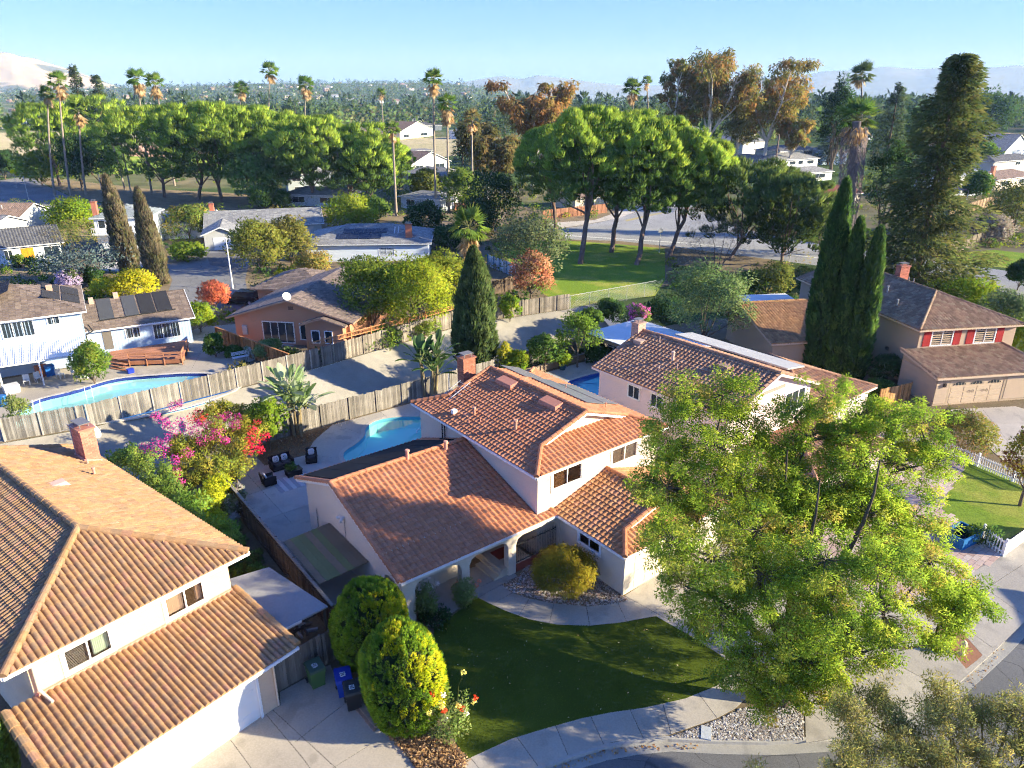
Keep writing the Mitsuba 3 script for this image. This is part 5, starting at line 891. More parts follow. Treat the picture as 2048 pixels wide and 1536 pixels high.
# ---------------------------------------------------------------- roads, park and fields beyond the gardens
ASP = (.29, .29, .285)
sheet('road', [(1095, 462), (1160, 452), (1235, 437), (1290, 418), (1335, 398), (1375, 398), (1400, 420), (1460, 452), (1600, 482), (1780, 508), (1900, 525), (2000, 540), (2150, 560), (2150, 612), (2020, 588), (1890, 563), (1740, 545), (1580, 524), (1380, 498), (1240, 482), (1110, 478)], .012, 'asphalt', 'pale grey road passing behind the umbrella pines', ASP)
sheet('road_line', [(1250, 440), (1330, 423), (1332, 425), (1253, 443)], .018, 'plain', 'faint yellow line on the side street', (.36, .30, .14))
for a, b in (((1110, 469), (1380, 486)), ((1380, 486), (1900, 545))): sheet('road_line', [a, b, (b[0], b[1] + 1.6), (a[0], a[1] + 1.4)], .018, 'plain', 'thin white line along the pale grey road', (.5, .5, .48))
sheet('pavement', [(1100, 446), (1190, 440), (1235, 424), (1300, 400), (1325, 398), (1280, 420), (1240, 436), (1160, 451), (1096, 460)], .02, 'concrete', 'pale pavement at the street corner behind the pines', (.44, .40, .34))
sheet('park_lawn', [(985, 485), (1110, 481), (1240, 486), (1330, 495), (1330, 560), (1310, 592), (1200, 604), (1140, 618), (1090, 590), (1050, 560)], .012, 'lawn', 'green park lawn under the umbrella pines')
sheet('verge', [(1110, 479), (1240, 484), (1380, 500), (1580, 526), (1560, 560), (1420, 540), (1330, 512), (1330, 497), (1240, 489)], .016, 'dirt', 'bare brown verge between the park lawn and the road')
sheet('verge', [(1880, 566), (2020, 592), (2150, 615), (2150, 640), (1990, 612), (1870, 585)], .016, 'lawn', 'green verge below the road at the right')
sheet('ground_cover', [(1885, 508), (1990, 500), (2100, 512), (2100, 545), (2000, 535), (1890, 520)], .02, 'lawn', 'green ground cover above the road at the right')
sheet('dry_slope', [(1880, 470), (1935, 440), (2010, 415), (2030, 440), (2000, 485), (1900, 500)], .03, 'dirt', 'dry brown slope below the white house at the right', (.4, .3, .2))
sheet('street', [(330, 600), (345, 560), (330, 530), (380, 520), (410, 500), (480, 505), (500, 520), (490, 560), (500, 600), (470, 625), (400, 640)], .012, 'asphalt', 'asphalt turning circle of the far cul-de-sac', (.17, .17, .17))
sheet('driveway', [(195, 498), (270, 498), (285, 530), (330, 534), (340, 560), (250, 545), (200, 540)], .016, 'concrete', 'pale driveway in front of the white balcony house', (.42, .40, .37))
sheet('driveway', [(412, 507), (476, 505), (492, 522), (470, 540), (420, 530)], .02, 'asphalt', 'dark driveway in front of the grey roofed house', (.11, .11, .115))
sheet('street', [(-80, 372), (60, 352), (95, 372), (160, 402), (330, 420), (330, 428), (120, 418), (60, 405), (-80, 420)], .012, 'asphalt', 'street along the school field at the left', (.16, .16, .17))
sheet('pine_bed', [(60, 352), (300, 378), (640, 395), (660, 420), (330, 418), (160, 400), (95, 370)], .016, 'dirt', 'bare needle covered ground under the row of umbrella pines')
sheet('sports_field', [(-100, 300), (60, 288), (420, 282), (640, 292), (640, 330), (420, 345), (120, 350), (60, 345), (-100, 335)], .012, 'lawn', 'dry green sports field of the school')
def drygrass(p, n, uv): return mix(mi.Color3f(.36, .30, .19), mi.Color3f(.28, .25, .13), fbm(p.x * .08, p.y * .08, octaves=3)) * (.8 + .4 * noise(p.x, p.y))
mat('drygrass', drygrass, .95, .1)
sheet('dry_field', [(-100, 268), (120, 262), (300, 270), (300, 290), (60, 320), (-100, 335)], .02, 'drygrass', 'straw coloured dry field at the left')
sheet('ball_field', [(238, 296), (300, 285), (420, 290), (430, 305), (330, 316), (260, 312)], .024, 'matte', 'reddish dirt infield of the ball field', (.50, .30, .19))
sheet('school_yard', [(690, 290), (760, 278), (900, 274), (1000, 276), (1000, 300), (860, 318), (700, 312)], .02, 'drygrass', 'pale yard of the school')
# pink house garden
sheet('garden_lawn', [(1932, 915), (1929, 934), (1917, 959), (1898, 980), (1884, 1017), (1898, 1032), (1921, 1047), (1952, 1060), (1994, 1078), (2015, 1080), (2060, 1050), (2120, 1010), (2048, 975), (2015, 953)], .02, 'lawn', 'green garden lawn of the pink house at the right edge')
BR = Polygon(px2([(1890, 895), (1932, 915), (1929, 934), (1917, 959), (1898, 980), (1884, 1017), (1921, 1047), (1990, 1100), (2004, 1114), (1905, 1165), (1840, 1200), (1700, 1240), (1560, 1090), (1480, 1056), (1620, 980), (1700, 900), (1800, 850)])).buffer(0)
k = sheet('brick_paving', BR.exterior.coords[:-1], .008, 'matte', 'pinkish brick paving in front of the pink house', (.30, .25, .22), raw=True)
r = np.random.default_rng(77); bf = MB(); x0, y0, x1, y1 = BR.bounds; pal = [(.50, .37, .31), (.46, .34, .29), (.54, .42, .36), (.44, .31, .26), (.5, .42, .37)]; lc = [MF.loc([x, y, 0]) for x, y in ((x0, y0), (x1, y0), (x1, y1), (x0, y1))]; us, vs_ = [q[0] for q in lc], [q[1] for q in lc]; cand = []
for i, v in enumerate(np.arange(min(vs_), max(vs_), .31)):
    for u in np.arange(min(us) + (.32 if i % 2 else 0), max(us), .64):
        c = MF(u, v, .018)
        if BR.contains(Point(c[0], c[1])): cand.append(c)
vis = sorted(cand, key=lambda c: np.linalg.norm(c - np.array([16.5, 28.0, 0])))
for i, c in enumerate(cand): pass
for i, c in enumerate(vis):
    m = MB() if i < 160 else bf; m.box(c, MF.U * .305, MF.V * .145, UP * .012, np.array(pal[r.integers(0, 5)]) * (1 + r.normal(0, .05)))
    if i < 160: m.build('brick', k, 'matte')
bf.build('brick_field', k, 'matte', kind='stuff')
TDRIVE = [(1893, 820), (2030, 813), (2090, 830), (2120, 900), (2010, 925), (1960, 880), (1930, 850)]
paved('driveway', TDRIVE, .03, 'pale sunlit concrete driveway in front of the tan house', [L2((1960, 812), (2040, 915)), L2((1905, 850), (2100, 845))], (.46, .41, .34))
# ---------------------------------------------------------------- houses farther away
GR = [(.27, .27, .26), (.24, .24, .235), (.30, .30, .285), (.22, .22, .22)]
DG = [(.13, .13, .13), (.11, .11, .115), (.15, .15, .15)]
BRN = [(.24, .17, .13), (.21, .15, .115), (.27, .19, .15)]
WH, CRM, GW = (.64, .66, .67), (.62, .55, .45), (.52, .55, .58)
def hpx(label, p0, p1, ze, D, kind='hip', slope=.32, wall=WH, pal=GR, wins=(), axis='v', seed=1, tile=('shingle', .7, .36), oh=.5, name='house', fin=True):
    a, b = G(*p0, ze), G(*p1, ze); W = math.dist(a[:2], b[:2]); fr = Fr((a[0], a[1], 0), math.degrees(math.atan2(b[1] - a[1], b[0] - a[0])))
    h = House(name, label, fr, wall, pal, tile, (.72, .72, .72), seed=seed, caps=False); h.vol(kind, oh, W - oh, oh, D - oh, ze, slope, oh, axis); h.W, h.D = W, D
    for f, x0, x1, z0, z1, n in wins: L_ = (W if f in 'fb' else D) - 2 * oh; h.win(f, x0 * L_, x1 * L_, z0, z1, n)
    if fin: h.done()
    return h
W2 = (('f', .12, .3, 3.6, 4.8, 2), ('f', .62, .85, 3.6, 4.8, 2), ('f', .15, .4, .9, 2.1, 2), ('r', .3, .5, 3.6, 4.8, 2))
W1_ = (('f', .15, .35, .9, 2.1, 2), ('f', .6, .85, .9, 2.1, 2), ('r', .3, .6, .9, 2.1, 2))
h = hpx('white house with grey shingle roof and a row of solar panels', (600, 490), (862, 487), 2.75, 14, 'hip', .30, (.60, .66, .72), GR, (('f', .60, .72, .9, 2.1, 2),), seed=31, fin=False); fr = h.fr; pl = (2.75, 0, .30, 0, 0); h.siding('f', .2, 2.7, (.60, .66, .72), .2)
for i in range(4): panel_on(h.k, fr, pl, 5.3 + i * 1.75, 6.95 + i * 1.75, 1.6, 3.4, (.015, .018, .03), .12); panel_on(h.k, fr, pl, 6.1 + i * 1.75, 7.75 + i * 1.75, 3.5, 5.0, (.015, .018, .03), .12)
chimney(h.k, fr(16.6, 2.2, 3), fr.U, fr.V, 1.0, .7, 2.9, 5.4, (.50, .18, .11), h.r, bricks=False); m = MB((.55, .55, .55)); m.tube([fr(14.2, 2, 3.2), fr(14.2, 5.5, 4.5)], .1, 6); m.tube([fr(14.8, 2, 3.2), fr(14.8, 5.5, 4.5)], .1, 6); m.build('duct', h.k, 'metalpaint'); h.done()
h = hpx('grey house with a white garage door facing the far cul-de-sac', (400, 472), (481, 468), 2.6, 16, 'gable', .40, (.42, .43, .43), GR, (), seed=32, fin=False); h.slab('garage_door', 'f', 1.4, h.W - 1.9, .05, 2.1, (.66, .70, .74), .03, .03); h.vol('gable', .5, 20, 7.5, 19, 2.7, .34, .5, 'u'); h.done()
h = hpx('white two-storey house with a balcony and grey green hip roof', (177, 437), (297, 434), 5.3, 10, 'hip', .33, (.62, .66, .70), [(.27, .30, .29), (.25, .28, .27), (.29, .32, .31)], (('f', .32, .55, 3.5, 4.8, 3), ('f', .08, .2, 3.5, 4.8, 1)), seed=33, fin=False)
m = MB((.7, .72, .74)); fr = h.fr
m.box(fr(h.W / 2, -.3, 2.75), fr.U * (h.W / 2 - .4), fr.V * .75, UP * .12); m.build('balcony', h.k, 'metalpaint'); m = MB((.72, .74, .76)); m.bar(fr(.4, -1, 3.8), fr(h.W - .4, -1, 3.8), .08, .08)
for u in np.arange(.4, h.W - .4, .28): m.bar(fr(u, -1, 2.85), fr(u, -1, 3.8), .05, .05, up=fr.V)
m.build('railing', h.k, 'metalpaint'); h.slab('garage_door', 'f', 1.2, 6.2, .05, 2.2, (.60, .64, .68), .03, .03); chimney(h.k, fr(.2, 3, 3), fr.U, fr.V, .8, .7, 2, 7.6, (.45, .17, .11), h.r, bricks=False); h.done()
h = hpx('low grey green roofed house wing with a brick chimney', (318, 450), (428, 446), 2.7, 11, 'gable', .3, WH, [(.27, .30, .29), (.25, .28, .27)], (), 'u', 34, fin=False); chimney(h.k, h.fr(h.W - .6, 4, 3), h.fr.U, h.fr.V, .8, .8, 3, 5.6, (.48, .17, .11), h.r, bricks=False); h.done()
h = hpx('house with black tile roof and bright orange front doors', (-70, 503), (128, 484), 2.75, 11, 'gable', .36, (.60, .64, .68), DG, (('f', .36, .44, .8, 2.2, 2), ('f', .80, .97, .7, 2.2, 2)), 'u', 35, ('wave', .4, .4), fin=False)
for x in (.50, .565): h.slab('door', 'f', x * h.W, x * h.W + .8, .05, 2.3, (.70, .28, .02), .04, .03, bsdf='wood')
h.slab('door_panel', 'f', .55 * h.W, .562 * h.W, .05, 2.3, (.30, .1, .02), .03, .03); h.done()
h = hpx('house with brown tile roof and a white gable at the left edge', (38, 436), (107, 419), 2.8, 24, 'gable', .36, (.66, .69, .72), BRN, (), seed=36, tile=('wave', .4, .4), fin=False)
for v in (5, 9, 13): vent_pipe(h.k, h.fr(h.W * .3, v, 4.0), .6, .08, (.6, .58, .55))
h.done()
hpx('small grey roofed white house behind the black tile roof', (-20, 455), (60, 440), 2.8, 8, 'gable', .34, WH, GR, (), seed=37)
hpx('tan two-storey house with grey roof behind the tall palms', (800, 345), (897, 352), 5.5, 10, 'hip', .30, (.46, .44, .38), GR, W2, seed=38)
hpx('white gabled house with brown roof behind the tall palms', (822, 330), (903, 322), 5.3, 22, 'gable', .36, WH, BRN, W2, seed=39)
hpx('low white house wing below the tall palms', (795, 392), (880, 400), 2.7, 8, 'hip', .3, GW, GR, W1_, seed=40)
hpx('pale two-storey house half hidden behind the umbrella pine row', (570, 350), (665, 347), 5.3, 11, 'hip', .33, (.46, .52, .56), GR, W2, seed=41)
hpx('low house with grey roof under the umbrella pine row', (560, 388), (690, 392), 2.7, 9, 'hip', .33, GW, GR, W1_, seed=42)
hpx('white two-storey house with grey hip roof left of the shaggy palm', (1549, 321), (1641, 316), 5.3, 10, 'hip', .33, WH, GR, (('f', .1, .2, 3.7, 4.7, 1), ('f', .35, .48, 3.7, 4.7, 1), ('f', .55, .65, 3.7, 4.7, 1), ('f', .75, .9, 3.7, 4.7, 1)), seed=43)
hpx('low grey roofed house wing left of the shaggy palm', (1567, 349), (1670, 342), 2.7, 9, 'hip', .32, WH, GR, W1_, seed=44)
hpx('low white gabled house beside the umbrella pine crown', (1500, 338), (1545, 330), 2.7, 16, 'gable', .40, WH, GR, (), seed=45)
hpx('pale blue two-storey house just left of the shaggy palm', (1647, 301), (1700, 300), 5.3, 10, 'hip', .32, (.50, .62, .74), GR, W2, seed=46)
hpx('dark grey roofed house behind the white hip roofed house', (1560, 303), (1640, 298), 5.3, 12, 'hip', .3, (.5, .5, .5), DG, W2, seed=47)
hpx('house with dark red tile roof behind the shaggy palm', (1650, 392), (1728, 386), 2.8, 9, 'gable', .36, CRM, [(.34, .14, .09), (.3, .12, .08)], W1_, 'u', 48, ('wave', .4, .4))
h = hpx('white two-storey house with two brick chimneys above the dry slope', (1890, 354), (1984, 347), 5.4, 10, 'hip', .33, WH, [(.26, .28, .31), (.24, .26, .29)], W2, seed=49, fin=False); chimney(h.k, h.fr(.6, -.2, 3), h.fr.U, h.fr.V, 1, .8, 0, 7.4, (.5, .2, .13), h.r, bricks=False); chimney(h.k, h.fr(h.W + 2, 1, 3), h.fr.U, h.fr.V, 1, .8, 0, 7.0, (.5, .2, .13), h.r, bricks=False)
m = MB((.33, .24, .18)); fr = h.fr; m.hexa([fr(u, v, z) for u, v, z in ((0, -4.5, 2.5), (8, -4.5, 2.5), (8, .4, 2.9), (0, .4, 2.9))] + [fr(u, v, z + .15) for u, v, z in ((0, -4.5, 2.5), (8, -4.5, 2.5), (8, .4, 2.9), (0, .4, 2.9))]); m.build('patio_roof', h.k, 'wood')
for u in (.3, 4, 7.7): m = MB((.6, .6, .6)); m.box(fr(u, -4.3, 1.25), fr.U * .08, fr.V * .08, UP * 1.25); m.build('post', h.k, 'wood')
h.done()
hpx('brown roofed low house behind the redwood at the right', (1880, 292), (1972, 288), 2.8, 12, 'hip', .3, CRM, BRN, W1_, seed=50)
hpx('small white two-storey house behind the redwood', (1884, 262), (1922, 260), 5.3, 9, 'hip', .32, WH, GR, W2, seed=51)
hpx('cream two-storey house with brown roof at the right edge', (1962, 278), (2048, 273), 5.3, 10, 'hip', .32, CRM, BRN, W2, seed=52)
hpx('white gabled house at the right edge below the cream house', (2012, 302), (2060, 296), 2.8, 14, 'gable', .4, WH, GR, (), seed=53)
hpx('grey roofed house with one small window at the right edge', (1990, 324), (2080, 317), 5.3, 10, 'hip', .3, (.55, .52, .48), DG, (('f', .5, .6, 3.8, 4.7, 2),), seed=54)
hpx('brown roofed house behind the chimneys at the right edge', (1995, 360), (2075, 350), 2.8, 10, 'hip', .32, CRM, BRN, W1_, seed=55)
hpx('low tan house on the street corner behind the umbrella pines', (1150, 398), (1260, 388), 2.7, 10, 'hip', .32, CRM, BRN, W1_, seed=56)
for i, (p0, p1, ze, D, lb, w_, pa) in enumerate((((690, 270), (768, 264), 4, 20, 'long low cream school building, left one', (.66, .58, .48), BRN), ((800, 264), (868, 258), 4.5, 18, 'cream school building with a tan gable, right one', (.68, .58, .46), BRN), ((835, 252), (885, 250), 4, 20, 'dark flat school building behind the cream ones', (.12, .14, .17), DG), ((928, 262), (978, 260), 5, 15, 'white school hall between the palms and the gum tree', (.7, .7, .7), [(.5, .5, .5)] * 2), ((812, 302), (868, 300), 3.5, 6, 'dark green walled court beside the school yard', (.08, .13, .14), [(.3, .3, .3)] * 2))): hpx(lb, p0, p1, ze, D, 'gable' if i == 1 else 'hip', .22, w_, pa, (('f', .1, .25, 1, 2.6, 2), ('f', .6, .8, 1, 2.6, 2)) if i < 2 else (), seed=60 + i, name='school_building', tile=None)
# ---------------------------------------------------------------- the big tree in front
r = np.random.default_rng(101)
TB = G(1562, 1405); fo = Foliage(); wd_ = MB((.115, .09, .065))
LOBES = [(1368, 805, 25.5, 1.15), (1445, 790, 25.6, 1.2), (1335, 880, 25, 1.2), (1420, 885, 24.6, 1.4), (1495, 860, 26, 1.0), (1650, 795, 26, 1.0), (1622, 870, 26, 1.0), (1560, 965, 25.4, .9), (1765, 850, 25.5, 1.05), (1838, 850, 25.2, 1.1), (1800, 925, 24.8, 1.3), (1718, 935, 25, 1.1), (1868, 925, 24.4, .9),
    (1330, 975, 24, 1.2), (1420, 990, 24, 1.35), (1515, 1060, 24, 1.3), (1640, 1010, 24.4, 1.3), (1740, 1030, 23.7, 1.4), (1830, 1030, 24, 1.3), (1345, 1085, 23, 1.1), (1425, 1110, 22.8, 1.3), (1530, 1150, 22.8, 1.5), (1650, 1120, 22.6, 1.5), (1760, 1140, 22.3, 1.45), (1860, 1120, 22.8, 1.2), (1925, 1180, 23, .9),
    (1365, 1170, 22.8, .95), (1440, 1225, 22.4, 1.25), (1560, 1240, 22, 1.4), (1660, 1240, 21.8, 1.3), (1770, 1230, 22, 1.1), (1890, 1235, 22.5, .95), (1950, 1215, 22.4, .7), (1490, 1305, 22.6, 1.1), (1600, 1315, 22.2, 1.1), (1505, 1370, 22.8, .85), (1640, 1360, 22, .9), (1770, 1290, 22, .7), (1880, 1290, 22.4, .6), (1700, 1310, 22, .8), (1530, 1395, 21.9, .8), (1600, 1385, 21.6, .8), (1560, 1350, 21.5, .8), (1470, 1350, 22, .8), (1660, 1330, 21.4, .8), (1530, 900, 26, 1.0), (1590, 920, 25.6, 1.0), (1690, 870, 25.6, .9), (1680, 960, 25, 1.1), (1600, 1000, 24.4, 1.1), (1500, 1000, 24.6, 1.1), (1730, 830, 26, .8), (1580, 830, 26.4, .7), (1580, 1050, 26, 1.2), (1480, 950, 26.5, 1.0), (1700, 1010, 26.5, 1.2), (1400, 1020, 26, 1.2), (1800, 1090, 25, 1.2), (1480, 1150, 25, 1.3), (1640, 1160, 25.5, 1.4)]
fork = TB + [.25, .1, 2.3]; limb(wd_, r, TB - [0, 0, .1], fork, .36, .27, .05, 5, 10)
mains = [G(1475, 1000, 0) * 0 + GY(1475, 1040, 24.4), GY(1700, 1080, 24), GY(1840, 1160, 23.2), GY(1640, 960, 25.4), GY(1440, 1200, 23), GY(1580, 1180, 23), GY(1450, 900, 27), GY(1760, 920, 26.5), GY(1575, 900, 27)]
forks = []
for q in mains:
    p = limb(wd_, r, fork - [0, 0, .3], q, .20, .03, .22, 7, 8); forks += [(x, .03 + .17 * (1 - i / 6)) for i, x in enumerate(p)][2:]
fp = np.array([x for x, _ in forks]); allC = []
LOBES = [(x, y, Y + (3.4 if y < 950 else 2.4 if y < 1050 else 0), q * (1.28 if y < 1000 else 1.1)) for x, y, Y, q in LOBES]
LOBES += [(x + r.normal(0, 14), y + r.normal(0, 14), Y + r.uniform(2.8, 4.6), q) for x, y, Y, q in LOBES if 930 < y < 1330][::2]
tw = MB((.13, .105, .08))
LOBES = [(x, y, min(Y, 27.4 if y > 930 else 29.2), q) for x, y, Y, q in LOBES]
LOBES.sort(key=lambda q: np.linalg.norm(GY(*q[:3]) - fork))
for (x, y, Y, rad) in LOBES:
    c = GY(x, y, Y); rad *= .98; cost = np.linalg.norm(fp - c, axis=1) + 1.2 * np.maximum(fp[:, 2] - c[2] + .3, 0); j = int(np.argmin(cost)); p = limb(wd_, r, fp[j], c, .07, .022, .2, 6, 6); fp = np.vstack([fp, p[2:5]])
    k = int(15 * rad ** 1.6) + 7; d = rdir(r, k); d[:, 2] *= .75; C = c + d * rad * r.uniform(.45, 1.12, (k, 1)); allC.append(C)
    for q in C: limb(tw, r, c + (q - c) * .1, q, .016, .005, .3, 4, 4)
allC = np.vstack(allC); ctr = TB + [.5, .6, 6.5]
# a few hanging outer sprays leave gaps between them
keep = allC[:, 2] > 1.6; allC = allC[keep]; pk = r.choice(6, len(allC), p=[.3, .22, .2, .13, .1, .05])
clumps(fo, r, allC, np.stack([r.uniform(.26, .5, len(allC))] * 2 + [r.uniform(.2, .36, len(allC))], 1), 150, .125, .05, [(.24, .32, .035), (.18, .26, .03), (.29, .36, .04), (.12, .19, .03), (.33, .36, .05), (.33, .27, .06)], up=.05, droop=.25, crown=(ctr, .75), shell=.15, pick=pk, jit=.2, soft=.45)
plant('street_tree', 'large yellow green broadleaf tree with dark spreading limbs beside the near sidewalk', 'tree', {'trunk': wd_.ply('bark'), 'twigs': tw.ply('bark'), 'crown': fo.ply()})
# olive at the bottom right corner
r = np.random.default_rng(102); OB = G(1900, 1700, -.1); OB = np.array([OB[0] + .6, OB[1] - .3, 0.0])
fo = Foliage(); m = MB((.2, .17, .13)); OL = [(1700, 1420, 19.2), (1760, 1400, 19.6), (1800, 1450, 18.7), (1880, 1395, 19.4), (1900, 1450, 18.4), (1960, 1430, 18.8), (2030, 1420, 18.6), (1720, 1480, 18.2), (1800, 1510, 17.8), (1690, 1530, 17.4), (1870, 1510, 17.7), (1960, 1500, 17.8), (2050, 1490, 17.8), (2110, 1440, 18.4), (1900, 1560, 17), (1760, 1570, 16.8), (2020, 1560, 17), (1840, 1600, 16.5), (2120, 1540, 17.2), (1950, 1630, 16.2), (1500, 1560, 17.6), (1620, 1570, 17.2), (1990, 1680, 16), (2150, 1640, 16.2)]
C = []
fk = OB + [0, .2, 1.6]; limb(m, r, OB - [0, 0, .2], fk, .22, .17, .1, 5, 9)
for (x, y, Y) in OL:
    c = GY(x, y, Y); p = limb(m, r, fk, c, .07, .02, .15, 6, 6); k = 26 if x > 1680 else 6; q = c + rdir(r, k) * r.uniform(.2, .85, (k, 1)) * [1, 1, .8]; C.append(q)
    for z in q: limb(m, r, c, z, .012, .004, .2, 4, 4)
C = np.vstack(C); clumps(fo, r, C, r.uniform(.2, .4, len(C)), 110, .12, .036, [(.30, .285, .09), (.24, .24, .075), (.35, .32, .11), (.18, .19, .06), (.38, .33, .10)], up=.5, out=.9, crown=(OB + [0, 1, 3], .5), shell=.1, soft=.5)
plant('olive_tree', 'grey green olive tree with fine leaves in the bottom right corner', 'tree', {'trunk': m.ply('bark'), 'crown': fo.ply()})
# the two clipped mounds by the driveway
def thuja(seed, base, rx, ry, H, lean):
    r = np.random.default_rng(seed); n = 1150; d = rdir(r, n); d = d[d[:, 2] > -.75]; n = len(d)
    bump = 1 + .07 * (meshkit.fbm(d * 2.2 + seed, 2) - .5) * 2
    P = d * [rx, ry, H / 2] * bump[:, None] + [0, 0, H / 2]; P[:, 0] += P[:, 2] * lean[0]; P[:, 1] += P[:, 2] * lean[1]
    nn = nz(d / [rx, ry, H / 2]); fo = Foliage()
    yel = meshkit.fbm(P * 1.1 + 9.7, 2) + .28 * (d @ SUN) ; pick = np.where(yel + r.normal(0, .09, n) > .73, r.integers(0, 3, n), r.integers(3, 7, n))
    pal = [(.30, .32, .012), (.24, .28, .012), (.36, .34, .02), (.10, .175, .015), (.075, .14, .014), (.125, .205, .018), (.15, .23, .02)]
    per = 46; Pk, nk = np.repeat(P, per, 0), np.repeat(nn, per, 0); o = rdir(r, n * per)
    D = nz(nk * .9 + UP * .8 + o * .45); Q = Pk + o * [.085, .085, .16] - nk * .03 - UP * .05
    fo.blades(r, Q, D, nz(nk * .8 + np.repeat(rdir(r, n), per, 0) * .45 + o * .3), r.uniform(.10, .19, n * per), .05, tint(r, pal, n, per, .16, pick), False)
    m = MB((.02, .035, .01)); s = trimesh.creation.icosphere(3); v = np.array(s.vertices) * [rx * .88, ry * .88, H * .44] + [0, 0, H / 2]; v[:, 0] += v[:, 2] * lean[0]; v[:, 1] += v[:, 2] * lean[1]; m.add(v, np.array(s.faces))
    t = MB((.14, .1, .07)); t.tube([[0, 0, -.1], [0, 0, H * .5]], .14, 8)
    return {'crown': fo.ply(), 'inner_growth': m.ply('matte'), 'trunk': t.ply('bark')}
b1 = G(742, 1325); b2 = G(822, 1450)
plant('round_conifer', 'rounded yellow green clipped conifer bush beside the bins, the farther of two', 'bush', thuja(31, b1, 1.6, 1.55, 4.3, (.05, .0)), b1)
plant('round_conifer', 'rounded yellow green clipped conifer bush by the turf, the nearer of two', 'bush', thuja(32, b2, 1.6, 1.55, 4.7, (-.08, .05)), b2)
# ---------------------------------------------------------------- plant builders for the gardens and the middle distance
def blob_tree(seed, H, rad, pal, th=.25, n=46, per=60, ln=.3, wd=None, tc=(.16, .12, .09), tr=None, flat=1.0, droop=.1, up=.2, jit=.17, cr=.3, soft=.35, tri=False, limbs=7, open_=0.0, spread=1.0):
    r = np.random.default_rng(seed); z0 = H * th; rz = (H - z0) / 2; c0 = np.array([0, 0, z0 + rz]); wd = wd or ln * .5
    d = rdir(r, n); d[:, 2] = np.where(d[:, 2] < -.6, -d[:, 2], d[:, 2]); b = .72 + .5 * (meshkit.fbm(d * 1.6 + seed * 3.1, 2) - .35)
    C = c0 + d * np.array([rad, rad, rz * flat])[None] * np.minimum(b * 1.15, .98)[:, None] * r.uniform(.62 + open_, 1.0, (n, 1)); R = rad * cr * r.uniform(.75, 1.25, n)
    fo = Foliage(); clumps(fo, r, C, np.stack([R, R, R * .8], 1), per, ln, wd, pal, up=up, droop=droop, crown=(c0 - [0, 0, rz * .5], .9), shell=.45, jit=jit, soft=soft, tri=tri)
    m = MB(tc); tr = tr or H * .022; limb(m, r, [0, 0, -.2], [0, 0, z0 + rz * .3], tr, tr * .6, .05, 5, 7)
    for i in range(limbs): limb(m, r, [0, 0, z0 * .8 + rz * .1 * i / limbs], C[i] * [.8, .8, .95], tr * .45, tr * .12, .15, 5, 5)
    return {'trunk': m.ply('bark'), 'crown': fo.ply()}
def px_tree(name, label, cat, bx, by, ty, wpx, pal, seed, group=None, maker=None, z0=0.0, **kw):
    b = G(bx, by, z0); H = top_at(b, ty) - z0; dep = b[1] * PC + CAMH * PS; rad = wpx / 2 * dep / FPX
    kw.setdefault('ln', max(.15, dep * .0038)); return plant(name, label, cat, (maker or blob_tree)(seed, H, rad, pal, **kw), b, group=group)
def cypress(seed, H, rad, pal, n=420, per=26, ln=.42, fat=.30):
    r = np.random.default_rng(seed); t = r.random(n) ** .8; prof = np.minimum(1, (t / .28 * .32 + .68)) * (1 - t ** 2.8) ** .85; a = r.uniform(0, 2 * np.pi, n)
    rr = rad * prof * (1 + .22 * (meshkit.noise(np.column_stack([np.cos(a) * 1.8, np.sin(a) * 1.8, t * H * .4]) + seed) - .5) * 2) * r.uniform(.72, 1.0, n)
    C = np.column_stack([rr * np.cos(a), rr * np.sin(a), t * (H - ln * .6)]); o = np.column_stack([np.cos(a), np.sin(a), a * 0 + .1]); fo = Foliage()
    Ck, ok = np.repeat(C, per, 0), np.repeat(o, per, 0); q = rdir(r, n * per); P = Ck + q * [ln * .38, ln * .38, ln * .9]
    fo.blades(r, P, nz(UP + ok * .35 + q * .4), nz(ok * .85 + np.repeat(rdir(r, n), per, 0) * .5 + q * .3), ln * r.uniform(.5, 1, n * per), ln * .3, tint(r, pal, n, per, .18), True)
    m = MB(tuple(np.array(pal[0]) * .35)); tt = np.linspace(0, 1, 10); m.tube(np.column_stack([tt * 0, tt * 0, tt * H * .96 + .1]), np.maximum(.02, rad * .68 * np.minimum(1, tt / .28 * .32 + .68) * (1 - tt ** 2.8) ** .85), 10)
    k = MB((.16, .12, .09)); k.tube([[0, 0, -.2], [0, 0, H * .4]], rad * .15, 7)
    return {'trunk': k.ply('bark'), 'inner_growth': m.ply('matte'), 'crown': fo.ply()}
def fan(fo, r, base, d, L, wdt, col, nb=11, droop=.3, seg=True, spread=1.25):
    # one fan leaf: blades spreading from the end of its stalk
    side = unit(np.cross(d, UP + r.normal(0, .15, 3))); a = np.linspace(-spread, spread, nb); D = np.cos(a)[:, None] * d + np.sin(a)[:, None] * side - UP * droop * (1 + np.abs(a)[:, None] * .4)
    D = nz(D); P = np.repeat(base[None], nb, 0); S = nz(np.repeat((d * .5 + UP * .7)[None], nb, 0) + r.normal(0, .25, (nb, 3))); fo.blades(r, P, D, S, L * (1 - .25 * np.abs(a) / spread), wdt, np.repeat(np.array(col)[None], nb, 0) * (1 + r.normal(0, .1, (nb, 1))), False, np.repeat(unit(np.cross(side, d))[None], nb, 0) + r.normal(0, .2, (nb, 3)))
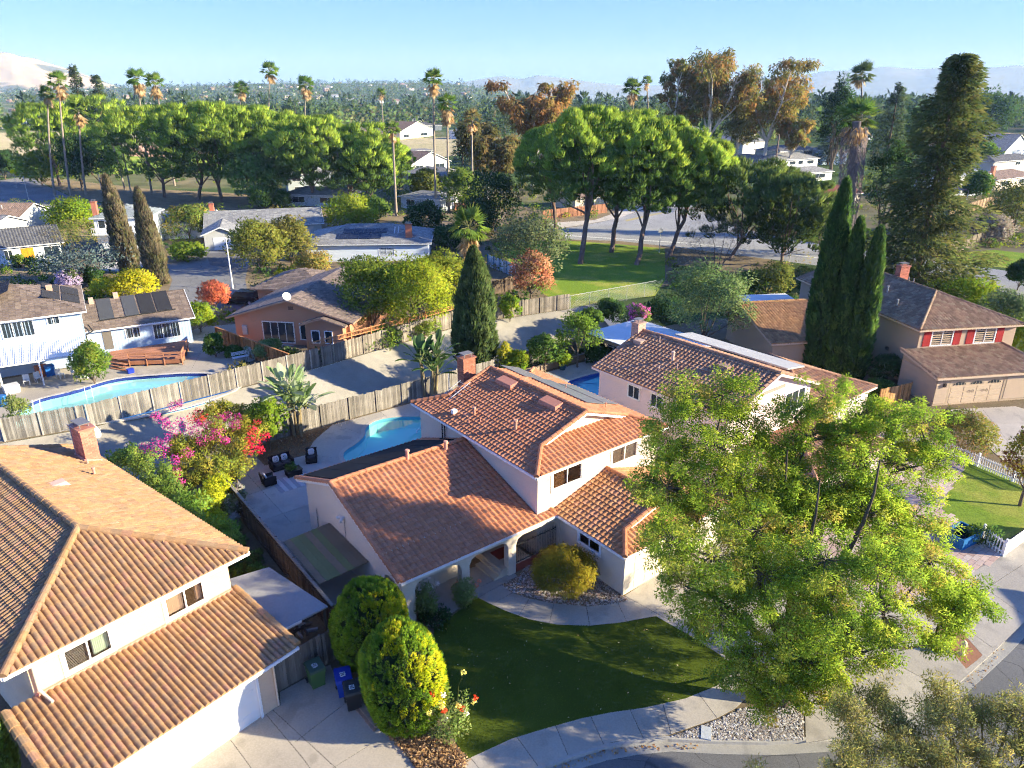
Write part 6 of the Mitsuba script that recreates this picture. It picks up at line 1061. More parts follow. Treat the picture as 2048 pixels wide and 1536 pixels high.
def fan_palm(seed, H, cr=1.9, tr=.2, skirt=1.6, lean=0.0, tcol=(.33, .27, .21), green=((.10, .17, .03), (.15, .20, .04), (.07, .13, .025)), nleaf=34, dead=26, tilt=0.0, shag=0):
    r = np.random.default_rng(seed); t = np.linspace(0, 1, 9); bend = np.column_stack([lean * t ** 1.5, lean * .3 * t, t * H]); m = MB(tcol); m.tube(bend - [0, 0, .2], tr * (1.35 - .55 * t ** .5), 8); top = bend[-1]
    fo, sk = Foliage(), Foliage()
    for i in range(nleaf):
        el = r.uniform(-.35, 1.25); az = r.uniform(0, 2 * np.pi); d = np.array([math.cos(el) * math.cos(az), math.cos(el) * math.sin(az), math.sin(el)]); st = cr * r.uniform(.45, .62); fan(fo, r, top + d * st * .95, d, cr * .62, cr * .1, green[r.integers(0, len(green))], 11, .22 + .25 * (el < .3))
        m.tube([top, top + d * st], cr * .012, 4, (.2, .2, .08), cap=False)
    for i in range(dead):
        el = r.uniform(-1.45, -.35); az = r.uniform(0, 2 * np.pi); d = np.array([math.cos(el) * math.cos(az), math.cos(el) * math.sin(az), math.sin(el)]); z = r.uniform(0, skirt); fan(sk, r, top - [0, 0, z * .6] + d * cr * .35, d, cr * .6, cr * .085, ((.44, .31, .16), (.38, .25, .12), (.50, .37, .22))[r.integers(0, 3)], 8, .5, spread=.8)
    if shag:
        n = int(shag); tt = r.random(n) ** .9; a = r.uniform(0, 2 * np.pi, n); R = tr * (1.5 + .6 * tt) * 1.0; P = np.column_stack([R * np.cos(a), R * np.sin(a), tt * H * .93 + .6]); P[:, 0] += lean * tt ** 1.5; o = np.column_stack([np.cos(a), np.sin(a), a * 0])
        sk.blades(r, P, nz(o * .35 - UP + rdir(r, n) * .2), nz(o + rdir(r, n) * .3), r.uniform(.5, 1.1, n), .14, np.array([(.20, .165, .16), (.15, .125, .125), (.25, .20, .18)])[r.integers(0, 3, n)])
    q = {'trunk': m.ply('bark'), 'crown': fo.ply()}
    if dead or shag: q['skirt'] = sk.ply()
    return q
def stone_pine(seed, H, rad, lean=(0, 0), n=170, ln=.85, per=46, th=.5, pal=((.20, .28, .04), (.145, .215, .035), (.26, .33, .045), (.085, .14, .03))):
    r = np.random.default_rng(seed); m = MB((.21, .14, .11)); z0 = H * th; top = np.array([lean[0], lean[1], z0]); tr = H * .019
    p = limb(m, r, [0, 0, -.3], top, tr, tr * .75, .04, 6, 9); a = r.uniform(0, 2 * np.pi, n); q = np.sqrt(r.random(n)); lob = 1 + .28 * (meshkit.noise(np.column_stack([np.cos(a) * 1.7, np.sin(a) * 1.7, a * 0 + seed])) - .5) * 2
    x, y = q * rad * lob * np.cos(a), q * rad * lob * np.sin(a); dome = np.maximum(0, 1 - (q * .97) ** 2.6) ** .5; hz = (H - z0); nse = meshkit.fbm(np.column_stack([x * .3, y * .3, x * 0 + seed]), 2) - .5
    low = r.random(n) < .38; z = z0 + hz * (.30 + .60 * dome + .5 * nse) ; z = np.where(low, z0 + hz * (r.uniform(.0, .62, n)) , z); z = np.minimum(z, H - ln * .7)
    C = np.column_stack([x + lean[0], y + lean[1], z]); fo = Foliage(); k = np.array(pal); pick = np.where(low, 3, r.integers(0, 3, n)); per_ = per
    Ck = np.repeat(C, per_, 0); o = rdir(r, n * per_); P = Ck + o * [ln * .7, ln * .7, ln * .38]; out = nz(C - (top + [0, 0, hz * .1])); ok = np.repeat(out, per_, 0)
    fo.blades(r, P, nz(UP * .9 + ok * .5 + o * .65), nz(ok * .45 + o * .8 + UP * .3), ln * r.uniform(.55, 1.0, n * per_), ln * .22, tint(r, pal, n, per_, .16, pick), True)
    for i in range(9):
        e = C[r.integers(0, n)]; limb(m, r, p[-1 - (i % 3)], e * [.75, .75, 1] + [lean[0] * .25, lean[1] * .25, -ln * .5], tr * .42, tr * .12, .18, 5, 6)
    return {'trunk': m.ply('bark'), 'crown': fo.ply()}
def conifer(seed, H, rad, pal, n=240, per=34, ln=.9, th=.06, top=.9, uneven=.5, droop=.35, tc=(.2, .13, .09)):
    r = np.random.default_rng(seed); t = th + (1 - th) * r.random(n) ** 1.15; a = r.uniform(0, 2 * np.pi, n); lv = meshkit.noise(np.column_stack([np.cos(a) * 1.6, np.sin(a) * 1.6, t * 11 + seed])); R = rad * (1 - t) ** top * np.clip(1 - uneven * .2 + uneven * 2.2 * (lv - .5), .2, 1.3) + .25
    q = r.random(n) ** .55; C = np.column_stack([R * q * np.cos(a), R * q * np.sin(a), t * H - R * q * .12]); o = np.column_stack([np.cos(a), np.sin(a), a * 0]); fo = Foliage(); s = (.55 + .75 * R / rad)[:, None]
    Ck, ok, sk = np.repeat(C, per, 0), np.repeat(o, per, 0), np.repeat(s, per, 0); e = rdir(r, n * per); P = Ck + e * [ln, ln, ln * .45] * sk
    fo.blades(r, P, nz(ok * .8 + e * .5 - UP * droop + UP * .15), nz(ok * .6 + e * .5 + UP * .5), (ln * .8) * r.uniform(.5, 1, n * per), ln * .22, tint(r, pal, n, per, .17), True)
    m = MB(tc); m.tube([[0, 0, -.3], [0, 0, H * .5], [0, 0, H * .98]], [H * .017, H * .011, .03], 8)
    for i in range(0, n, 6): m.tube([[0, 0, C[i, 2] + .2], C[i]], [.06, .02], 4, cap=False)
    return {'trunk': m.ply('bark'), 'crown': fo.ply()}
def paddle_plant(seed, H, nst=3, nl=9, spread=1.0, col=((.22, .29, .13), (.27, .33, .18), (.15, .22, .08), (.30, .34, .22))):
    # giant bird of paradise: stems with big paddle leaves on long stalks
    r = np.random.default_rng(seed); fo = Foliage(); m = MB((.28, .22, .12)); stalks = MB((.22, .25, .09))
    for s in range(nst):
        a0 = r.uniform(0, 6.3); b = np.array([math.cos(a0), math.sin(a0), 0]) * spread * r.uniform(.1, .6); h = H * r.uniform(.2, .62) * (1 if s else 1.1); top = b * 1.5 + UP * h; m.tube([b - UP * .1, (b + top) / 2 + r.normal(0, .05, 3), top], [.13, .11, .10], 7)
        for i in range(nl):
            az = r.uniform(0, 2 * np.pi); el = r.uniform(.35, 1.45); d = np.array([math.cos(el) * math.cos(az), math.cos(el) * math.sin(az), math.sin(el)]); st = H * r.uniform(.10, .24); L = H * r.uniform(.19, .30); W = L * .17; p0 = top; p1 = top + d * st; stalks.tube([p0, p1], [.035, .02], 5, cap=False)
            side = unit(np.cross(d, UP)); nrm = unit(np.cross(side, d)); nrm = nrm * (1 if nrm[2] > 0 else -1); c = np.array(col[r.integers(0, len(col))]) * r.uniform(.8, 1.2); k = 7; t = np.linspace(0, 1, k); mid = p1 + np.outer(t * L, d) - UP * (t ** 2 * L * .3)[:, None] ; ww = W * np.sin(np.pi * (t * .9 + .07)) ** .7
            for sg in (-1, 1):
                e = mid + side * sg * ww[:, None] + nrm * .12 * W
                for j in range(k - 1):
                    tear = r.random() < .18; e1 = e[j + 1] if not tear else e[j + 1] * .75 + mid[j + 1] * .25
                    fo.add(np.array([mid[j], e[j], e1, mid[j + 1]]), np.array([[0, 1, 2], [0, 2, 3]]), np.repeat(nz(nrm[None] + side[None] * sg * .35), 4, 0), np.repeat(c[None], 4, 0))
    return {'stem': m.ply('bark'), 'stalks': stalks.ply('matte'), 'leaves': fo.ply()}
def gum_tree(seed, H, rad, pal=((.15, .13, .045), (.11, .115, .035), (.19, .12, .05), (.23, .12, .05)), n=150, per=46, ln=.9, th=.3):
    r = np.random.default_rng(seed); m = MB((.60, .53, .45)); fo = Foliage(); C = []
    f0 = np.array([0, 0, H * th]); limb(m, r, [0, 0, -.5], f0, H * .02, H * .016, .06, 5, 8)
    for i in range(7):
        az = 2 * np.pi * i / 7 + r.normal(0, .3); e = np.array([math.cos(az) * rad * r.uniform(.45, .8), math.sin(az) * rad * r.uniform(.45, .8), H * r.uniform(.55, .92)]); p = limb(m, r, f0, e, H * .011, H * .004, .25, 6, 6)
        for j in range(4): s = p[2 + (j % 4)]; e2 = s + rdir(r, 1)[0] * rad * .35 * [1, 1, .5] + UP * H * .08; limb(m, r, s, e2, H * .006, H * .002, .2, 4, 5); k = n // 28; C.append(e2 + rdir(r, k) * rad * .24 * [1, 1, .75])
    C = np.vstack(C); C[:, 2] = np.minimum(C[:, 2], H - ln); clumps(fo, r, C, rad * .12 * r.uniform(.7, 1.3, len(C)), per, ln, ln * .30, pal, up=0, out=.5, droop=.9, crown=(np.array([0, 0, H * .5]), .8), shell=.2, soft=.5)
    return {'trunk': m.ply('bark'), 'crown': fo.ply()}
def bush(name, label, x, y, z, rx, rz, pal, seed, cat='bush', ry=None, **kw):
    b = G(x, y, z); b[2] = 0; r = np.random.default_rng(seed); return plant(name, label, cat, bush_parts(r, rx, ry or rx, rz, pal, **kw), b)
def flowers(fo, r, pts, rad, n, size, pal):
    for p, R in zip(pts, rad):
        d = rdir(r, n); fo.blades(r, p + d * R * r.random((n, 1)) ** .5, nz(d + rdir(r, n) * .6), nz(d + UP * .3), size, size * .8, np.array(pal)[r.integers(0, len(pal), n)] * (1 + r.normal(0, .15, (n, 1))))
# ---------------------------------------------------------------- garden plants
r = np.random.default_rng(200)
GOLD = [(.26, .21, .02), (.22, .17, .02), (.30, .25, .03), (.17, .15, .02)]
mb_ = G(1130, 1178); fo = Foliage(); d = rdir(r, 330); d = d[d[:, 2] > -.35]; C = d * [1.62, 1.62, 1.15] * r.uniform(.75, 1, (len(d), 1)) + [0, 0, 1.1]
clumps(fo, r, C, np.full(len(C), .28), 70, .2, .035, GOLD, up=0, out=.6, droop=.9, crown=(np.array([0, 0, .4]), 1.0), shell=.3, soft=.5); m = MB((.16, .11, .08))
for i in range(12): limb(m, r, [0, 0, 0], C[i * 9] * .85, .06, .02, .3, 6, 6)
plant('japanese_maple', 'golden green mounded weeping maple on the rock mulch beside the garage', 'shrub', {'trunk': m.ply('bark'), 'crown': fo.ply()}, mb_)
def rose(label, x, y, H, w, cols, seed, nf=14):
    r = np.random.default_rng(seed); b = G(x, y); q = bush_parts(r, w, w, H * .52, [(.15, .21, .05), (.11, .17, .04), (.19, .24, .07), (.2, .24, .09)], 56, 30, .13, .07, .24, H * .55, up=.3, shell=.2)
    m = MB((.13, .14, .05)); C = []
    for i in range(14): e = np.array([*r.normal(0, w * .6, 2), H * r.uniform(.7, 1.1)]); limb(m, r, [0, 0, 0], e, .018, .006, .15, 5, 5); C.append(e)
    q['stem'] = m.ply('bark'); k = plant('rose_bush', label, 'rose bush', q, b)
    for i in range(nf): fo = Foliage(); flowers(fo, r, [C[i % 14] + r.normal(0, .1, 3) * [1, 1, .5] + UP * (.02 - .25 * (i // 14))], [.085], 34, .075, cols[i % len(cols)]); scene[numbered(f'{k}__flower')] = {**fo.ply(), 'to_world': T().translate(b.tolist())}
REDF, YELF, WHF = [(.62, .05, .02), (.70, .10, .04)], [(.62, .55, .12), (.68, .62, .22)], [(.7, .62, .6), (.72, .66, .66)]
rose('rose bush with red and yellow blooms beside the clipped mound and the turf', 897, 1476, 2.3, .95, [REDF, YELF, REDF, YELF, WHF], 41, 22)
rose('rose bush with one coral bloom against the porch column', 928, 1212, 1.5, .5, [[(.7, .2, .1), (.7, .3, .2)]], 42, 3)
rose('thin rose bush with white blooms at the corner of the porch', 852, 1232, 1.7, .6, [WHF], 43, 5)
b = G(925, 1215); 
bush('low_shrub', 'low dark leafy ground cover at the top edge of the turf', 872, 1245, 0, .8, .3, DEEP, 44, n=40, per=40, ln=.12, cr=.2)
# bougainvillea hedge and the shrubs of the back gardens, left of the pool
def mound(name, label, cat, spots, pal, seed, fl=(), ln=.16, n=26, per=70, wd=.09, z0=0):
    r = np.random.default_rng(seed); fo, ff_, m = Foliage(), Foliage(), MB((.16, .12, .08)); base = None
    for (x, y, z, R) in spots:
        c = G(x, y, z); base = c * [1, 1, 0] if base is None else base; d = rdir(r, n); C = c + d * R * [1, 1, .8] * r.uniform(.4, .95, (n, 1)); C[:, 2] = np.maximum(C[:, 2], .15)
        clumps(fo, r, C, np.full(n, R * .32), per, ln, wd, pal, up=.25, crown=(c - UP * R * .5, .8), shell=.3); limb(m, r, c * [1, 1, 0], c, .05, .02, .1, 4, 5)
    k = thing(name, label, cat); scene[f'{k}__crown'] = fo.ply(); scene[f'{k}__stem'] = m.ply('bark')
    for i, (pal_, pts) in enumerate(fl):
        f = Foliage(); flowers(f, r, [G(x, y, z) for x, y, z, q in pts], [q for *_, q in pts], 105, .10, pal_); scene[numbered(f'{k}__blossom')] = f.ply()
    return k
OLV = [(.25, .24, .035), (.20, .215, .03), (.29, .25, .04), (.15, .18, .03)]
MAG = [(.50, .03, .18), (.58, .05, .25), (.42, .03, .20), (.56, .10, .36)]; CRI = [(.72, .02, .07), (.66, .03, .12), (.78, .05, .06)]
mound('bougainvillea', 'large bougainvillea mound with magenta and crimson blossom in front of the flood channel', 'bougainvillea', [(395, 900, 2.1, 1.4), (440, 865, 2.5, 1.4), (470, 900, 2.0, 1.3), (500, 860, 2.3, 1.2), (380, 945, 1.8, 1.2), (430, 940, 1.9, 1.3), (470, 935, 1.5, 1.2), (420, 835, 2.9, 1.1), (360, 895, 2.3, .9), (455, 822, 2.9, 1.0), (490, 830, 2.7, .9)], OLV, 51,
      [(MAG, [(345, 812, 3.2, .35), (358, 806, 3.3, .3), (312, 832, 3.0, .35), (328, 842, 3.0, .35), (345, 870, 2.9, .5), (330, 888, 2.8, .45), (345, 872, 2.9, .5), (322, 905, 2.6, .45), (300, 903, 2.4, .4), (290, 895, 2.3, .35), (440, 838, 3.0, .4), (455, 834, 3.1, .4), (478, 836, 3.0, .35), (415, 850, 3.3, .45), (430, 870, 3.1, .45), (390, 865, 3.1, .45), (360, 845, 3.2, .4), (405, 880, 2.9, .4), (470, 850, 3.1, .4), (350, 920, 2.7, .4), (375, 905, 2.8, .4), (312, 885, 2.6, .4), (335, 850, 3.0, .4), (450, 880, 2.8, .3), (372, 858, 3.0, .45), (440, 858, 2.9, .35), (352, 945, 2.3, .3), (360, 965, 2.0, .3), (395, 850, 3.2, .35)]),
       (CRI, [(385, 838, 3.1, .4), (402, 842, 3.1, .42), (395, 826, 3.2, .35), (505, 862, 2.6, .4), (512, 885, 2.4, .42), (500, 900, 2.3, .4), (530, 872, 2.4, .35), (520, 900, 2.2, .3), (408, 828, 3.2, .3), (498, 880, 2.5, .35), (515, 845, 2.7, .3)])])
k = mound('shrub', 'lime yellow leafy shrub below the bougainvillea', 'shrub', [(420, 995, 1.9, 1.1), (410, 1030, 1.7, 1.0), (440, 970, 1.8, .9), (428, 1050, 1.5, .9)], [(.38, .38, .02), (.32, .34, .02), (.42, .42, .03), (.24, .28, .02)], 52)
mound('shrub', 'dark green shrub beside the corner of the peach house roof', 'shrub', [(285, 930, 2.4, 1.2), (320, 955, 2.3, 1.2), (260, 912, 2.2, 1.0), (340, 995, 2.2, 1.3), (300, 980, 2.0, 1.2), (240, 922, 1.7, .9), (320, 1030, 1.8, 1.1)], [(.14, .20, .04), (.09, .15, .03), (.18, .24, .04), (.22, .24, .05)], 53)
mound('shrub', 'glossy mid green shrub beside the dark fence', 'shrub', [(370, 1045, 2.2, 1.3), (410, 1075, 1.9, 1.2), (380, 1015, 2.4, 1.2), (350, 1025, 2.0, 1.1), (430, 1105, 1.6, 1.0), (455, 1075, 1.5, .9), (400, 1110, 1.5, 1.0)], [(.17, .27, .04), (.12, .21, .03), (.21, .30, .05), (.11, .18, .04)], 54, ln=.2)
mound('shrub', 'grey lavender shrub at the edge of the concrete patio', 'shrub', [(462, 1010, 1.0, .8), (455, 1045, .9, .75), (470, 985, .8, .6)], [(.20, .22, .13), (.16, .18, .10), (.24, .22, .2), (.13, .17, .07)], 55)
mound('shrub', 'low dark green plants along the foot of the dark fence', 'shrub', [(470, 1090, .7, .7), (500, 1120, .6, .65), (515, 1150, .5, .6), (480, 1135, .5, .6), (450, 1140, .4, .6)], [(.06, .11, .02), (.09, .15, .03), (.14, .2, .03), (.10, .1, .03)], 56)
px_tree('citrus_tree', 'round bright green citrus tree right of the bougainvillea', 'tree', 540, 900, 800, 82, [(.17, .24, .02), (.13, .20, .02), (.21, .27, .03), (.10, .16, .02)], 57, th=.2, n=60, per=80, cr=.26)
px_tree('citrus_tree', 'round dark green citrus tree standing between the white patio cover and the long pool', 'tree', 190, 768, 684, 78, [(.10, .16, .025), (.07, .125, .02), (.14, .19, .03), (.18, .2, .03)], 58, th=.05, n=60, per=80, cr=.26)
pp = G(600, 868); plant('bird_of_paradise', 'tall banana like plant with pale paddle leaves in front of the grey board fence', 'plant', paddle_plant(61, 6.0, 7, 12, 1.2), pp)
pp = G(862, 792); plant('bird_of_paradise', 'shaded banana like plant with dark paddle leaves behind the terracotta roofed house', 'plant', paddle_plant(62, 5.8, 7, 12, 1.3, ((.06, .11, .035), (.08, .13, .045), (.05, .09, .03))), pp)
cb = G(952, 748); plant('cypress', 'tall broad dark green cypress behind the chimney of the terracotta roofed house', 'cypress', cypress(63, 11.6, 1.95, [(.055, .085, .028), (.045, .07, .022), (.075, .105, .035), (.09, .12, .04)], 900, 34, .5), cb)
pb = G(944, 735); plant('fan_palm', 'fan palm with a tan skirt rising just behind the tall broad cypress', 'palm', fan_palm(64, top_at(pb, 455), 2.0, .25, 2.2, 0, nleaf=36, dead=40, green=((.14, .2, .03), (.20, .24, .05), (.10, .16, .03))), pb)
for i, (x, y, ty, w, lb) in enumerate(((1632, 738, 362, 1.4, 'left and tallest of three dark cypresses between the pink and the tan house'), (1668, 748, 440, .95, 'middle one of three dark cypresses between the pink and the tan house'), (1706, 756, 458, 1.0, 'right one of three dark cypresses between the pink and the tan house'))):
    b = G(x, y); plant('cypress', lb, 'cypress', cypress(70 + i, top_at(b, ty), w, [(.035, .075, .02), (.028, .06, .016), (.05, .095, .022), (.085, .14, .03)], 900, 32, .5), b)
px_tree('shrub', 'lime yellow shrub beside the chimney and the tall cypress', 'shrub', 1008, 750, 688, 40, [(.33, .32, .02), (.26, .28, .02), (.36, .33, .04)], 75, th=.02, n=30, per=60)
px_tree('shrub', 'bright green leafy shrub behind the solar panels', 'shrub', 1036, 752, 700, 46, LIME, 76, th=.02, n=30, per=60)
px_tree('small_tree', 'leafy green tree overhanging the concrete bank left of the covered pool', 'tree', 1090, 745, 672, 70, GREEN, 77, th=.2)
px_tree('fruit_tree', 'bright green fruit tree left of the white patio cover', 'tree', 1155, 735, 630, 92, [(.13, .20, .025), (.09, .15, .02), (.17, .24, .03)], 78, th=.25)
px_tree('shrub', 'dark shrub by the planter wall of the covered pool', 'shrub', 1195, 728, 690, 50, DEEP, 79, th=.0)
px_tree('willow_tree', 'pale grey green willow like tree behind the pink house', 'tree', 1405, 700, 528, 185, [(.13, .19, .07), (.10, .155, .05), (.17, .22, .09), (.07, .12, .04)], 80, th=.16, n=110, per=90, cr=.22, ln=.34, wd=.10, droop=.25)
px_tree('bougainvillea', 'pink flowering bougainvillea beside the chimney of the pink house', 'bougainvillea', 1270, 665, 612, 62, [(.50, .10, .32), (.12, .17, .04), (.10, .14, .035), (.14, .2, .04), (.46, .12, .32)], 81, th=.0, n=34)
px_tree('shrub', 'grey brown leafless shrub in front of the park road', 'shrub', 1430, 560, 440, 150, [(.20, .16, .12), (.16, .13, .10), (.24, .19, .14)], 82, th=.1, n=70, per=34, wd=.05, open_=.1)
px_tree('shrub', 'olive green shrub right of the leafless shrub', 'shrub', 1540, 590, 525, 90, [(.12, .14, .03), (.16, .17, .04), (.09, .11, .025)], 83, th=.0)
px_tree('shrub', 'grey green hedge shrub left of the blue shed', 'shrub', 1500, 585, 545, 60, GREEN, 84, th=.0)
px_tree('red_maple', 'rusty red leaved small tree by the brown fence near the park', 'tree', 1062, 600, 508, 88, [(.36, .14, .08), (.30, .16, .08), (.40, .20, .11), (.22, .14, .06)], 85, th=.15, n=60, per=60)
px_tree('olive_tree', 'grey green tree between the palm and the park lawn', 'tree', 1065, 575, 425, 150, [(.10, .125, .055), (.13, .155, .07), (.075, .10, .04)], 86, th=.12, n=80, per=70)
px_tree('shrub', 'tall bright green shrub growing through the channel fence', 'shrub', 1020, 640, 590, 40, LIME, 87, th=.0, n=30)
px_tree('vine', 'green vine hanging over the channel fence left of the cypress', 'vine', 770, 690, 655, 80, [(.14, .2, .03), (.10, .16, .025), (.19, .24, .04)], 88, th=.0, n=26, flat=.8)
px_tree('vine', 'green vine on the channel fence just beside the cypress', 'vine', 850, 672, 645, 70, [(.15, .2, .03), (.11, .16, .025), (.2, .24, .04)], 89, th=.0, n=26, flat=.8)
px_tree('tree', 'large yellow green tree beside the orange house, left of a group of three', 'tree', 745, 665, 512, 130, [(.18, .22, .03), (.13, .18, .025), (.22, .25, .03), (.10, .14, .02)], 90, th=.05, n=120, per=90)
px_tree('tree', 'large yellow green tree beside the orange house, middle of a group of three', 'tree', 835, 672, 520, 150, [(.24, .28, .02), (.19, .235, .02), (.29, .31, .03), (.14, .18, .02)], 91, th=.05, n=140, per=90)
px_tree('tree', 'yellow green tree with its crown against the cypress, right of a group of three', 'tree', 885, 640, 500, 120, [(.20, .23, .03), (.15, .185, .025), (.24, .25, .03)], 92, th=.05, n=100, per=90)
px_tree('red_maple', 'rusty red maple beside the dark car in the far street', 'tree', 432, 622, 562, 62, [(.42, .12, .06), (.36, .09, .05), (.46, .18, .09), (.26, .08, .04)], 93, th=.1, n=60, per=60)
px_tree('tree', 'light green tree beside the corner of the blue house', 'tree', 402, 665, 605, 62, LIME, 94, th=.1)
px_tree('shrub', 'leafy shrub with red flowers inside the orange brown fence', 'shrub', 432, 715, 668, 38, GREEN, 95, th=.0)
px_tree('shrub', 'pale green shrub behind the board fence next to the timber deck', 'shrub', 540, 722, 683, 52, [(.15, .2, .06), (.11, .16, .04), (.18, .22, .09)], 96, th=.0)
px_tree('shrub', 'grey white flowering shrub beside the orange brown fence', 'shrub', 512, 712, 690, 40, [(.3, .32, .26), (.16, .2, .1), (.38, .38, .34)], 97, th=.0)
px_tree('shrub', 'small shrub between the garden bench and the timber deck', 'shrub', 470, 712, 695, 34, GREEN, 98, th=.0)
px_tree('small_tree', 'small broad leaved tree leaning over the bleached fence at the left', 'tree', 40, 862, 795, 56, [(.16, .2, .05), (.12, .16, .04), (.2, .23, .07)], 99, th=.3, n=22, per=50, open_=.1)
px_tree('conifer_shrub', 'bright green upright conifer shrub at the lower left corner', 'shrub', 10, 1600, 1405, 85, [(.15, .23, .04), (.11, .19, .03), (.19, .27, .05)], 100, maker=lambda s, H, rd, p, **k: cypress(s, H, rd, p, 260, 40, .3))
px_tree('shrub', 'reddish green shrub beside the far end of the picket fence', 'shrub', 1915, 905, 828, 130, [(.19, .17, .04), (.14, .16, .035), (.24, .15, .06), (.11, .13, .03)], 103, th=.0, n=90, per=60, ln=.2)
px_tree('small_tree', 'yellow leaved small tree at the right edge over the garden lawn', 'tree', 2040, 1012, 862, 105, [(.36, .31, .03), (.28, .26, .03), (.18, .18, .03), (.14, .06, .03)], 104, th=.25, n=60, per=70, ln=.2)
px_tree('shrub', 'dark hedge shrub along the wall of the tan house', 'shrub', 1775, 762, 715, 70, DEEP, 105, th=.0)
px_tree('shrub', 'low green shrub left of the tan house garage', 'shrub', 1760, 790, 765, 60, GREEN, 106, th=.0)
px_tree('shrub', 'yellow green hedge right of the tan house', 'shrub', 2035, 720, 640, 90, LIME, 107, th=.0, n=70)
px_tree('shrub', 'grey green hedge behind the tan house at the right edge', 'shrub', 2010, 650, 590, 110, [(.13, .18, .07), (.10, .14, .05), (.16, .2, .09)], 108, th=.0, n=60)
px_tree('shrub', 'bright green hedge beside the road behind the tan house', 'shrub', 1930, 600, 565, 120, LIME, 109, th=.0, n=60)
px_tree('tree', 'dark green tree on the right edge beside the road', 'tree', 2035, 580, 520, 60, DEEP, 110, th=.1)
for i, (x, y, ty, w, pal, lb) in enumerate(((1225, 640, 605, 60, DEEP, 'dark shrub at the end of the flood channel below the chain link fence'), (1330, 640, 598, 80, DEEP, 'dark leafy shrub left of the pale willow like tree'), (1180, 650, 622, 50, GREEN, 'green shrub in the shade left of the white patio cover'), (1215, 618, 600, 34, GREEN, 'small shrub against the chain link fence'))): px_tree('shrub', lb, 'shrub', x, y, ty, w, pal, 140 + i, th=.0, n=40)
# across the cul-de-sac
px_tree('blue_cedar', 'blue grey layered cedar in front of the white balcony house', 'tree', 175, 570, 488, 150, [(.09, .13, .12), (.07, .10, .10), (.12, .16, .15)], 111, th=.25, n=60, per=60, flat=.6)
px_tree('lilac_shrub', 'shrub with lilac flowers below the blue grey cedar', 'shrub', 140, 580, 535, 50, [(.34, .28, .42), (.10, .13, .05), (.4, .34, .46)], 112, th=.0, n=30)
px_tree('shrub', 'golden yellow hedge behind the blue house, right half', 'shrub', 270, 598, 542, 90, [(.36, .33, .02), (.28, .28, .02), (.40, .36, .03)], 113, th=.0, n=60)
px_tree('shrub', 'golden yellow hedge behind the blue house, left half', 'shrub', 215, 600, 560, 60, [(.32, .31, .02), (.26, .27, .02), (.38, .34, .03)], 114, th=.0, n=40)
px_tree('shrub', 'dark round shrub between the cedar and the cypress pair', 'shrub', 190, 575, 535, 34, DEEP, 115, th=.0, n=30)
for i, (x, y, ty, w, lb) in enumerate(((262, 545, 352, 1.55, 'grey brown old cypress in front of the white balcony house, left of a pair'), (322, 570, 378, 1.4, 'grey brown old cypress in front of the white balcony house, right of a pair'))):
    b = G(x, y); plant('cypress', lb, 'cypress', cypress(116 + i, top_at(b, ty), w, [(.115, .095, .06), (.09, .08, .05), (.14, .115, .07), (.10, .10, .045)], 620, 30, .55), b, lean=-4 + 0 * i)
px_tree('tree', 'round green tree beside the white garage of the grey roofed house', 'tree', 380, 478, 412, 92, [(.11, .16, .03), (.08, .12, .025), (.17, .2, .04), (.2, .17, .04)], 118, th=.1, n=60)
px_tree('hedge', 'low clipped bright green hedge in front of the grey roofed house', 'hedge', 380, 520, 488, 70, [(.14, .2, .02), (.10, .16, .02), (.18, .23, .03)], 119, th=.0, n=40, flat=.8)
px_tree('hedge', 'big rounded yellow green hedge left of the white balcony house', 'hedge', 150, 455, 400, 100, LIME, 120, th=.0, n=70)
px_tree('yucca', 'spiky yucca with olive and tan leaves below the rounded hedge', 'plant', 150, 510, 447, 110, [(.18, .19, .05), (.14, .16, .04), (.26, .2, .08)], 121, th=.1, n=40, per=60, wd=.06)
px_tree('tree', 'olive green bushy tree left of the street lamp garage, larger of two', 'tree', 520, 545, 440, 110, [(.15, .16, .03), (.11, .13, .025), (.19, .19, .04)], 122, th=.02, n=90, per=70)
px_tree('tree', 'olive green bushy tree touching the solar roof of the white house', 'tree', 585, 530, 435, 90, [(.14, .14, .035), (.11, .12, .03), (.18, .16, .04)], 123, th=.02, n=70, per=70)
px_tree('shrub', 'orange tinted shrub in front of the white house with solar roof', 'shrub', 630, 545, 505, 75, [(.26, .2, .05), (.16, .17, .04), (.3, .22, .07)], 124, th=.0, n=40)
px_tree('yellow_palm', 'pale yellow plumed plant beside the grey shingle roof', 'plant', 530, 455, 428, 55, [(.42, .42, .12), (.36, .38, .1)], 125, th=.1, n=26, per=40, wd=.08)
px_tree('tree', 'lime green tree behind the white house with solar roof', 'tree', 705, 462, 392, 112, [(.2, .25, .02), (.15, .2, .02), (.24, .27, .03)], 126, th=.02, n=80)
px_tree('shrub', 'dark leafy shrub right of the lime green tree', 'shrub', 850, 470, 405, 80, DEEP, 127, th=.0, n=60)
px_tree('shrub', 'dark green shrub right of the white house with solar roof', 'shrub', 900, 500, 450, 70, DEEP, 128, th=.0, n=50)
px_tree('tree', 'green tree in front of the two-storey house behind the palms', 'tree', 745, 440, 395, 70, GREEN, 129, th=.0)
for i, (x, y, ty, w) in enumerate(((40, 528, 512, 30), (62, 534, 518, 30), (85, 540, 520, 26), (20, 525, 508, 26))): px_tree('clipped_shrub', ('second', 'third', 'rightmost', 'leftmost')[i] + ' of four small clipped shrubs in front of the orange doors', 'shrub', x, y, ty, w, [(.13, .18, .03), (.1, .14, .03)], 130 + i, group='clipped shrubs in front of the orange doors', th=.0, n=16, per=40)
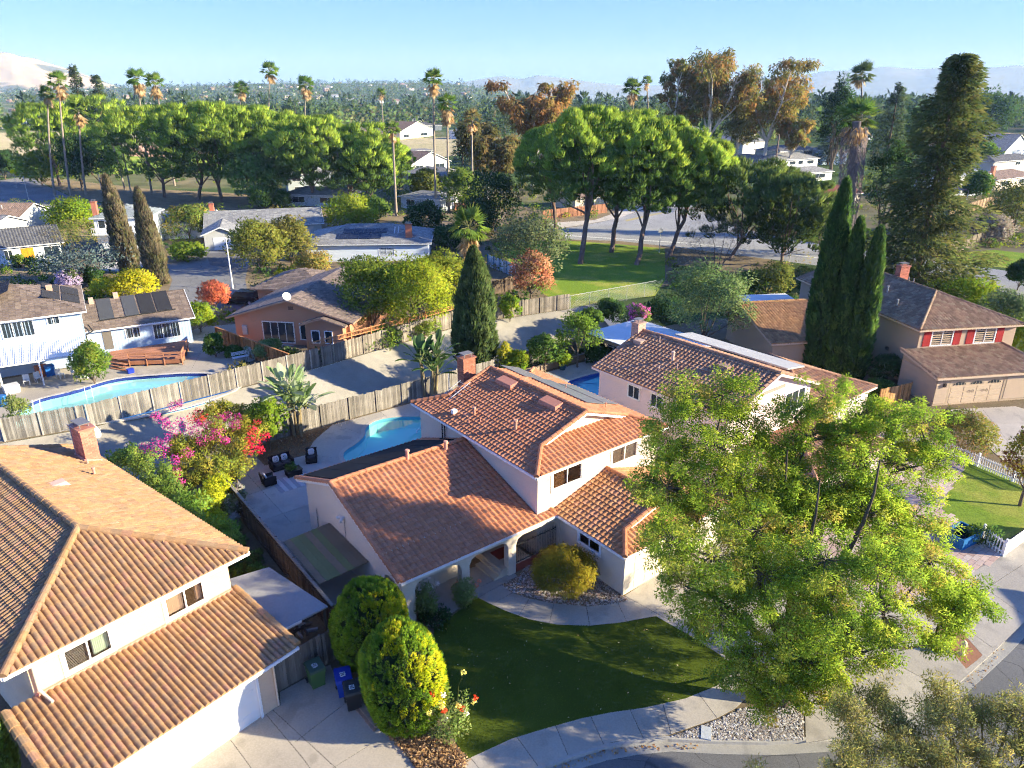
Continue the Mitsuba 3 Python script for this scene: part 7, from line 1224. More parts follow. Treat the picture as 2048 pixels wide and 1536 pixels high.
# ---------------------------------------------------------------- palms, pines, gum trees and other large trees of the middle distance
def palm_px(label, bx, by, cx, cy, cr=2.0, seed=1, skirt=1.8, tr=.24, **kw):
    b = G(bx, by); H = top_at(b, cy); dep = b[1] * PC - (H - CAMH) * PS; lx = (cx - 1024) / FPX * dep - b[0]; return plant('fan_palm', label, 'palm', fan_palm(seed, H, cr, tr, skirt, lx, **kw), b)
palm_px('tall fan palm at the far left, left of a group of three', 110, 392, 90, 188, 2.3, 301, 2.6)
palm_px('tallest fan palm of the left group of three, with a pale trunk', 142, 394, 113, 163, 2.8, 302, 4.2, dead=40)
palm_px('tan skirted fan palm of the left group of three, right one', 172, 388, 154, 222, 2.6, 303, 3.6, dead=44, nleaf=24)
palm_px('tall fan palm above the left end of the pine row, left of two', 304, 388, 273, 158, 3.0, 304, 4.0, dead=36)
palm_px('tall fan palm above the left end of the pine row, right of two', 350, 372, 310, 165, 3.0, 305, 4.4, dead=40)
palm_px('fan palm rising behind the pine row below the hazy skyline', 483, 330, 480, 178, 3.4, 306, 3.0)
palm_px('tallest fan palm of the skyline above the middle of the pine row', 540, 330, 538, 142, 3.8, 307, 3.4)
palm_px('tan skirted fan palm above the right part of the pine row', 612, 330, 610, 170, 3.8, 308, 4.6, dead=44)
palm_px('slender fan palm beside the school building', 770, 305, 762, 186, 2.6, 309, 2.0)
palm_px('tall dark trunked fan palm with a golden skirt near the middle', 872, 422, 866, 158, 2.5, 310, 3.4, dead=40)
palm_px('fan palm with a long tan skirt right of the dark trunked palm', 898, 424, 894, 208, 2.7, 311, 4.6, dead=60, nleaf=24)
palm_px('fan palm with bright green crown in front of the white gabled house', 793, 432, 785, 258, 2.0, 312, 2.6, dead=26)
palm_px('thin fan palm with a small brown crown left of the red gum tree', 945, 420, 944, 238, 2.4, 313, 2.4, green=((.16, .15, .05), (.22, .17, .07)))
palm_px('fan palm with a full drooping crown left of the big gum tree', 1266, 330, 1264, 178, 4.2, 314, 4.6, nleaf=46)
palm_px('thin fan palm with a tiny tan crown left of the big gum tree', 1296, 330, 1293, 162, 2.2, 315, 3.0)
palm_px('fan palm with dark crown high above the shaggy palm', 1718, 330, 1718, 150, 5.2, 316, 1.0, dead=10, tr=.35, green=((.07, .10, .03), (.10, .12, .04), (.05, .08, .03)))
palm_px('massive fan palm with a thick shaggy trunk left of the redwood', 1688, 476, 1712, 240, 4.0, 317, 1.8, tr=.95, dead=60, shag=2600, tcol=(.17, .14, .14))
for i, (bx, by, ty, lb) in enumerate(((250, 380, 268, 'feathery queen palm in front of the ball field, left of two'), (262, 385, 282, 'feathery queen palm in front of the ball field, right of two'))): b = G(bx, by); plant('queen_palm', lb, 'palm', fan_palm(320 + i, top_at(b, ty), 3.2, .2, .5, -1.2 + i, dead=0, nleaf=24, green=((.12, .15, .05), (.15, .17, .06))), b)
PX = [(330, 395, 212, 11, 0, 'dark umbrella pine at the left end of the row, first'), (395, 400, 206, 9, 2, 'umbrella pine with bright top, second of the row'), (445, 402, 204, 9.5, -1, 'umbrella pine with leaning trunk, third of the row'), (500, 400, 212, 9, 2, 'broad umbrella pine in the middle of the row, fourth'), (555, 402, 222, 8, -1, 'umbrella pine of the row, fifth, over the pale house'), (622, 412, 232, 9, 1, 'umbrella pine of the row, sixth, over the low house'), (690, 412, 246, 9, 2, 'umbrella pine of the row, seventh, above the lime tree'), (740, 415, 268, 5.5, 1, 'smallest umbrella pine at the right end of the row')]
for i, (bx, by, ty, rad, ln_, lb) in enumerate(PX): b = G(bx, by); plant('umbrella_pine', lb, 'pine tree', stone_pine(340 + i, top_at(b, ty), rad * 1.3, (ln_, 0), 520, 1.05, 40, .26), b)
for i, (bx, by, ty, rad, lb) in enumerate(((120, 372, 205, 9, 'round umbrella pine behind the left palms, nearer one'), (185, 350, 190, 12, 'round umbrella pine behind the left palms, farther one'))): b = G(bx, by); plant('umbrella_pine', lb, 'pine tree', stone_pine(350 + i, top_at(b, ty), rad * 1.15, (0, 0), 300, 1.3, 40, .26), b)
PR = [(1160, 528, 212, 6.2, (1.5, 3), 'tall umbrella pine over the park lawn, left one'), (1222, 505, 222, 7.5, (1.5, 2), 'tall umbrella pine over the park lawn, second from the left'), (1272, 530, 235, 6.8, (2.5, 3), 'umbrella pine with a thick leaning trunk over the park lawn'), (1335, 522, 265, 6.2, (3.5, 2), 'umbrella pine leaning right over the road'), (1115, 470, 250, 6.0, (-1, 0), 'dark umbrella pine at the left edge of the park group')]
for i, (bx, by, ty, rad, ln_, lb) in enumerate(PR): b = G(bx, by); plant('umbrella_pine', lb, 'pine tree', stone_pine(360 + i, top_at(b, ty), rad * 1.25, (ln_[0], ln_[1] + 3), 680, .8, 46, .38), b)
for i, (bx, by, ty, rad, ln_, lb) in enumerate(((1455, 520, 318, 6.8, (2.5, 1), 'low spreading pine leaning over the road, left one'), (1560, 535, 350, 5.2, (.5, 1), 'low spreading pine by the road, right one'))): b = G(bx, by); plant('umbrella_pine', lb, 'pine tree', stone_pine(370 + i, top_at(b, ty), rad * 1.15, ln_, 340, .85, 48, .22, ((.10, .14, .035), (.075, .11, .03), (.13, .17, .04), (.05, .075, .02))), b)
for i, (bx, by, ty, w, lb) in enumerate(((1410, 352, 82, 12.5, 'tallest gum tree with pale limbs and bronze foliage'), (1525, 350, 120, 12.0, 'broad gum tree with pale limbs right of the tallest one'), (1355, 352, 105, 6.5, 'slim gum tree left of the tallest one'), (1470, 340, 190, 9, 'lower gum tree with olive foliage under the tallest one'), (1575, 352, 210, 6.0, 'rusty gum tree at the right side of the gum group'))):
    b = G(bx, by); pal = ((.20, .17, .045), (.15, .155, .04), (.24, .165, .05), (.27, .15, .05)) if i != 3 else ((.16, .16, .04), (.12, .13, .03), (.18, .15, .04)); plant('gum_tree', lb, 'gum tree', gum_tree(380 + i, top_at(b, ty), w * 1.12, pal, 400 if i < 2 else 230, 34, 1.2, .3), b)
b = G(1065, 380); plant('gum_tree', 'rusty red gum tree behind the umbrella pines', 'gum tree', gum_tree(390, top_at(b, 160), 9.5, ((.25, .14, .05), (.21, .12, .045), (.18, .14, .045)), 300, 36, 1.2, .3), b)
b = G(975, 400); plant('gum_tree', 'dark bronze gum tree right of the tall palms', 'gum tree', gum_tree(391, top_at(b, 225), 7.5, ((.12, .11, .04), (.15, .11, .045), (.09, .09, .035)), 340, 40, 1.1, .2), b)
b = G(1828, 572); plant('redwood', 'huge dark redwood tree with uneven branches at the right', 'redwood', conifer(400, top_at(b, 112), 7.9, [(.075, .095, .03), (.055, .075, .025), (.10, .115, .035), (.12, .12, .04)], 900, 40, 1.0, .03, .5, .8), b)
for (nm, lb, x, y, ty, w, pal, sd) in (('tree', 'dark tree behind the small cypress trunks beside the redwood', 1640, 510, 385, 95, DEEP, 401), ('tree', 'dense tree under the gum trees', 1390, 420, 330, 90, GREEN, 402), ('tree', 'bushy green tree at the foot of the left palms', 85, 372, 305, 80, LIME, 403), ('tree', 'dark evergreen between the left palms', 205, 378, 262, 90, DEEP, 404), ('tree', 'dark evergreen at the left end of the pine row', 165, 380, 270, 70, DEEP, 405), ('tree', 'bright green tree under the pine row in front of the pale house', 515, 412, 305, 100, [(.10, .19, .04), (.07, .14, .03), (.13, .22, .05)], 406), ('tree', 'round green bush under the pine row, left of two', 530, 418, 372, 50, GREEN, 407), ('tree', 'round green bush under the pine row, right of two', 560, 416, 385, 44, GREEN, 408), ('tree', 'yellow green tree behind the slender palm', 800, 372, 290, 60, LIME, 409), ('tree', 'green leafy tree between the two tall palms', 925, 425, 335, 75, [(.13, .18, .03), (.09, .14, .025)], 410), ('tree', 'olive tree in front of the tan house behind the palms', 855, 405, 335, 60, [(.16, .17, .04), (.12, .14, .03)], 411), ('tree', 'dark conifer mass behind the palm right of the tall palms', 985, 470, 330, 110, DEEP, 412), ('tree', 'dark green tree below the dark bronze gum', 955, 478, 400, 90, DEEP, 413), ('tree', 'small dark street tree at the left edge', 12, 360, 302, 55, DEEP, 414), ('tree', 'broad dark oak behind the cream house at the right', 1960, 275, 185, 110, DEEP, 415), ('tree', 'bright green tree behind the redwood top', 1895, 300, 188, 60, [(.11, .18, .03), (.08, .14, .03)], 416), ('tree', 'green tree mass between the cream house and the two chimneys', 1945, 320, 288, 80, [(.10, .17, .03), (.08, .14, .025)], 417), ('tree', 'dark green tree left of the two chimneys', 1885, 322, 292, 60, GREEN, 418), ('tree', 'yellow green tree on the dry slope at the right edge', 2025, 470, 360, 110, [(.18, .19, .05), (.14, .15, .04)], 419), ('tree', 'grey leafless bush on the dry slope', 1975, 485, 435, 80, [(.24, .21, .17), (.2, .17, .13)], 420), ('tree', 'green tree in front of the patio of the white house with chimneys', 1950, 400, 345, 50, GREEN, 421), ('tree', 'dark pine left of the shaggy palm crown', 1660, 345, 150, 70, DEEP, 422), ('tree', 'dark bushy tree left of the redwood', 1755, 480, 270, 80, DEEP, 424)):
    px_tree(nm, lb, 'tree', x, y, ty, w, pal, sd, th=.05, n=70, per=60)
for i, (x, y, ty, w, lb) in enumerate(((185, 330, 130, 34, 'pointed redwood on the skyline above the left palms'), (225, 330, 150, 40, 'broader conifer right of the pointed skyline redwood'), (1655, 330, 165, 44, 'tall dark conifer between the gum trees and the shaggy palm'), (1770, 330, 165, 60, 'dark conifer behind the shaggy palm'))): px_tree('conifer', lb, 'conifer', x, y, ty, w * 1.3, [(.05, .075, .035), (.04, .06, .03), (.065, .09, .04)], 430 + i, maker=lambda s, H, rd, p, **k: conifer(s, H, rd, p, 150, 30, 1.6, .05, .8, .4))
# ---------------------------------------------------------------- the plain, the hills and their trees and houses
r = np.random.default_rng(500)
def low_hill(x, y):
    a = x / np.maximum(y, 1); w = np.clip((.10 - a) / .22, 0, 1); w = w * w * (3 - 2 * w); q = np.clip((y - 1500) / 2000, 0, 1)
    return w * q * (78 + 46 * (meshkit.fbm(np.stack([x * .0011, y * .0011, x * 0 + 3], -1), 3) - .5) * 2) * (1 - .25 * np.clip((a + .35) / -.3, 0, 1))
A_, Y_ = np.meshgrid(np.linspace(-1.0, .14, 130), np.linspace(1480, 5200, 46), indexing='ij'); X_ = A_ * Y_; Z_ = low_hill(X_, Y_) - .4
def grid_faces(n, m): i, j = np.meshgrid(np.arange(n - 1), np.arange(m - 1), indexing='ij'); return np.stack([i * m + j, (i + 1) * m + j, (i + 1) * m + j + 1, i * m + j + 1], -1).reshape(-1, 4)
struct('low_hills', (np.column_stack([X_.ravel(), Y_.ravel(), Z_.ravel()]), grid_faces(*X_.shape)), 'farland', 'low wooded hills rising behind the plain at the left', True)
def gold_fn(p, n, uv):
    a = fbm(p.x * .004, p.y * .004, p.z * .004, octaves=4); b = smoothstep(.56, .66, fbm(p.x * .0022 + 5, p.y * .0022, p.z * .006, octaves=3)); return mix(mix(mi.Color3f(.46, .37, .24), mi.Color3f(.36, .28, .18), a), mi.Color3f(.07, .085, .04), b * .85)
mat('goldhill', gold_fn, .95, .1); mat('farrange', lambda p, n, uv: mix(mi.Color3f(.20, .18, .13), mi.Color3f(.08, .10, .06), fbm(p.x * .0012, p.y * .0012, p.z * .003, octaves=4)), .95, .1)
def ridge(name, label, prof, Y, dep, bsdf, rough, seed):
    px, py = np.array(prof, float).T; xs = np.linspace(px.min(), px.max(), 220); top = np.interp(xs, px, py); h = np.array([GY(x, y, Y)[2] for x, y in zip(xs, top)]); X0 = (xs - 1024) / FPX * (Y * PC + 23.8 * PS); t = np.linspace(-1, 1, 41)
    XX, TT = np.meshgrid(X0, t, indexing='ij'); YY = Y + TT * dep; s = (1 - np.abs(TT) ** 1.3); nse = meshkit.fbm(np.stack([XX / rough, YY / rough, XX * 0 + seed], -1), 5) - .5
    ZZ = h[:, None] * s + nse * h.max() * .55 * np.clip(np.abs(TT) * 1.6, .04, 1) * np.clip(s * 3, 0, 1) - 1
    struct(name, (np.column_stack([(XX * YY / Y).ravel(), YY.ravel(), ZZ.ravel()]), grid_faces(*XX.shape)), bsdf, label, True)
ridge('golden_hill', 'dry golden hill with dark ravines at the far left', [(-900, 120), (-500, 92), (-250, 88), (-100, 96), (-40, 106), (0, 103), (40, 104), (58, 111), (90, 116), (110, 124), (150, 137), (190, 152), (240, 172), (300, 190), (360, 200)], 6200, 1500, 'goldhill', 700, 2)
ridge('blue_mountains', 'hazy blue mountain range on the horizon at the right', [(880, 205), (910, 168), (940, 162), (990, 153), (1005, 152), (1040, 158), (1075, 150), (1120, 155), (1180, 164), (1260, 172), (1400, 168), (1520, 158), (1600, 150), (1640, 142), (1700, 140), (1760, 133), (1830, 138), (1900, 132), (1960, 136), (2020, 131), (2100, 134), (2300, 128), (2600, 140), (2900, 190)], 11800, 1900, 'farrange', 1500, 5)
# stock of small trees and houses, reused all over the plain
FARPAL = {'tree': [[(.085, .13, .035), (.065, .105, .03), (.10, .145, .04)], [(.12, .155, .04), (.09, .13, .035), (.15, .175, .05)], [(.06, .095, .035), (.05, .08, .03), (.075, .11, .04)], [(.13, .12, .05), (.10, .105, .045), (.15, .14, .06)], [(.095, .15, .03), (.075, .125, .03), (.12, .17, .04)]], 'conifer': [[(.05, .08, .035), (.04, .065, .03), (.06, .09, .04)], [(.065, .09, .045), (.05, .075, .04), (.075, .10, .05)]]}
def small_conifer(seed, H, rad, pal, n=60, per=9): return conifer(seed, H, rad, pal, n, per, H * .12, .05, .8, .4)
groups_ = []
def stock(key, parts): scene[key] = {'type': 'shapegroup', **{n: p for n, p in parts.items()}}; return key
STK = []
for i, pal in enumerate(FARPAL['tree']):
    for j in range(2): sd = 510 + i * 2 + j; STK.append(('tree', stock(f'stock_tree_{sd}', blob_tree(sd, 1.0 * (9 + j * 3), 4.2 + j * .9, pal, .08, 26, 15, 1.25, .8, cr=.34, limbs=3, jit=.14)), 9 + j * 3))
for i, pal in enumerate(FARPAL['conifer']):
    for j in range(2): sd = 540 + i * 2 + j; STK.append(('conifer', stock(f'stock_conifer_{sd}', small_conifer(sd, 16.0 + 4 * j, 3.4 + j, pal)), 16 + 4 * j))
STK.append(('cypress', stock('stock_cypress_550', cypress(550, 11, 1.2, [(.04, .07, .025), (.05, .085, .03)], 90, 8, 1.0)), 11))
def far_house(seed, wall, roofc, W, D, h):
    w, q, g = MB(wall), MB(roofc), MB((.05, .06, .07)); w.box([0, 0, h / 2], [W / 2, 0, 0], [0, D / 2, 0], [0, 0, h / 2]); rz = D * .17; o = .5
    c = [(-W / 2 - o, -D / 2 - o), (W / 2 + o, -D / 2 - o), (W / 2 + o, D / 2 + o), (-W / 2 - o, D / 2 + o)]; e = W / 2 - D / 2 * .7
    P = [np.array([x, y, h]) for x, y in c]; R0, R1 = np.array([-e, 0, h + rz]), np.array([e, 0, h + rz])
    for f in ((P[0], P[1], R1, R0), (P[2], P[3], R0, R1)): q.add(f, [[0, 1, 2, 3]])
    for f in ((P[1], P[2], R1), (P[3], P[0], R0)): q.add(f, [[0, 1, 2]])
    q.add([P[3], P[2], P[1], P[0]], [[0, 1, 2, 3]])
    for x in (-.3, .05, .32):
        for z in ([1.5] if h < 4 else [1.4, 4.1]): 
            for s in (-1, 1): g.box([x * W, s * D / 2, z], [.75, 0, 0], [0, .03, 0], [0, 0, .6])
    return {'wall': w.ply(), 'roof': q.ply(), 'window': g.ply('darkglass')}
HS = [stock(f'stock_house_{i}', far_house(i, w_, rf, W, D, h)) for i, (w_, rf, W, D, h) in enumerate((((.66, .66, .65), (.30, .30, .29), 14, 9, 2.8), ((.60, .54, .45), (.27, .20, .16), 15, 10, 2.8), ((.68, .66, .62), (.24, .24, .25), 12, 9, 5.2), ((.52, .56, .60), (.33, .33, .32), 16, 10, 2.8), ((.64, .56, .46), (.36, .19, .13), 14, 9, 2.8)))]
CLEAR = [Polygon(p) for p in ([(-120, 262), (330, 262), (440, 288), (640, 292), (640, 332), (420, 346), (60, 352), (-120, 345)], [(680, 258), (900, 246), (1000, 262), (1000, 300), (860, 320), (690, 312)], [(1480, 295), (1740, 285), (1740, 400), (1480, 400)], [(1840, 255), (2100, 255), (2100, 470), (1840, 470)], [(1090, 380), (1460, 380), (1460, 420), (1090, 420)], [(780, 310), (920, 310), (920, 420), (780, 420)], [(0, 195), (60, 235), (60, 262), (0, 262)])]
def free(x, y): return not any(c.contains(Point(x, y)) for c in CLEAR)
spots, tries = [], 0
while len(spots) < 300 and tries < 9000:
    tries += 1; Y = math.exp(r.uniform(math.log(270), math.log(1150))); a = r.uniform(-.78, .78); X = a * Y * 1.02; p = np.array([X, Y]); dep = Y * PC + CAMH * PS; px, py = 1024 + FPX * X / dep, 768 - FPX * (Y * PS - CAMH * PC) / dep
    if not free(px, py): continue
    if any((q[0] - X) ** 2 + (q[1] - Y) ** 2 < 36 for q in spots): continue
    spots.append((X, Y, px))
spots.sort(key=lambda q: q[1]); NAME = {'tree': ('tree', 'rounded green tree on the wooded plain in the distance', 'tree', 'rounded trees on the distant plain'), 'conifer': ('conifer', 'dark pointed conifer on the wooded plain in the distance', 'conifer', 'conifers on the distant plain'), 'cypress': ('cypress', 'slim dark cypress on the wooded plain in the distance', 'cypress', 'cypresses on the distant plain')}
for X, Y, px in spots:
    right = px > 1550; w = np.array([.085] * 10 + [.035 + .05 * right] * 4 + [.03]); w /= w.sum(); kind, key, h0 = STK[r.choice(len(STK), p=w)]; s = r.uniform(.7, 1.25) * (1.15 if right else 1); nm, lb, ct, gp = NAME[kind]
    k = thing(nm, lb, ct, gp); scene[k] = {'type': 'instance', 'to_world': T().translate([X, Y, 0]).rotate([0, 0, 1], float(r.uniform(0, 360))).scale([s, s, s * float(r.uniform(.85, 1.2))]), 'shapegroup': {'type': 'ref', 'id': key}}
hs, tries = [], 0
while len(hs) < 120 and tries < 4000:
    tries += 1; Y = math.exp(r.uniform(math.log(290), math.log(1500))); X = r.uniform(-.76, .76) * Y; dep = Y * PC + CAMH * PS; px, py = 1024 + FPX * X / dep, 768 - FPX * (Y * PS - CAMH * PC) / dep
    if not free(px, py) or any((q[0] - X) ** 2 + (q[1] - Y) ** 2 < 500 for q in hs) or any((q[0] - X) ** 2 + (q[1] - Y) ** 2 < 70 for q in spots): continue
    hs.append((X, Y)); k = thing('house', 'small pale house among the trees of the distant plain', 'house', 'houses on the distant plain'); scene[k] = {'type': 'instance', 'to_world': T().translate([X, Y, 0]).rotate([0, 0, 1], float(r.choice([10, 38, 100, 128]) + r.normal(0, 5))).scale(float(r.uniform(1.1, 1.45))), 'shapegroup': {'type': 'ref', 'id': HS[r.integers(0, 5)]}}
# the woods beyond: too many to count, one mass
def woods(name, label, n, y0, y1, seed, sc=1.0):
    r = np.random.default_rng(seed); Y = np.exp(r.uniform(math.log(y0), math.log(y1), n)); X = r.uniform(-.85, .85, n) * Y; Zg = low_hill(X, Y); dep = Y * PC - (Zg - CAMH) * PS; px = 1024 + FPX * X / dep; py = 768 - FPX * (Y * PS + (Zg - CAMH) * PC) / dep
    ok = np.array([free(x, y) for x, y in zip(px, py)]); X, Y, Zg, px = X[ok], Y[ok], Zg[ok], px[ok]; n = len(X); con = r.random(n) < np.where(px > 1550, .42, .18); H = np.where(con, r.uniform(11, 22, n), r.uniform(6, 13, n)) * sc; R = np.where(con, H * .19, H * r.uniform(.38, .6, n))
    per = 26; d = rdir(r, n * per); Hk, Rk, ck = np.repeat(H, per), np.repeat(R, per), np.repeat(con, per); t = r.random(n * per); 
    rad = np.where(ck, Rk * (1 - t) ** .8, Rk * np.sqrt(np.maximum(.05, 1 - (2 * t - 1) ** 2)) * r.uniform(.6, 1, n * per)); P = np.column_stack([np.repeat(X, per) + d[:, 0] * rad, np.repeat(Y, per) + d[:, 1] * rad, np.repeat(Zg, per) + Hk * (.08 + .88 * t)])
    S = nz(np.column_stack([d[:, 0], d[:, 1], (2 * t - 1) + .35])); pal = np.array([(.085, .13, .04), (.065, .10, .035), (.11, .15, .045), (.05, .08, .03), (.13, .13, .055), (.095, .15, .035)]); pk = np.where(con, 3, r.integers(0, 6, n)); fo = Foliage()
    fo.blades(r, P, nz(S + rdir(r, n * per) * .7), S, Hk * .24, Hk * np.where(ck, .10, .26), tint(r, pal, n, per, .14, pk)); scene[name] = fo.ply(); lab(name, label, 'woods', kind='stuff')
woods('distant_woods', 'dense mass of small trees covering the distant plain and the low hills', 11000, 560, 5000, 601, 1.3)
woods('nearer_woods', 'loose mass of garden trees between the houses of the plain', 1000, 270, 720, 602, .65)
def roofs_far(n, seed):                         # specks of pale houses between the farthest trees
    r = np.random.default_rng(seed); Y = np.exp(r.uniform(math.log(1200), math.log(4200), n)); X = r.uniform(-.8, .8, n) * Y; Zg = low_hill(X, Y); m = MB(); cs = [(.6, .58, .54), (.5, .42, .34), (.66, .66, .66), (.45, .3, .22)]
    for x, y, z in zip(X, Y, Zg):
        a = r.uniform(0, 3.14); u, v = np.array([math.cos(a), math.sin(a), 0]), np.array([-math.sin(a), math.cos(a), 0]); c = np.array([x, y, z]); m.box(c + UP * 2.5, u * 9, v * 6, UP * 2.8, cs[r.integers(0, 4)]); k = cs[r.integers(0, 4)]; e = c + UP * 5.3
        for s in (-1, 1): m.add([e - u * 9.5 + v * s * 6.5, e + u * 9.5 + v * s * 6.5, e + u * 9.5 + UP * 2, e - u * 9.5 + UP * 2], [[0, 1, 2, 3]], tuple(np.array(k) * .6))
    m.build('distant_houses', None, 'matte', kind='stuff', label='specks of pale houses between the farthest trees', cat='houses')
roofs_far(420, 603)
def undergrowth():                              # low shrubs and weeds wherever a garden has bare soil
    r = np.random.default_rng(604); fo = Foliage(); U_ = shapely.unary_union([p.buffer(.5) for p in NOGO] + [CH_POLY.buffer(1.0), PCX.buffer(1), Polygon(px2([(60, 352), (640, 395), (660, 420), (100, 420)])), Polygon(px2([(1880, 470), (2010, 415), (2030, 440), (1900, 500)]))]); Y = np.exp(r.uniform(math.log(62), math.log(270), 2600)); X = r.uniform(-.74, .74, 2600) * Y; ok = ~shapely.contains_xy(U_, X, Y) & ~((Y < 92) & (X > 8) & (X < 30)); X, Y = X[ok], Y[ok]; n = len(X)
    R = r.lognormal(-.25, .45, n) * np.clip(Y / 110, .6, 1.4); pal = np.array(GREEN + LIME + DEEP + [(.17, .16, .05), (.22, .19, .07), (.13, .13, .05)]); per = 90; C = np.column_stack([X, Y, R * .55]); pick = r.integers(0, len(pal), n)
    clumps(fo, r, C, np.column_stack([R, R, R * .7]), per, .34, .2, pal, crown=(np.array([0, 100, -60.0]), .2), shell=.5, pick=pick); scene['undergrowth'] = fo.ply(); lab('undergrowth', 'low shrubs and weeds filling the gardens beyond the flood channel', 'shrubs', kind='stuff')
undergrowth()
# ---------------------------------------------------------------- things in the gardens and streets
def wheelie(label, x, y, deg, body, lid, seed, words):
    b = G(x, y); fr = Fr(b, deg); k = thing('wheeled_bin', label, 'bin'); m = MB(body); w0, w1, d0, d1, h = .27, .33, .29, .38, .98
    m.hexa([fr(u, v, z) for u, v, z in ((-w0, -d0, .06), (w0, -d0, .06), (w0, d0, .06), (-w0, d0, .06), (-w1, -d1, h), (w1, -d1, h), (w1, d1, h), (-w1, d1, h))]); m.box(fr(0, -d1 - .01, h - .05), fr.U * (w1 + .02), fr.V * .03, UP * .05); m.build('body', k, 'metalpaint')
    m = MB(lid); L = [(-w1 - .03, -d1 - .06, h), (w1 + .03, -d1 - .06, h), (w1 + .03, d1 + .04, h), (-w1 - .03, d1 + .04, h)]; m.hexa([fr(*p) for p in L] + [fr(u * .92, v * .9, h + .09 + .03 * (v > 0)) for u, v, z in L]); l = m.build('lid', k, 'metalpaint')
    s = MB((.62, .66, .66)); s.box(fr(-.02, -.06, h + .108), fr.U * .11, fr.V * .13, UP * .004); s.build('label_sticker', l, 'plain'); t = MB(tuple(np.array(body) * .3)); 
    for i in range(3): t.box(fr(-.02, .0 - i * .06, h + .116), fr.U * (.08 - .02 * (i % 2)), fr.V * .014, UP * .003)
    t.build('print', l, 'plain')
    for s_ in (-1, 1): w = MB((.03, .03, .03)); w.tube([fr(s_ * .28, d0 + .06, .12), fr(s_ * .34, d0 + .06, .12)], .12, 12); w.build('wheel', k, 'matte')
    hd = MB(tuple(np.array(body) * .8)); hd.tube([fr(-.25, d1 + .06, h + .02), fr(.25, d1 + .06, h + .02)], .02, 6); hd.build('handle', k, 'metalpaint')
wheelie('green wheeled bin with dark green lid by the gate fence', 634, 1368, 35, (.07, .15, .045), (.05, .09, .045), 1, '')
wheelie('blue wheeled bin between the green bin and the clipped mound', 690, 1386, 20, (.01, .06, .38), (.008, .03, .33), 2, '')
wheelie('black wheeled bin in front of the blue bin', 708, 1412, 20, (.022, .022, .022), (.025, .027, .03), 3, '')
k = thing('lumber_stack', 'stack of weathered boards lying beside the clipped mound', 'boards'); a, b = G(704, 1402), G(752, 1462); d = unit(b - a); n = np.array([d[1], -d[0], 0])
for i in range(5): m = MB((.27 + .03 * (i % 3), .22, .16)); m.box((a + b) / 2 + n * (-.2 + .13 * (i % 3)) + UP * (.06 + .05 * (i // 3)), (b - a) / 2 * (.9 + .04 * (i % 3)), n * .06, UP * .022); m.build('board', k, 'wood')
# shade roof between the two houses, mossy lean-to
k = thing('side_cover', 'flat grey sheet roof of the side cover next to the peach house', 'patio cover'); m = MB((.30, .30, .30)); Q = [(-.25, -2.35), (1.92, -2.65), (1.98, 2.0), (.1, 2.7)]; m.hexa([LF(u, v, 2.34) for u, v in Q] + [LF(u, v, 2.42) for u, v in Q]); m.build('roof', k, 'concrete'); m = MB((.7, .7, .7)); m.bar(LF(-.25, -2.38, 2.36), LF(.6, -2.5, 2.36), .03, .12); m.build('trim', k, 'metalpaint')
for u, v in Q: m = MB((.12, .1, .08)); m.box(LF(u * .93, v * .95, 1.17), LF.U * .05, LF.V * .05, UP * 1.17); m.build('post', k, 'wood')
r = np.random.default_rng(700); k = thing('firewood_pile', 'dark jumble of stored timber and boxes under the grey side cover', 'clutter')
for i in range(26): m = MB(tuple(np.array((.16, .11, .08)) * r.uniform(.5, 1.6)) if r.random() < .7 else (.4, .38, .36)); c = LF(r.uniform(.1, 1.7), r.uniform(-2.3, -.5), r.uniform(.15, 1.5)); dd = unit(LF.U * r.normal(0, 1) + LF.V * r.normal(0, .4)); m.bar(c - dd * r.uniform(.2, .6), c + dd * r.uniform(.2, .6), .1, .12); m.build('timber', k, 'wood')
k = thing('lean_to_roof', 'mossy plywood lean-to roof against the shaded side wall', 'lean-to'); r = np.random.default_rng(701); pts0 = (-11.0, 3.0, -8.32, 9.6)
for i in range(7): u0 = -11.0 + i * .385; m = MB(tuple(np.array((.15, .17, .075) if i in (1, 2, 4) else (.20, .155, .10)) * r.uniform(.8, 1.15))); m.hexa([MF(u, v, z) for u, v, z in ((u0, 3.3, 1.72 + .02 * i), (u0 + .375, 3.3, 1.74 + .02 * i), (u0 + .375, 7.9, 1.74 + .02 * i), (u0, 7.9, 1.72 + .02 * i))] + [MF(u, v, z + .03) for u, v, z in ((u0, 3.3, 1.72 + .02 * i), (u0 + .375, 3.3, 1.74 + .02 * i), (u0 + .375, 7.9, 1.74 + .02 * i), (u0, 7.9, 1.72 + .02 * i))]); m.build('plywood_sheet', k, 'wood')
wl_ = MB((.65, .65, .63)); wl_.tube([MF(UL - .02, 5.9, 3.2), MF(UL - .12, 5.9, 3.2), MF(UL - .3, 5.7, 3.12)], .09, 8); wl_.tube([MF(UL - .12, 6.1, 3.2), MF(UL - .3, 6.2, 3.12)], .09, 8); k = wl_.build('wall_lamp', None, 'metalpaint'); lab(k, 'white twin floodlight on the shaded side wall', 'lamp'); cb_ = MB((.2, .19, .18)); cb_.tube([MF(UL - .02, 5.9, 3.1), MF(UL - .02, 5.9, .3)], .015, 5); cb_.build('cable', k, 'matte')
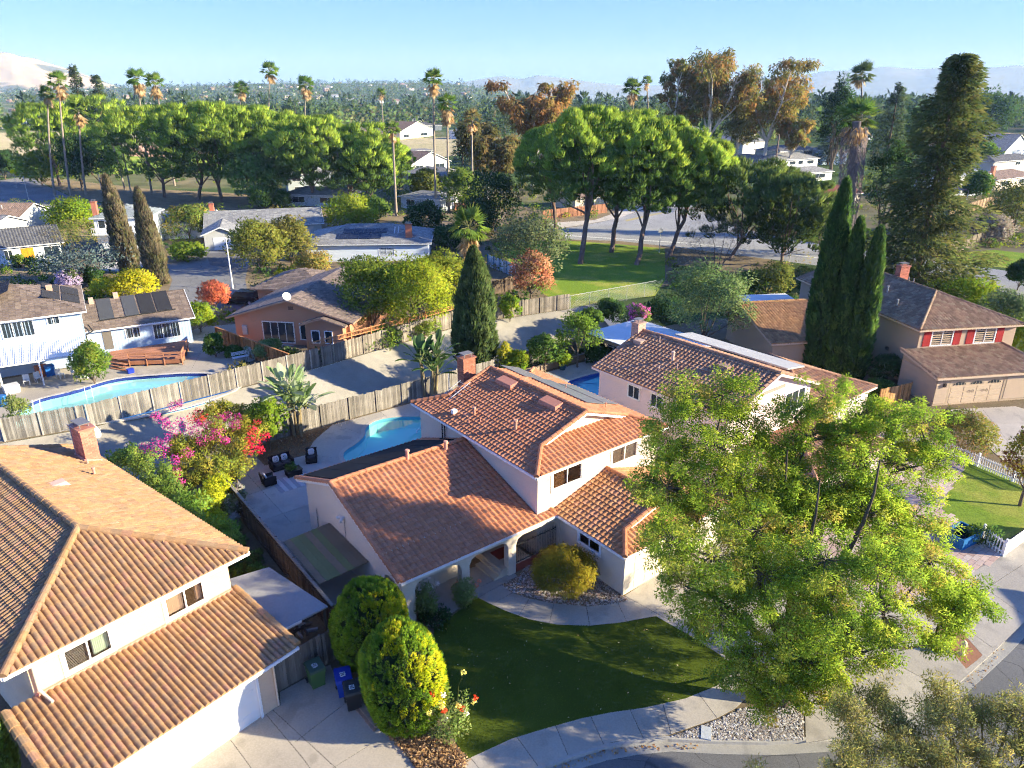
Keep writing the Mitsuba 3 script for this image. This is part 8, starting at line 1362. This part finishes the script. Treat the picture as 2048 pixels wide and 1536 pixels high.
# garden furniture on the patio
WK = (.022, .02, .018); CU = (.62, .60, .57)
def wicker(label, u, v, deg, w, seats, name='garden_chair', cat='chair'):
    fr = MF.sub(u, v, .03, deg); k = thing(name, label, cat); m = MB(WK); m.box(fr(0, 0, .2), fr.U * w / 2, fr.V * .38, UP * .17); m.build('seat', k, 'matte'); m = MB(WK); m.hexa([fr(x, y, z) for x, y, z in ((-w / 2, .3, .1), (w / 2, .3, .1), (w / 2, .4, .1), (-w / 2, .4, .1), (-w / 2, .42, .85), (w / 2, .42, .85), (w / 2, .5, .85), (-w / 2, .5, .85))]); m.build('backrest', k, 'matte')
    for s in (-1, 1): m = MB(WK); m.box(fr(s * (w / 2 - .04), 0, .36), fr.U * .05, fr.V * .4, UP * .26); m.build('armrest', k, 'matte')
    for i in range(seats):
        x = (i - (seats - 1) / 2) * .6; m = MB((.05, .05, .05)); m.box(fr(x, -.04, .42), fr.U * .26, fr.V * .32, UP * .05); m.build('seat_cushion', k, 'matte')
        c = fr(x, .22, .66); s = trimesh.creation.icosphere(2); vv = np.sign(np.array(s.vertices)) * np.abs(np.array(s.vertices)) ** .55; p = MB(CU); ax, ay, az = fr.U * .22, unit(fr.V * .9 - UP * .3) * .07, unit(fr.V * .35 + UP) * .22; p.add(c + vv[:, :1] * ax + vv[:, 1:2] * ay + vv[:, 2:] * az, np.array(s.faces)); q = p.build('pillow', k, 'matte')
        if seats > 1: t = MB((.05, .05, .05)); [t.bar(c - ay * 1.05 + az * (.5 - .33 * j) - ax * .6, c - ay * 1.05 + az * (.35 - .33 * j) + ax * .6, .03, .01) for j in range(4)]; t.build('stripe', q, 'plain')
wicker('black wicker garden sofa with two patterned white pillows', -6.75, 19.3, 0, 1.5, 2, 'garden_sofa', 'sofa'); wicker('black wicker armchair with white pillow at the left of the striped rug', -8.3, 17.6, 90, .75, 1); wicker('black wicker armchair with white pillow near the pool', -4.75, 18.9, -25, .75, 1)
k = thing('coffee_table', 'black wicker coffee table with a green pot plant', 'table'); fr = MF.sub(-6.5, 17.85, .03); m = MB(WK); m.box(fr(0, 0, .2), fr.U * .5, fr.V * .32, UP * .18); m.build('base', k, 'matte'); m = MB((.03, .03, .035)); m.box(fr(0, 0, .4), fr.U * .54, fr.V * .36, UP * .02); m.build('table_top', k, 'gloss')
plant('pot_plant', 'small green pot plant on the black coffee table', 'plant', bush_parts(np.random.default_rng(702), .32, .32, .2, GREEN, 20, 30, .12, .04, .12), fr(-.15, 0, .42))
k = thing('rug', 'pale striped outdoor rug under the garden furniture', 'rug')
for i in range(9): m = MB((.55, .53, .50) if i % 2 else (.36, .35, .35)); c = MF(-8.0 + i * .28, 16.9, .038); m.box(c, MF.U * .138, MF.V * .95, UP * .006); m.build('stripe', k, 'matte')
hz = MB((.75, .78, .78)); t = np.linspace(0, 1, 40); hz.tube(np.array([MF(3.6 + 1.6 * a + .25 * math.sin(9 * a), 18.6 + .5 * math.sin(12 * a), -.08) for a in t]), .035, 6); k = hz.build('pool_hose', None, 'metalpaint'); lab(k, 'white hose floating in loops on the turquoise pool', 'hose')
# fire hydrant, lamp, signs
b = G(1922, 1308); k = thing('fire_hydrant', 'cream coloured fire hydrant in the reddish strip beside the kerb', 'hydrant'); m = MB((.66, .52, .28)); m.tube([b, b + UP * .08, b + UP * .08, b + UP * .55, b + UP * .58, b + UP * .68, b + UP * .78], [.17, .17, .12, .12, .15, .13, .04], 12); m.build('barrel', k, 'metalpaint')
for d in (np.array([1, 0, 0]), np.array([-1, 0, 0]), np.array([0, -1.0, 0])): m = MB((.66, .52, .28)); m.tube([b + UP * .45, b + UP * .45 + d * .2], .065, 8); m.build('outlet', k, 'metalpaint')
def lamp(label, x, y, ty, head, col=(.72, .72, .72)):
    b = G(x, y); H = top_at(b, ty); k = thing('street_lamp', label, 'street lamp'); m = MB(col); m.tube([b - UP * .1, b + UP * H * .5, b + UP * (H - .35)], [.11, .09, .07], 9); m.build('pole', k, 'metalpaint'); m = MB((.78, .78, .78)); m.tube([b + UP * (H - .4), b + UP * (H - .1), b + UP * (H - .05), b + UP * H], [.10, .16, .24, .05], 10); m.build('lamp_head', k, 'metalpaint')
lamp('pale street lamp with a lantern head in the far cul-de-sac', 466, 578, 476, True)
def sign(label, x, y, ty, face, w, h, pole=(.5, .5, .5), diamond=False):
    b = G(x, y); H = top_at(b, ty); k = thing('street_sign', label, 'sign'); m = MB(pole); m.tube([b, b + UP * H], .05, 6); m.build('post', k, 'metalpaint'); m = MB(face); c = b + UP * (H - h * .5) - np.array([0, .08, 0])
    X, Z2 = np.array([1.0, 0, 0]), UP
    pts = [c - X * w + Z2 * 0, c - X * w * .0 - Z2 * h, c + X * w, c + Z2 * h] if diamond else [c - X * w - Z2 * h * .6, c + X * w - Z2 * h * .6, c + X * w + Z2 * h * .3, c + Z2 * h * .8, c - X * w + Z2 * h * .3]
    m.flat(pts, None, down=[0, .03, 0]); m.build('sign_face', k, 'plain')
sign('yellow pentagon crossing sign by the school field street', 34, 376, 340, (.75, .62, .0), .85, .8); sign('small white sign on a post beside the park road', 1318, 506, 458, (.62, .62, .62), .35, .55); 
for i, (x, y, ty, lb) in enumerate(((58, 402, 352, 'thin grey pole by the school field street'), (206, 395, 345, 'thin pole with a round lamp in front of the left palms'), (1578, 525, 458, 'thin white post beside the pale grey road'), (1545, 372, 268, 'rust brown pole beside the white gabled house'))):
    b = G(x, y); m = MB((.5, .5, .5) if i < 3 else (.25, .16, .12)); m.tube([b, b + UP * top_at(b, ty)], .07 if i < 3 else .22, 7); k = m.build('pole', None, 'metalpaint'); lab(k, lb, 'pole')
# cars
def car(label, x, y, deg, col, L=4.6, W=1.8, H=1.45, suv=False):
    b = G(x, y); fr = Fr(b, deg); k = thing('parked_car', label, 'car'); hw = W / 2; prof = [(-L / 2, .35), (-L / 2, .75), (-L / 2 + .1, .88), (-L * .18, .95), (L * .32, .98), (L / 2 - .08, .92), (L / 2, .7), (L / 2, .35)]; P = Polygon(prof)
    f = lambda v: fr.arr(np.column_stack([v[:, 0], v[:, 2], v[:, 1]])); m = MB(col); m.prism(P, f, -hw, hw); m.build('body', k, 'carpaint', False); cab = [(-L * .2, .94), (-L * .07, H), (L * (.42 if suv else .24), H), (L * (.48 if suv else .38), .96)]
    g = MB((.02, .025, .03)); g.prism(Polygon(cab), f, -hw * .86, hw * .86); g.build('window', k, 'darkglass', False); m = MB(col); m.prism(Polygon([(cab[1][0], H - .02), (cab[2][0], H - .02), (cab[2][0] - .05, H + .05), (cab[1][0] + .05, H + .05)]), f, -hw * .84, hw * .84); m.build('roof', k, 'carpaint', False)
    for sx in (-.31, .31):
        for sv in (-1, 1): w = MB((.02, .02, .02)); w.tube([fr(sx * L, sv * hw * .8, .33), fr(sx * L, sv * (hw + .02), .33)], .33, 14); wk = w.build('wheel', k, 'matte'); q = MB((.4, .4, .42)); q.tube([fr(sx * L, sv * (hw + .02), .33), fr(sx * L, sv * (hw + .035), .33)], .19, 10); q.build('rim', wk, 'metalpaint')
    for sv in (-1, 1): q = MB((.7, .7, .68)); q.box(fr(-L / 2 - .01, sv * hw * .68, .68), fr.U * .02, fr.V * .2, UP * .07); q.build('headlight', k, 'gloss'); q = MB((.4, .02, .02)); q.box(fr(L / 2 + .01, sv * hw * .72, .74), fr.U * .02, fr.V * .15, UP * .08); q.build('tail_light', k, 'gloss')
car('black car parked beside the grey brown shingle roof in the far cul-de-sac', 484, 606, -8, (.012, .012, .014), 4.8, 1.9, 1.6, True); car('dark grey jeep like car parked in front of the white balcony house', 236, 520, 80, (.03, .03, .033), 4.4, 1.8, 1.75, True)
for i, (x, y, c, lb) in enumerate(((4, 258, (.55, .56, .58), 'silver car parked far away at the left edge beyond the dry field'), (226, 262, (.6, .62, .62), 'white car parked behind the ball field, left of two'), (246, 262, (.10, .2, .3), 'blue car parked behind the ball field, right of two'), (1215, 408, (.05, .12, .4), 'blue covered car behind the street corner fence'))): car(lb, x, y, 15, c)
# blue planter box by the picket fence
k = thing('planter_box', 'blue painted open wooden box beside the garden lawn', 'planter'); fr = Fr(G(1920, 1082), 30); 
for (u, v, hu, hv) in ((0, -.6, .9, .04), (0, .6, .9, .04), (-.9, 0, .04, .64), (.9, 0, .04, .64)): m = MB((.02, .13, .32)); m.box(fr(u, v, .35), fr.U * hu, fr.V * hv, UP * .35); m.build('side_board', k, 'wood')
m = MB((.02, .03, .04)); m.box(fr(0, 0, .1), fr.U * .86, fr.V * .56, UP * .05); m.build('bottom', k, 'wood')
# things under the patio cover of the blue house and by its pool
r = np.random.default_rng(703)
b = G(8, 812); m = MB((.01, .12, .36)); m.tube([b, b + UP * .9, b + UP * .95], [.32, .34, .3], 12); k = m.build('barrel', None, 'metalpaint'); lab(k, 'blue plastic barrel behind the bleached fence at the left edge', 'barrel')
for i, (u, v, c, lb) in enumerate(((-15.2, -4.9, (.66, .66, .66), 'white plastic garden chair under the corrugated cover, left one'), (-14.3, -4.6, (.62, .64, .66), 'white plastic garden chair under the corrugated cover, second one'), (-12.6, -4.6, (.64, .64, .64), 'white plastic garden chair under the corrugated cover, third one'), (-11.4, -4.6, (.5, .52, .54), 'grey plastic garden chair under the corrugated cover, right one'))):
    f = BF.sub(u, v, .03, 20 * i); k = thing('garden_chair', lb, 'chair'); m = MB(c); m.box(f(0, 0, .42), f.U * .25, f.V * .25, UP * .02); m.build('seat', k, 'metalpaint'); m = MB(c); m.box(f(0, .25, .68), f.U * .25, f.V * .02, UP * .24); m.build('backrest', k, 'metalpaint')
    for su in (-1, 1):
        for sv in (-1, 1): m = MB(c); m.box(f(su * .22, sv * .22, .2), f.U * .02, f.V * .02, UP * .2); m.build('leg', k, 'metalpaint')
for i, (u, v, sx, sz, c, lb) in enumerate(((-13.4, -3.2, .4, .5, (.01, .12, .42), 'blue tub under the corrugated cover'), (-14.0, -3.0, .5, .5, (.36, .12, .07), 'red brown chest under the corrugated cover'), (-16.3, -6.3, .6, .35, (.6, .6, .58), 'white low table at the left of the corrugated cover'), (-10.9, -5.3, .25, .22, (.4, .45, .34), 'pale green bucket at the right post of the corrugated cover'), (-7.0, -6.3, .28, .2, (.01, .04, .40), 'blue plastic crate beside the deck steps'))):
    f = BF.sub(u, v, .03, 15); m = MB(c); m.hexa([f(x * sx * .9, y * sx * .75, 0) for x, y in ((-1, -1), (1, -1), (1, 1), (-1, 1))] + [f(x * sx, y * sx * .85, sz * 2) for x, y in ((-1, -1), (1, -1), (1, 1), (-1, 1))]); k = m.build(('tub', 'chest', 'low_table', 'bucket', 'crate')[i], None, 'metalpaint'); lab(k, lb, ('tub', 'chest', 'table', 'bucket', 'crate')[i])
k = thing('garden_bench', 'white metal slatted garden bench behind the board fence', 'bench'); fr = Fr(G(482, 722), 35)
for i in range(6): m = MB((.66, .66, .64)); m.box(fr(0, -.25 + i * .1, .45), fr.U * .75, fr.V * .035, UP * .015); m.build('slat', k, 'metalpaint')
for i in range(3): m = MB((.66, .66, .64)); m.box(fr(0, .36, .6 + i * .12), fr.U * .75, fr.V * .015, UP * .035); m.build('slat', k, 'metalpaint')
for u in (-.65, .65): m = MB((.6, .6, .6)); m.bar(fr(u, -.3, 0), fr(u, -.3, .45), .04, .04, up=fr.U); m.bar(fr(u, .36, 0), fr(u, .36, .9), .04, .04, up=fr.U); m.build('leg', k, 'metalpaint')
for i, (x, y, lb) in enumerate(((75, 816, 'steel pool rail at the left end of the long pool'), (178, 788, 'steel pool rail in the middle of the long pool'))):
    b = G(x, y); m = MB((.6, .62, .64)); 
    for s in (-.25, .25): q = b + BF.U * s; m.tube([q + BF.V * .5, q + BF.V * .45 + UP * .6, q + UP * .75, q - BF.V * .5 + UP * .4, q - BF.V * .6 - UP * .3], .025, 6)
    k = m.build('pool_rail', None, 'metalpaint'); lab(k, lb, 'handrail')
# planter wall of the covered pool and its pot
m = MB((.36, .27, .19)); m.box(MF(20.5, 22.9, .3), MF.U * 7.2, MF.V * .15, UP * .3); k = m.build('planter_wall', None, 'matte'); lab(k, 'low brown planter wall along the covered pool', 'wall')
b = G(1125, 740); m = MB((.02, .07, .10)); m.tube([b, b + UP * .5, b + UP * .62], [.22, .36, .38], 12); k = m.build('flower_pot', None, 'gloss'); lab(k, 'dark blue flower pot beside the planter wall', 'pot'); plant('pot_shrub', 'leafy shrub growing in the dark blue flower pot', 'shrub', bush_parts(np.random.default_rng(704), .7, .7, .7, LIME, 30, 30, .2, .1, .2), b + UP * .5)
b = G(1412, 1468); m = MB((.42, .45, .48)); f = Fr(b, 75); m.box(f(0, 0, .05), f.U * .32, f.V * .2, UP * .03); k = m.build('meter_cover', None, 'concrete'); lab(k, 'grey utility meter cover in the rock mulch by the kerb', 'meter cover')
b = G(1960, 1085); plant('small_shrub', 'small shrub beside the short picket fence', 'shrub', bush_parts(np.random.default_rng(705), .9, .9, .6, GREEN, 30, 40, .16, .07, .22), b)
nh = House('house', 'neighbour house just beyond the right edge whose shadow crosses the kerb', Fr((38.3, 24.9, 0), -22), (.6, .52, .44), BRN, None, seed=71); nh.vol('hip', .3, 11, .3, 3.8, 5.1, .2, .3); nh.done()
# ---------------------------------------------------------------- the air
scene['air'] = {'type': 'homogeneous', 'albedo': {'type': 'rgb', 'value': [.84, .91, .97]}, 'sigma_t': {'type': 'rgb', 'value': [0.5e-4, 0.7e-4, 1.05e-4]}, 'scale': 1.0}
scene['haze'] = {'type': 'cube', 'to_world': T().translate([0, 0, 350]).scale([15000, 15000, 356]), 'bsdf': {'type': 'null'}, 'interior': {'type': 'ref', 'id': 'air'}}
lab('haze', 'thin blue air over the suburb', 'haze', kind='stuff')
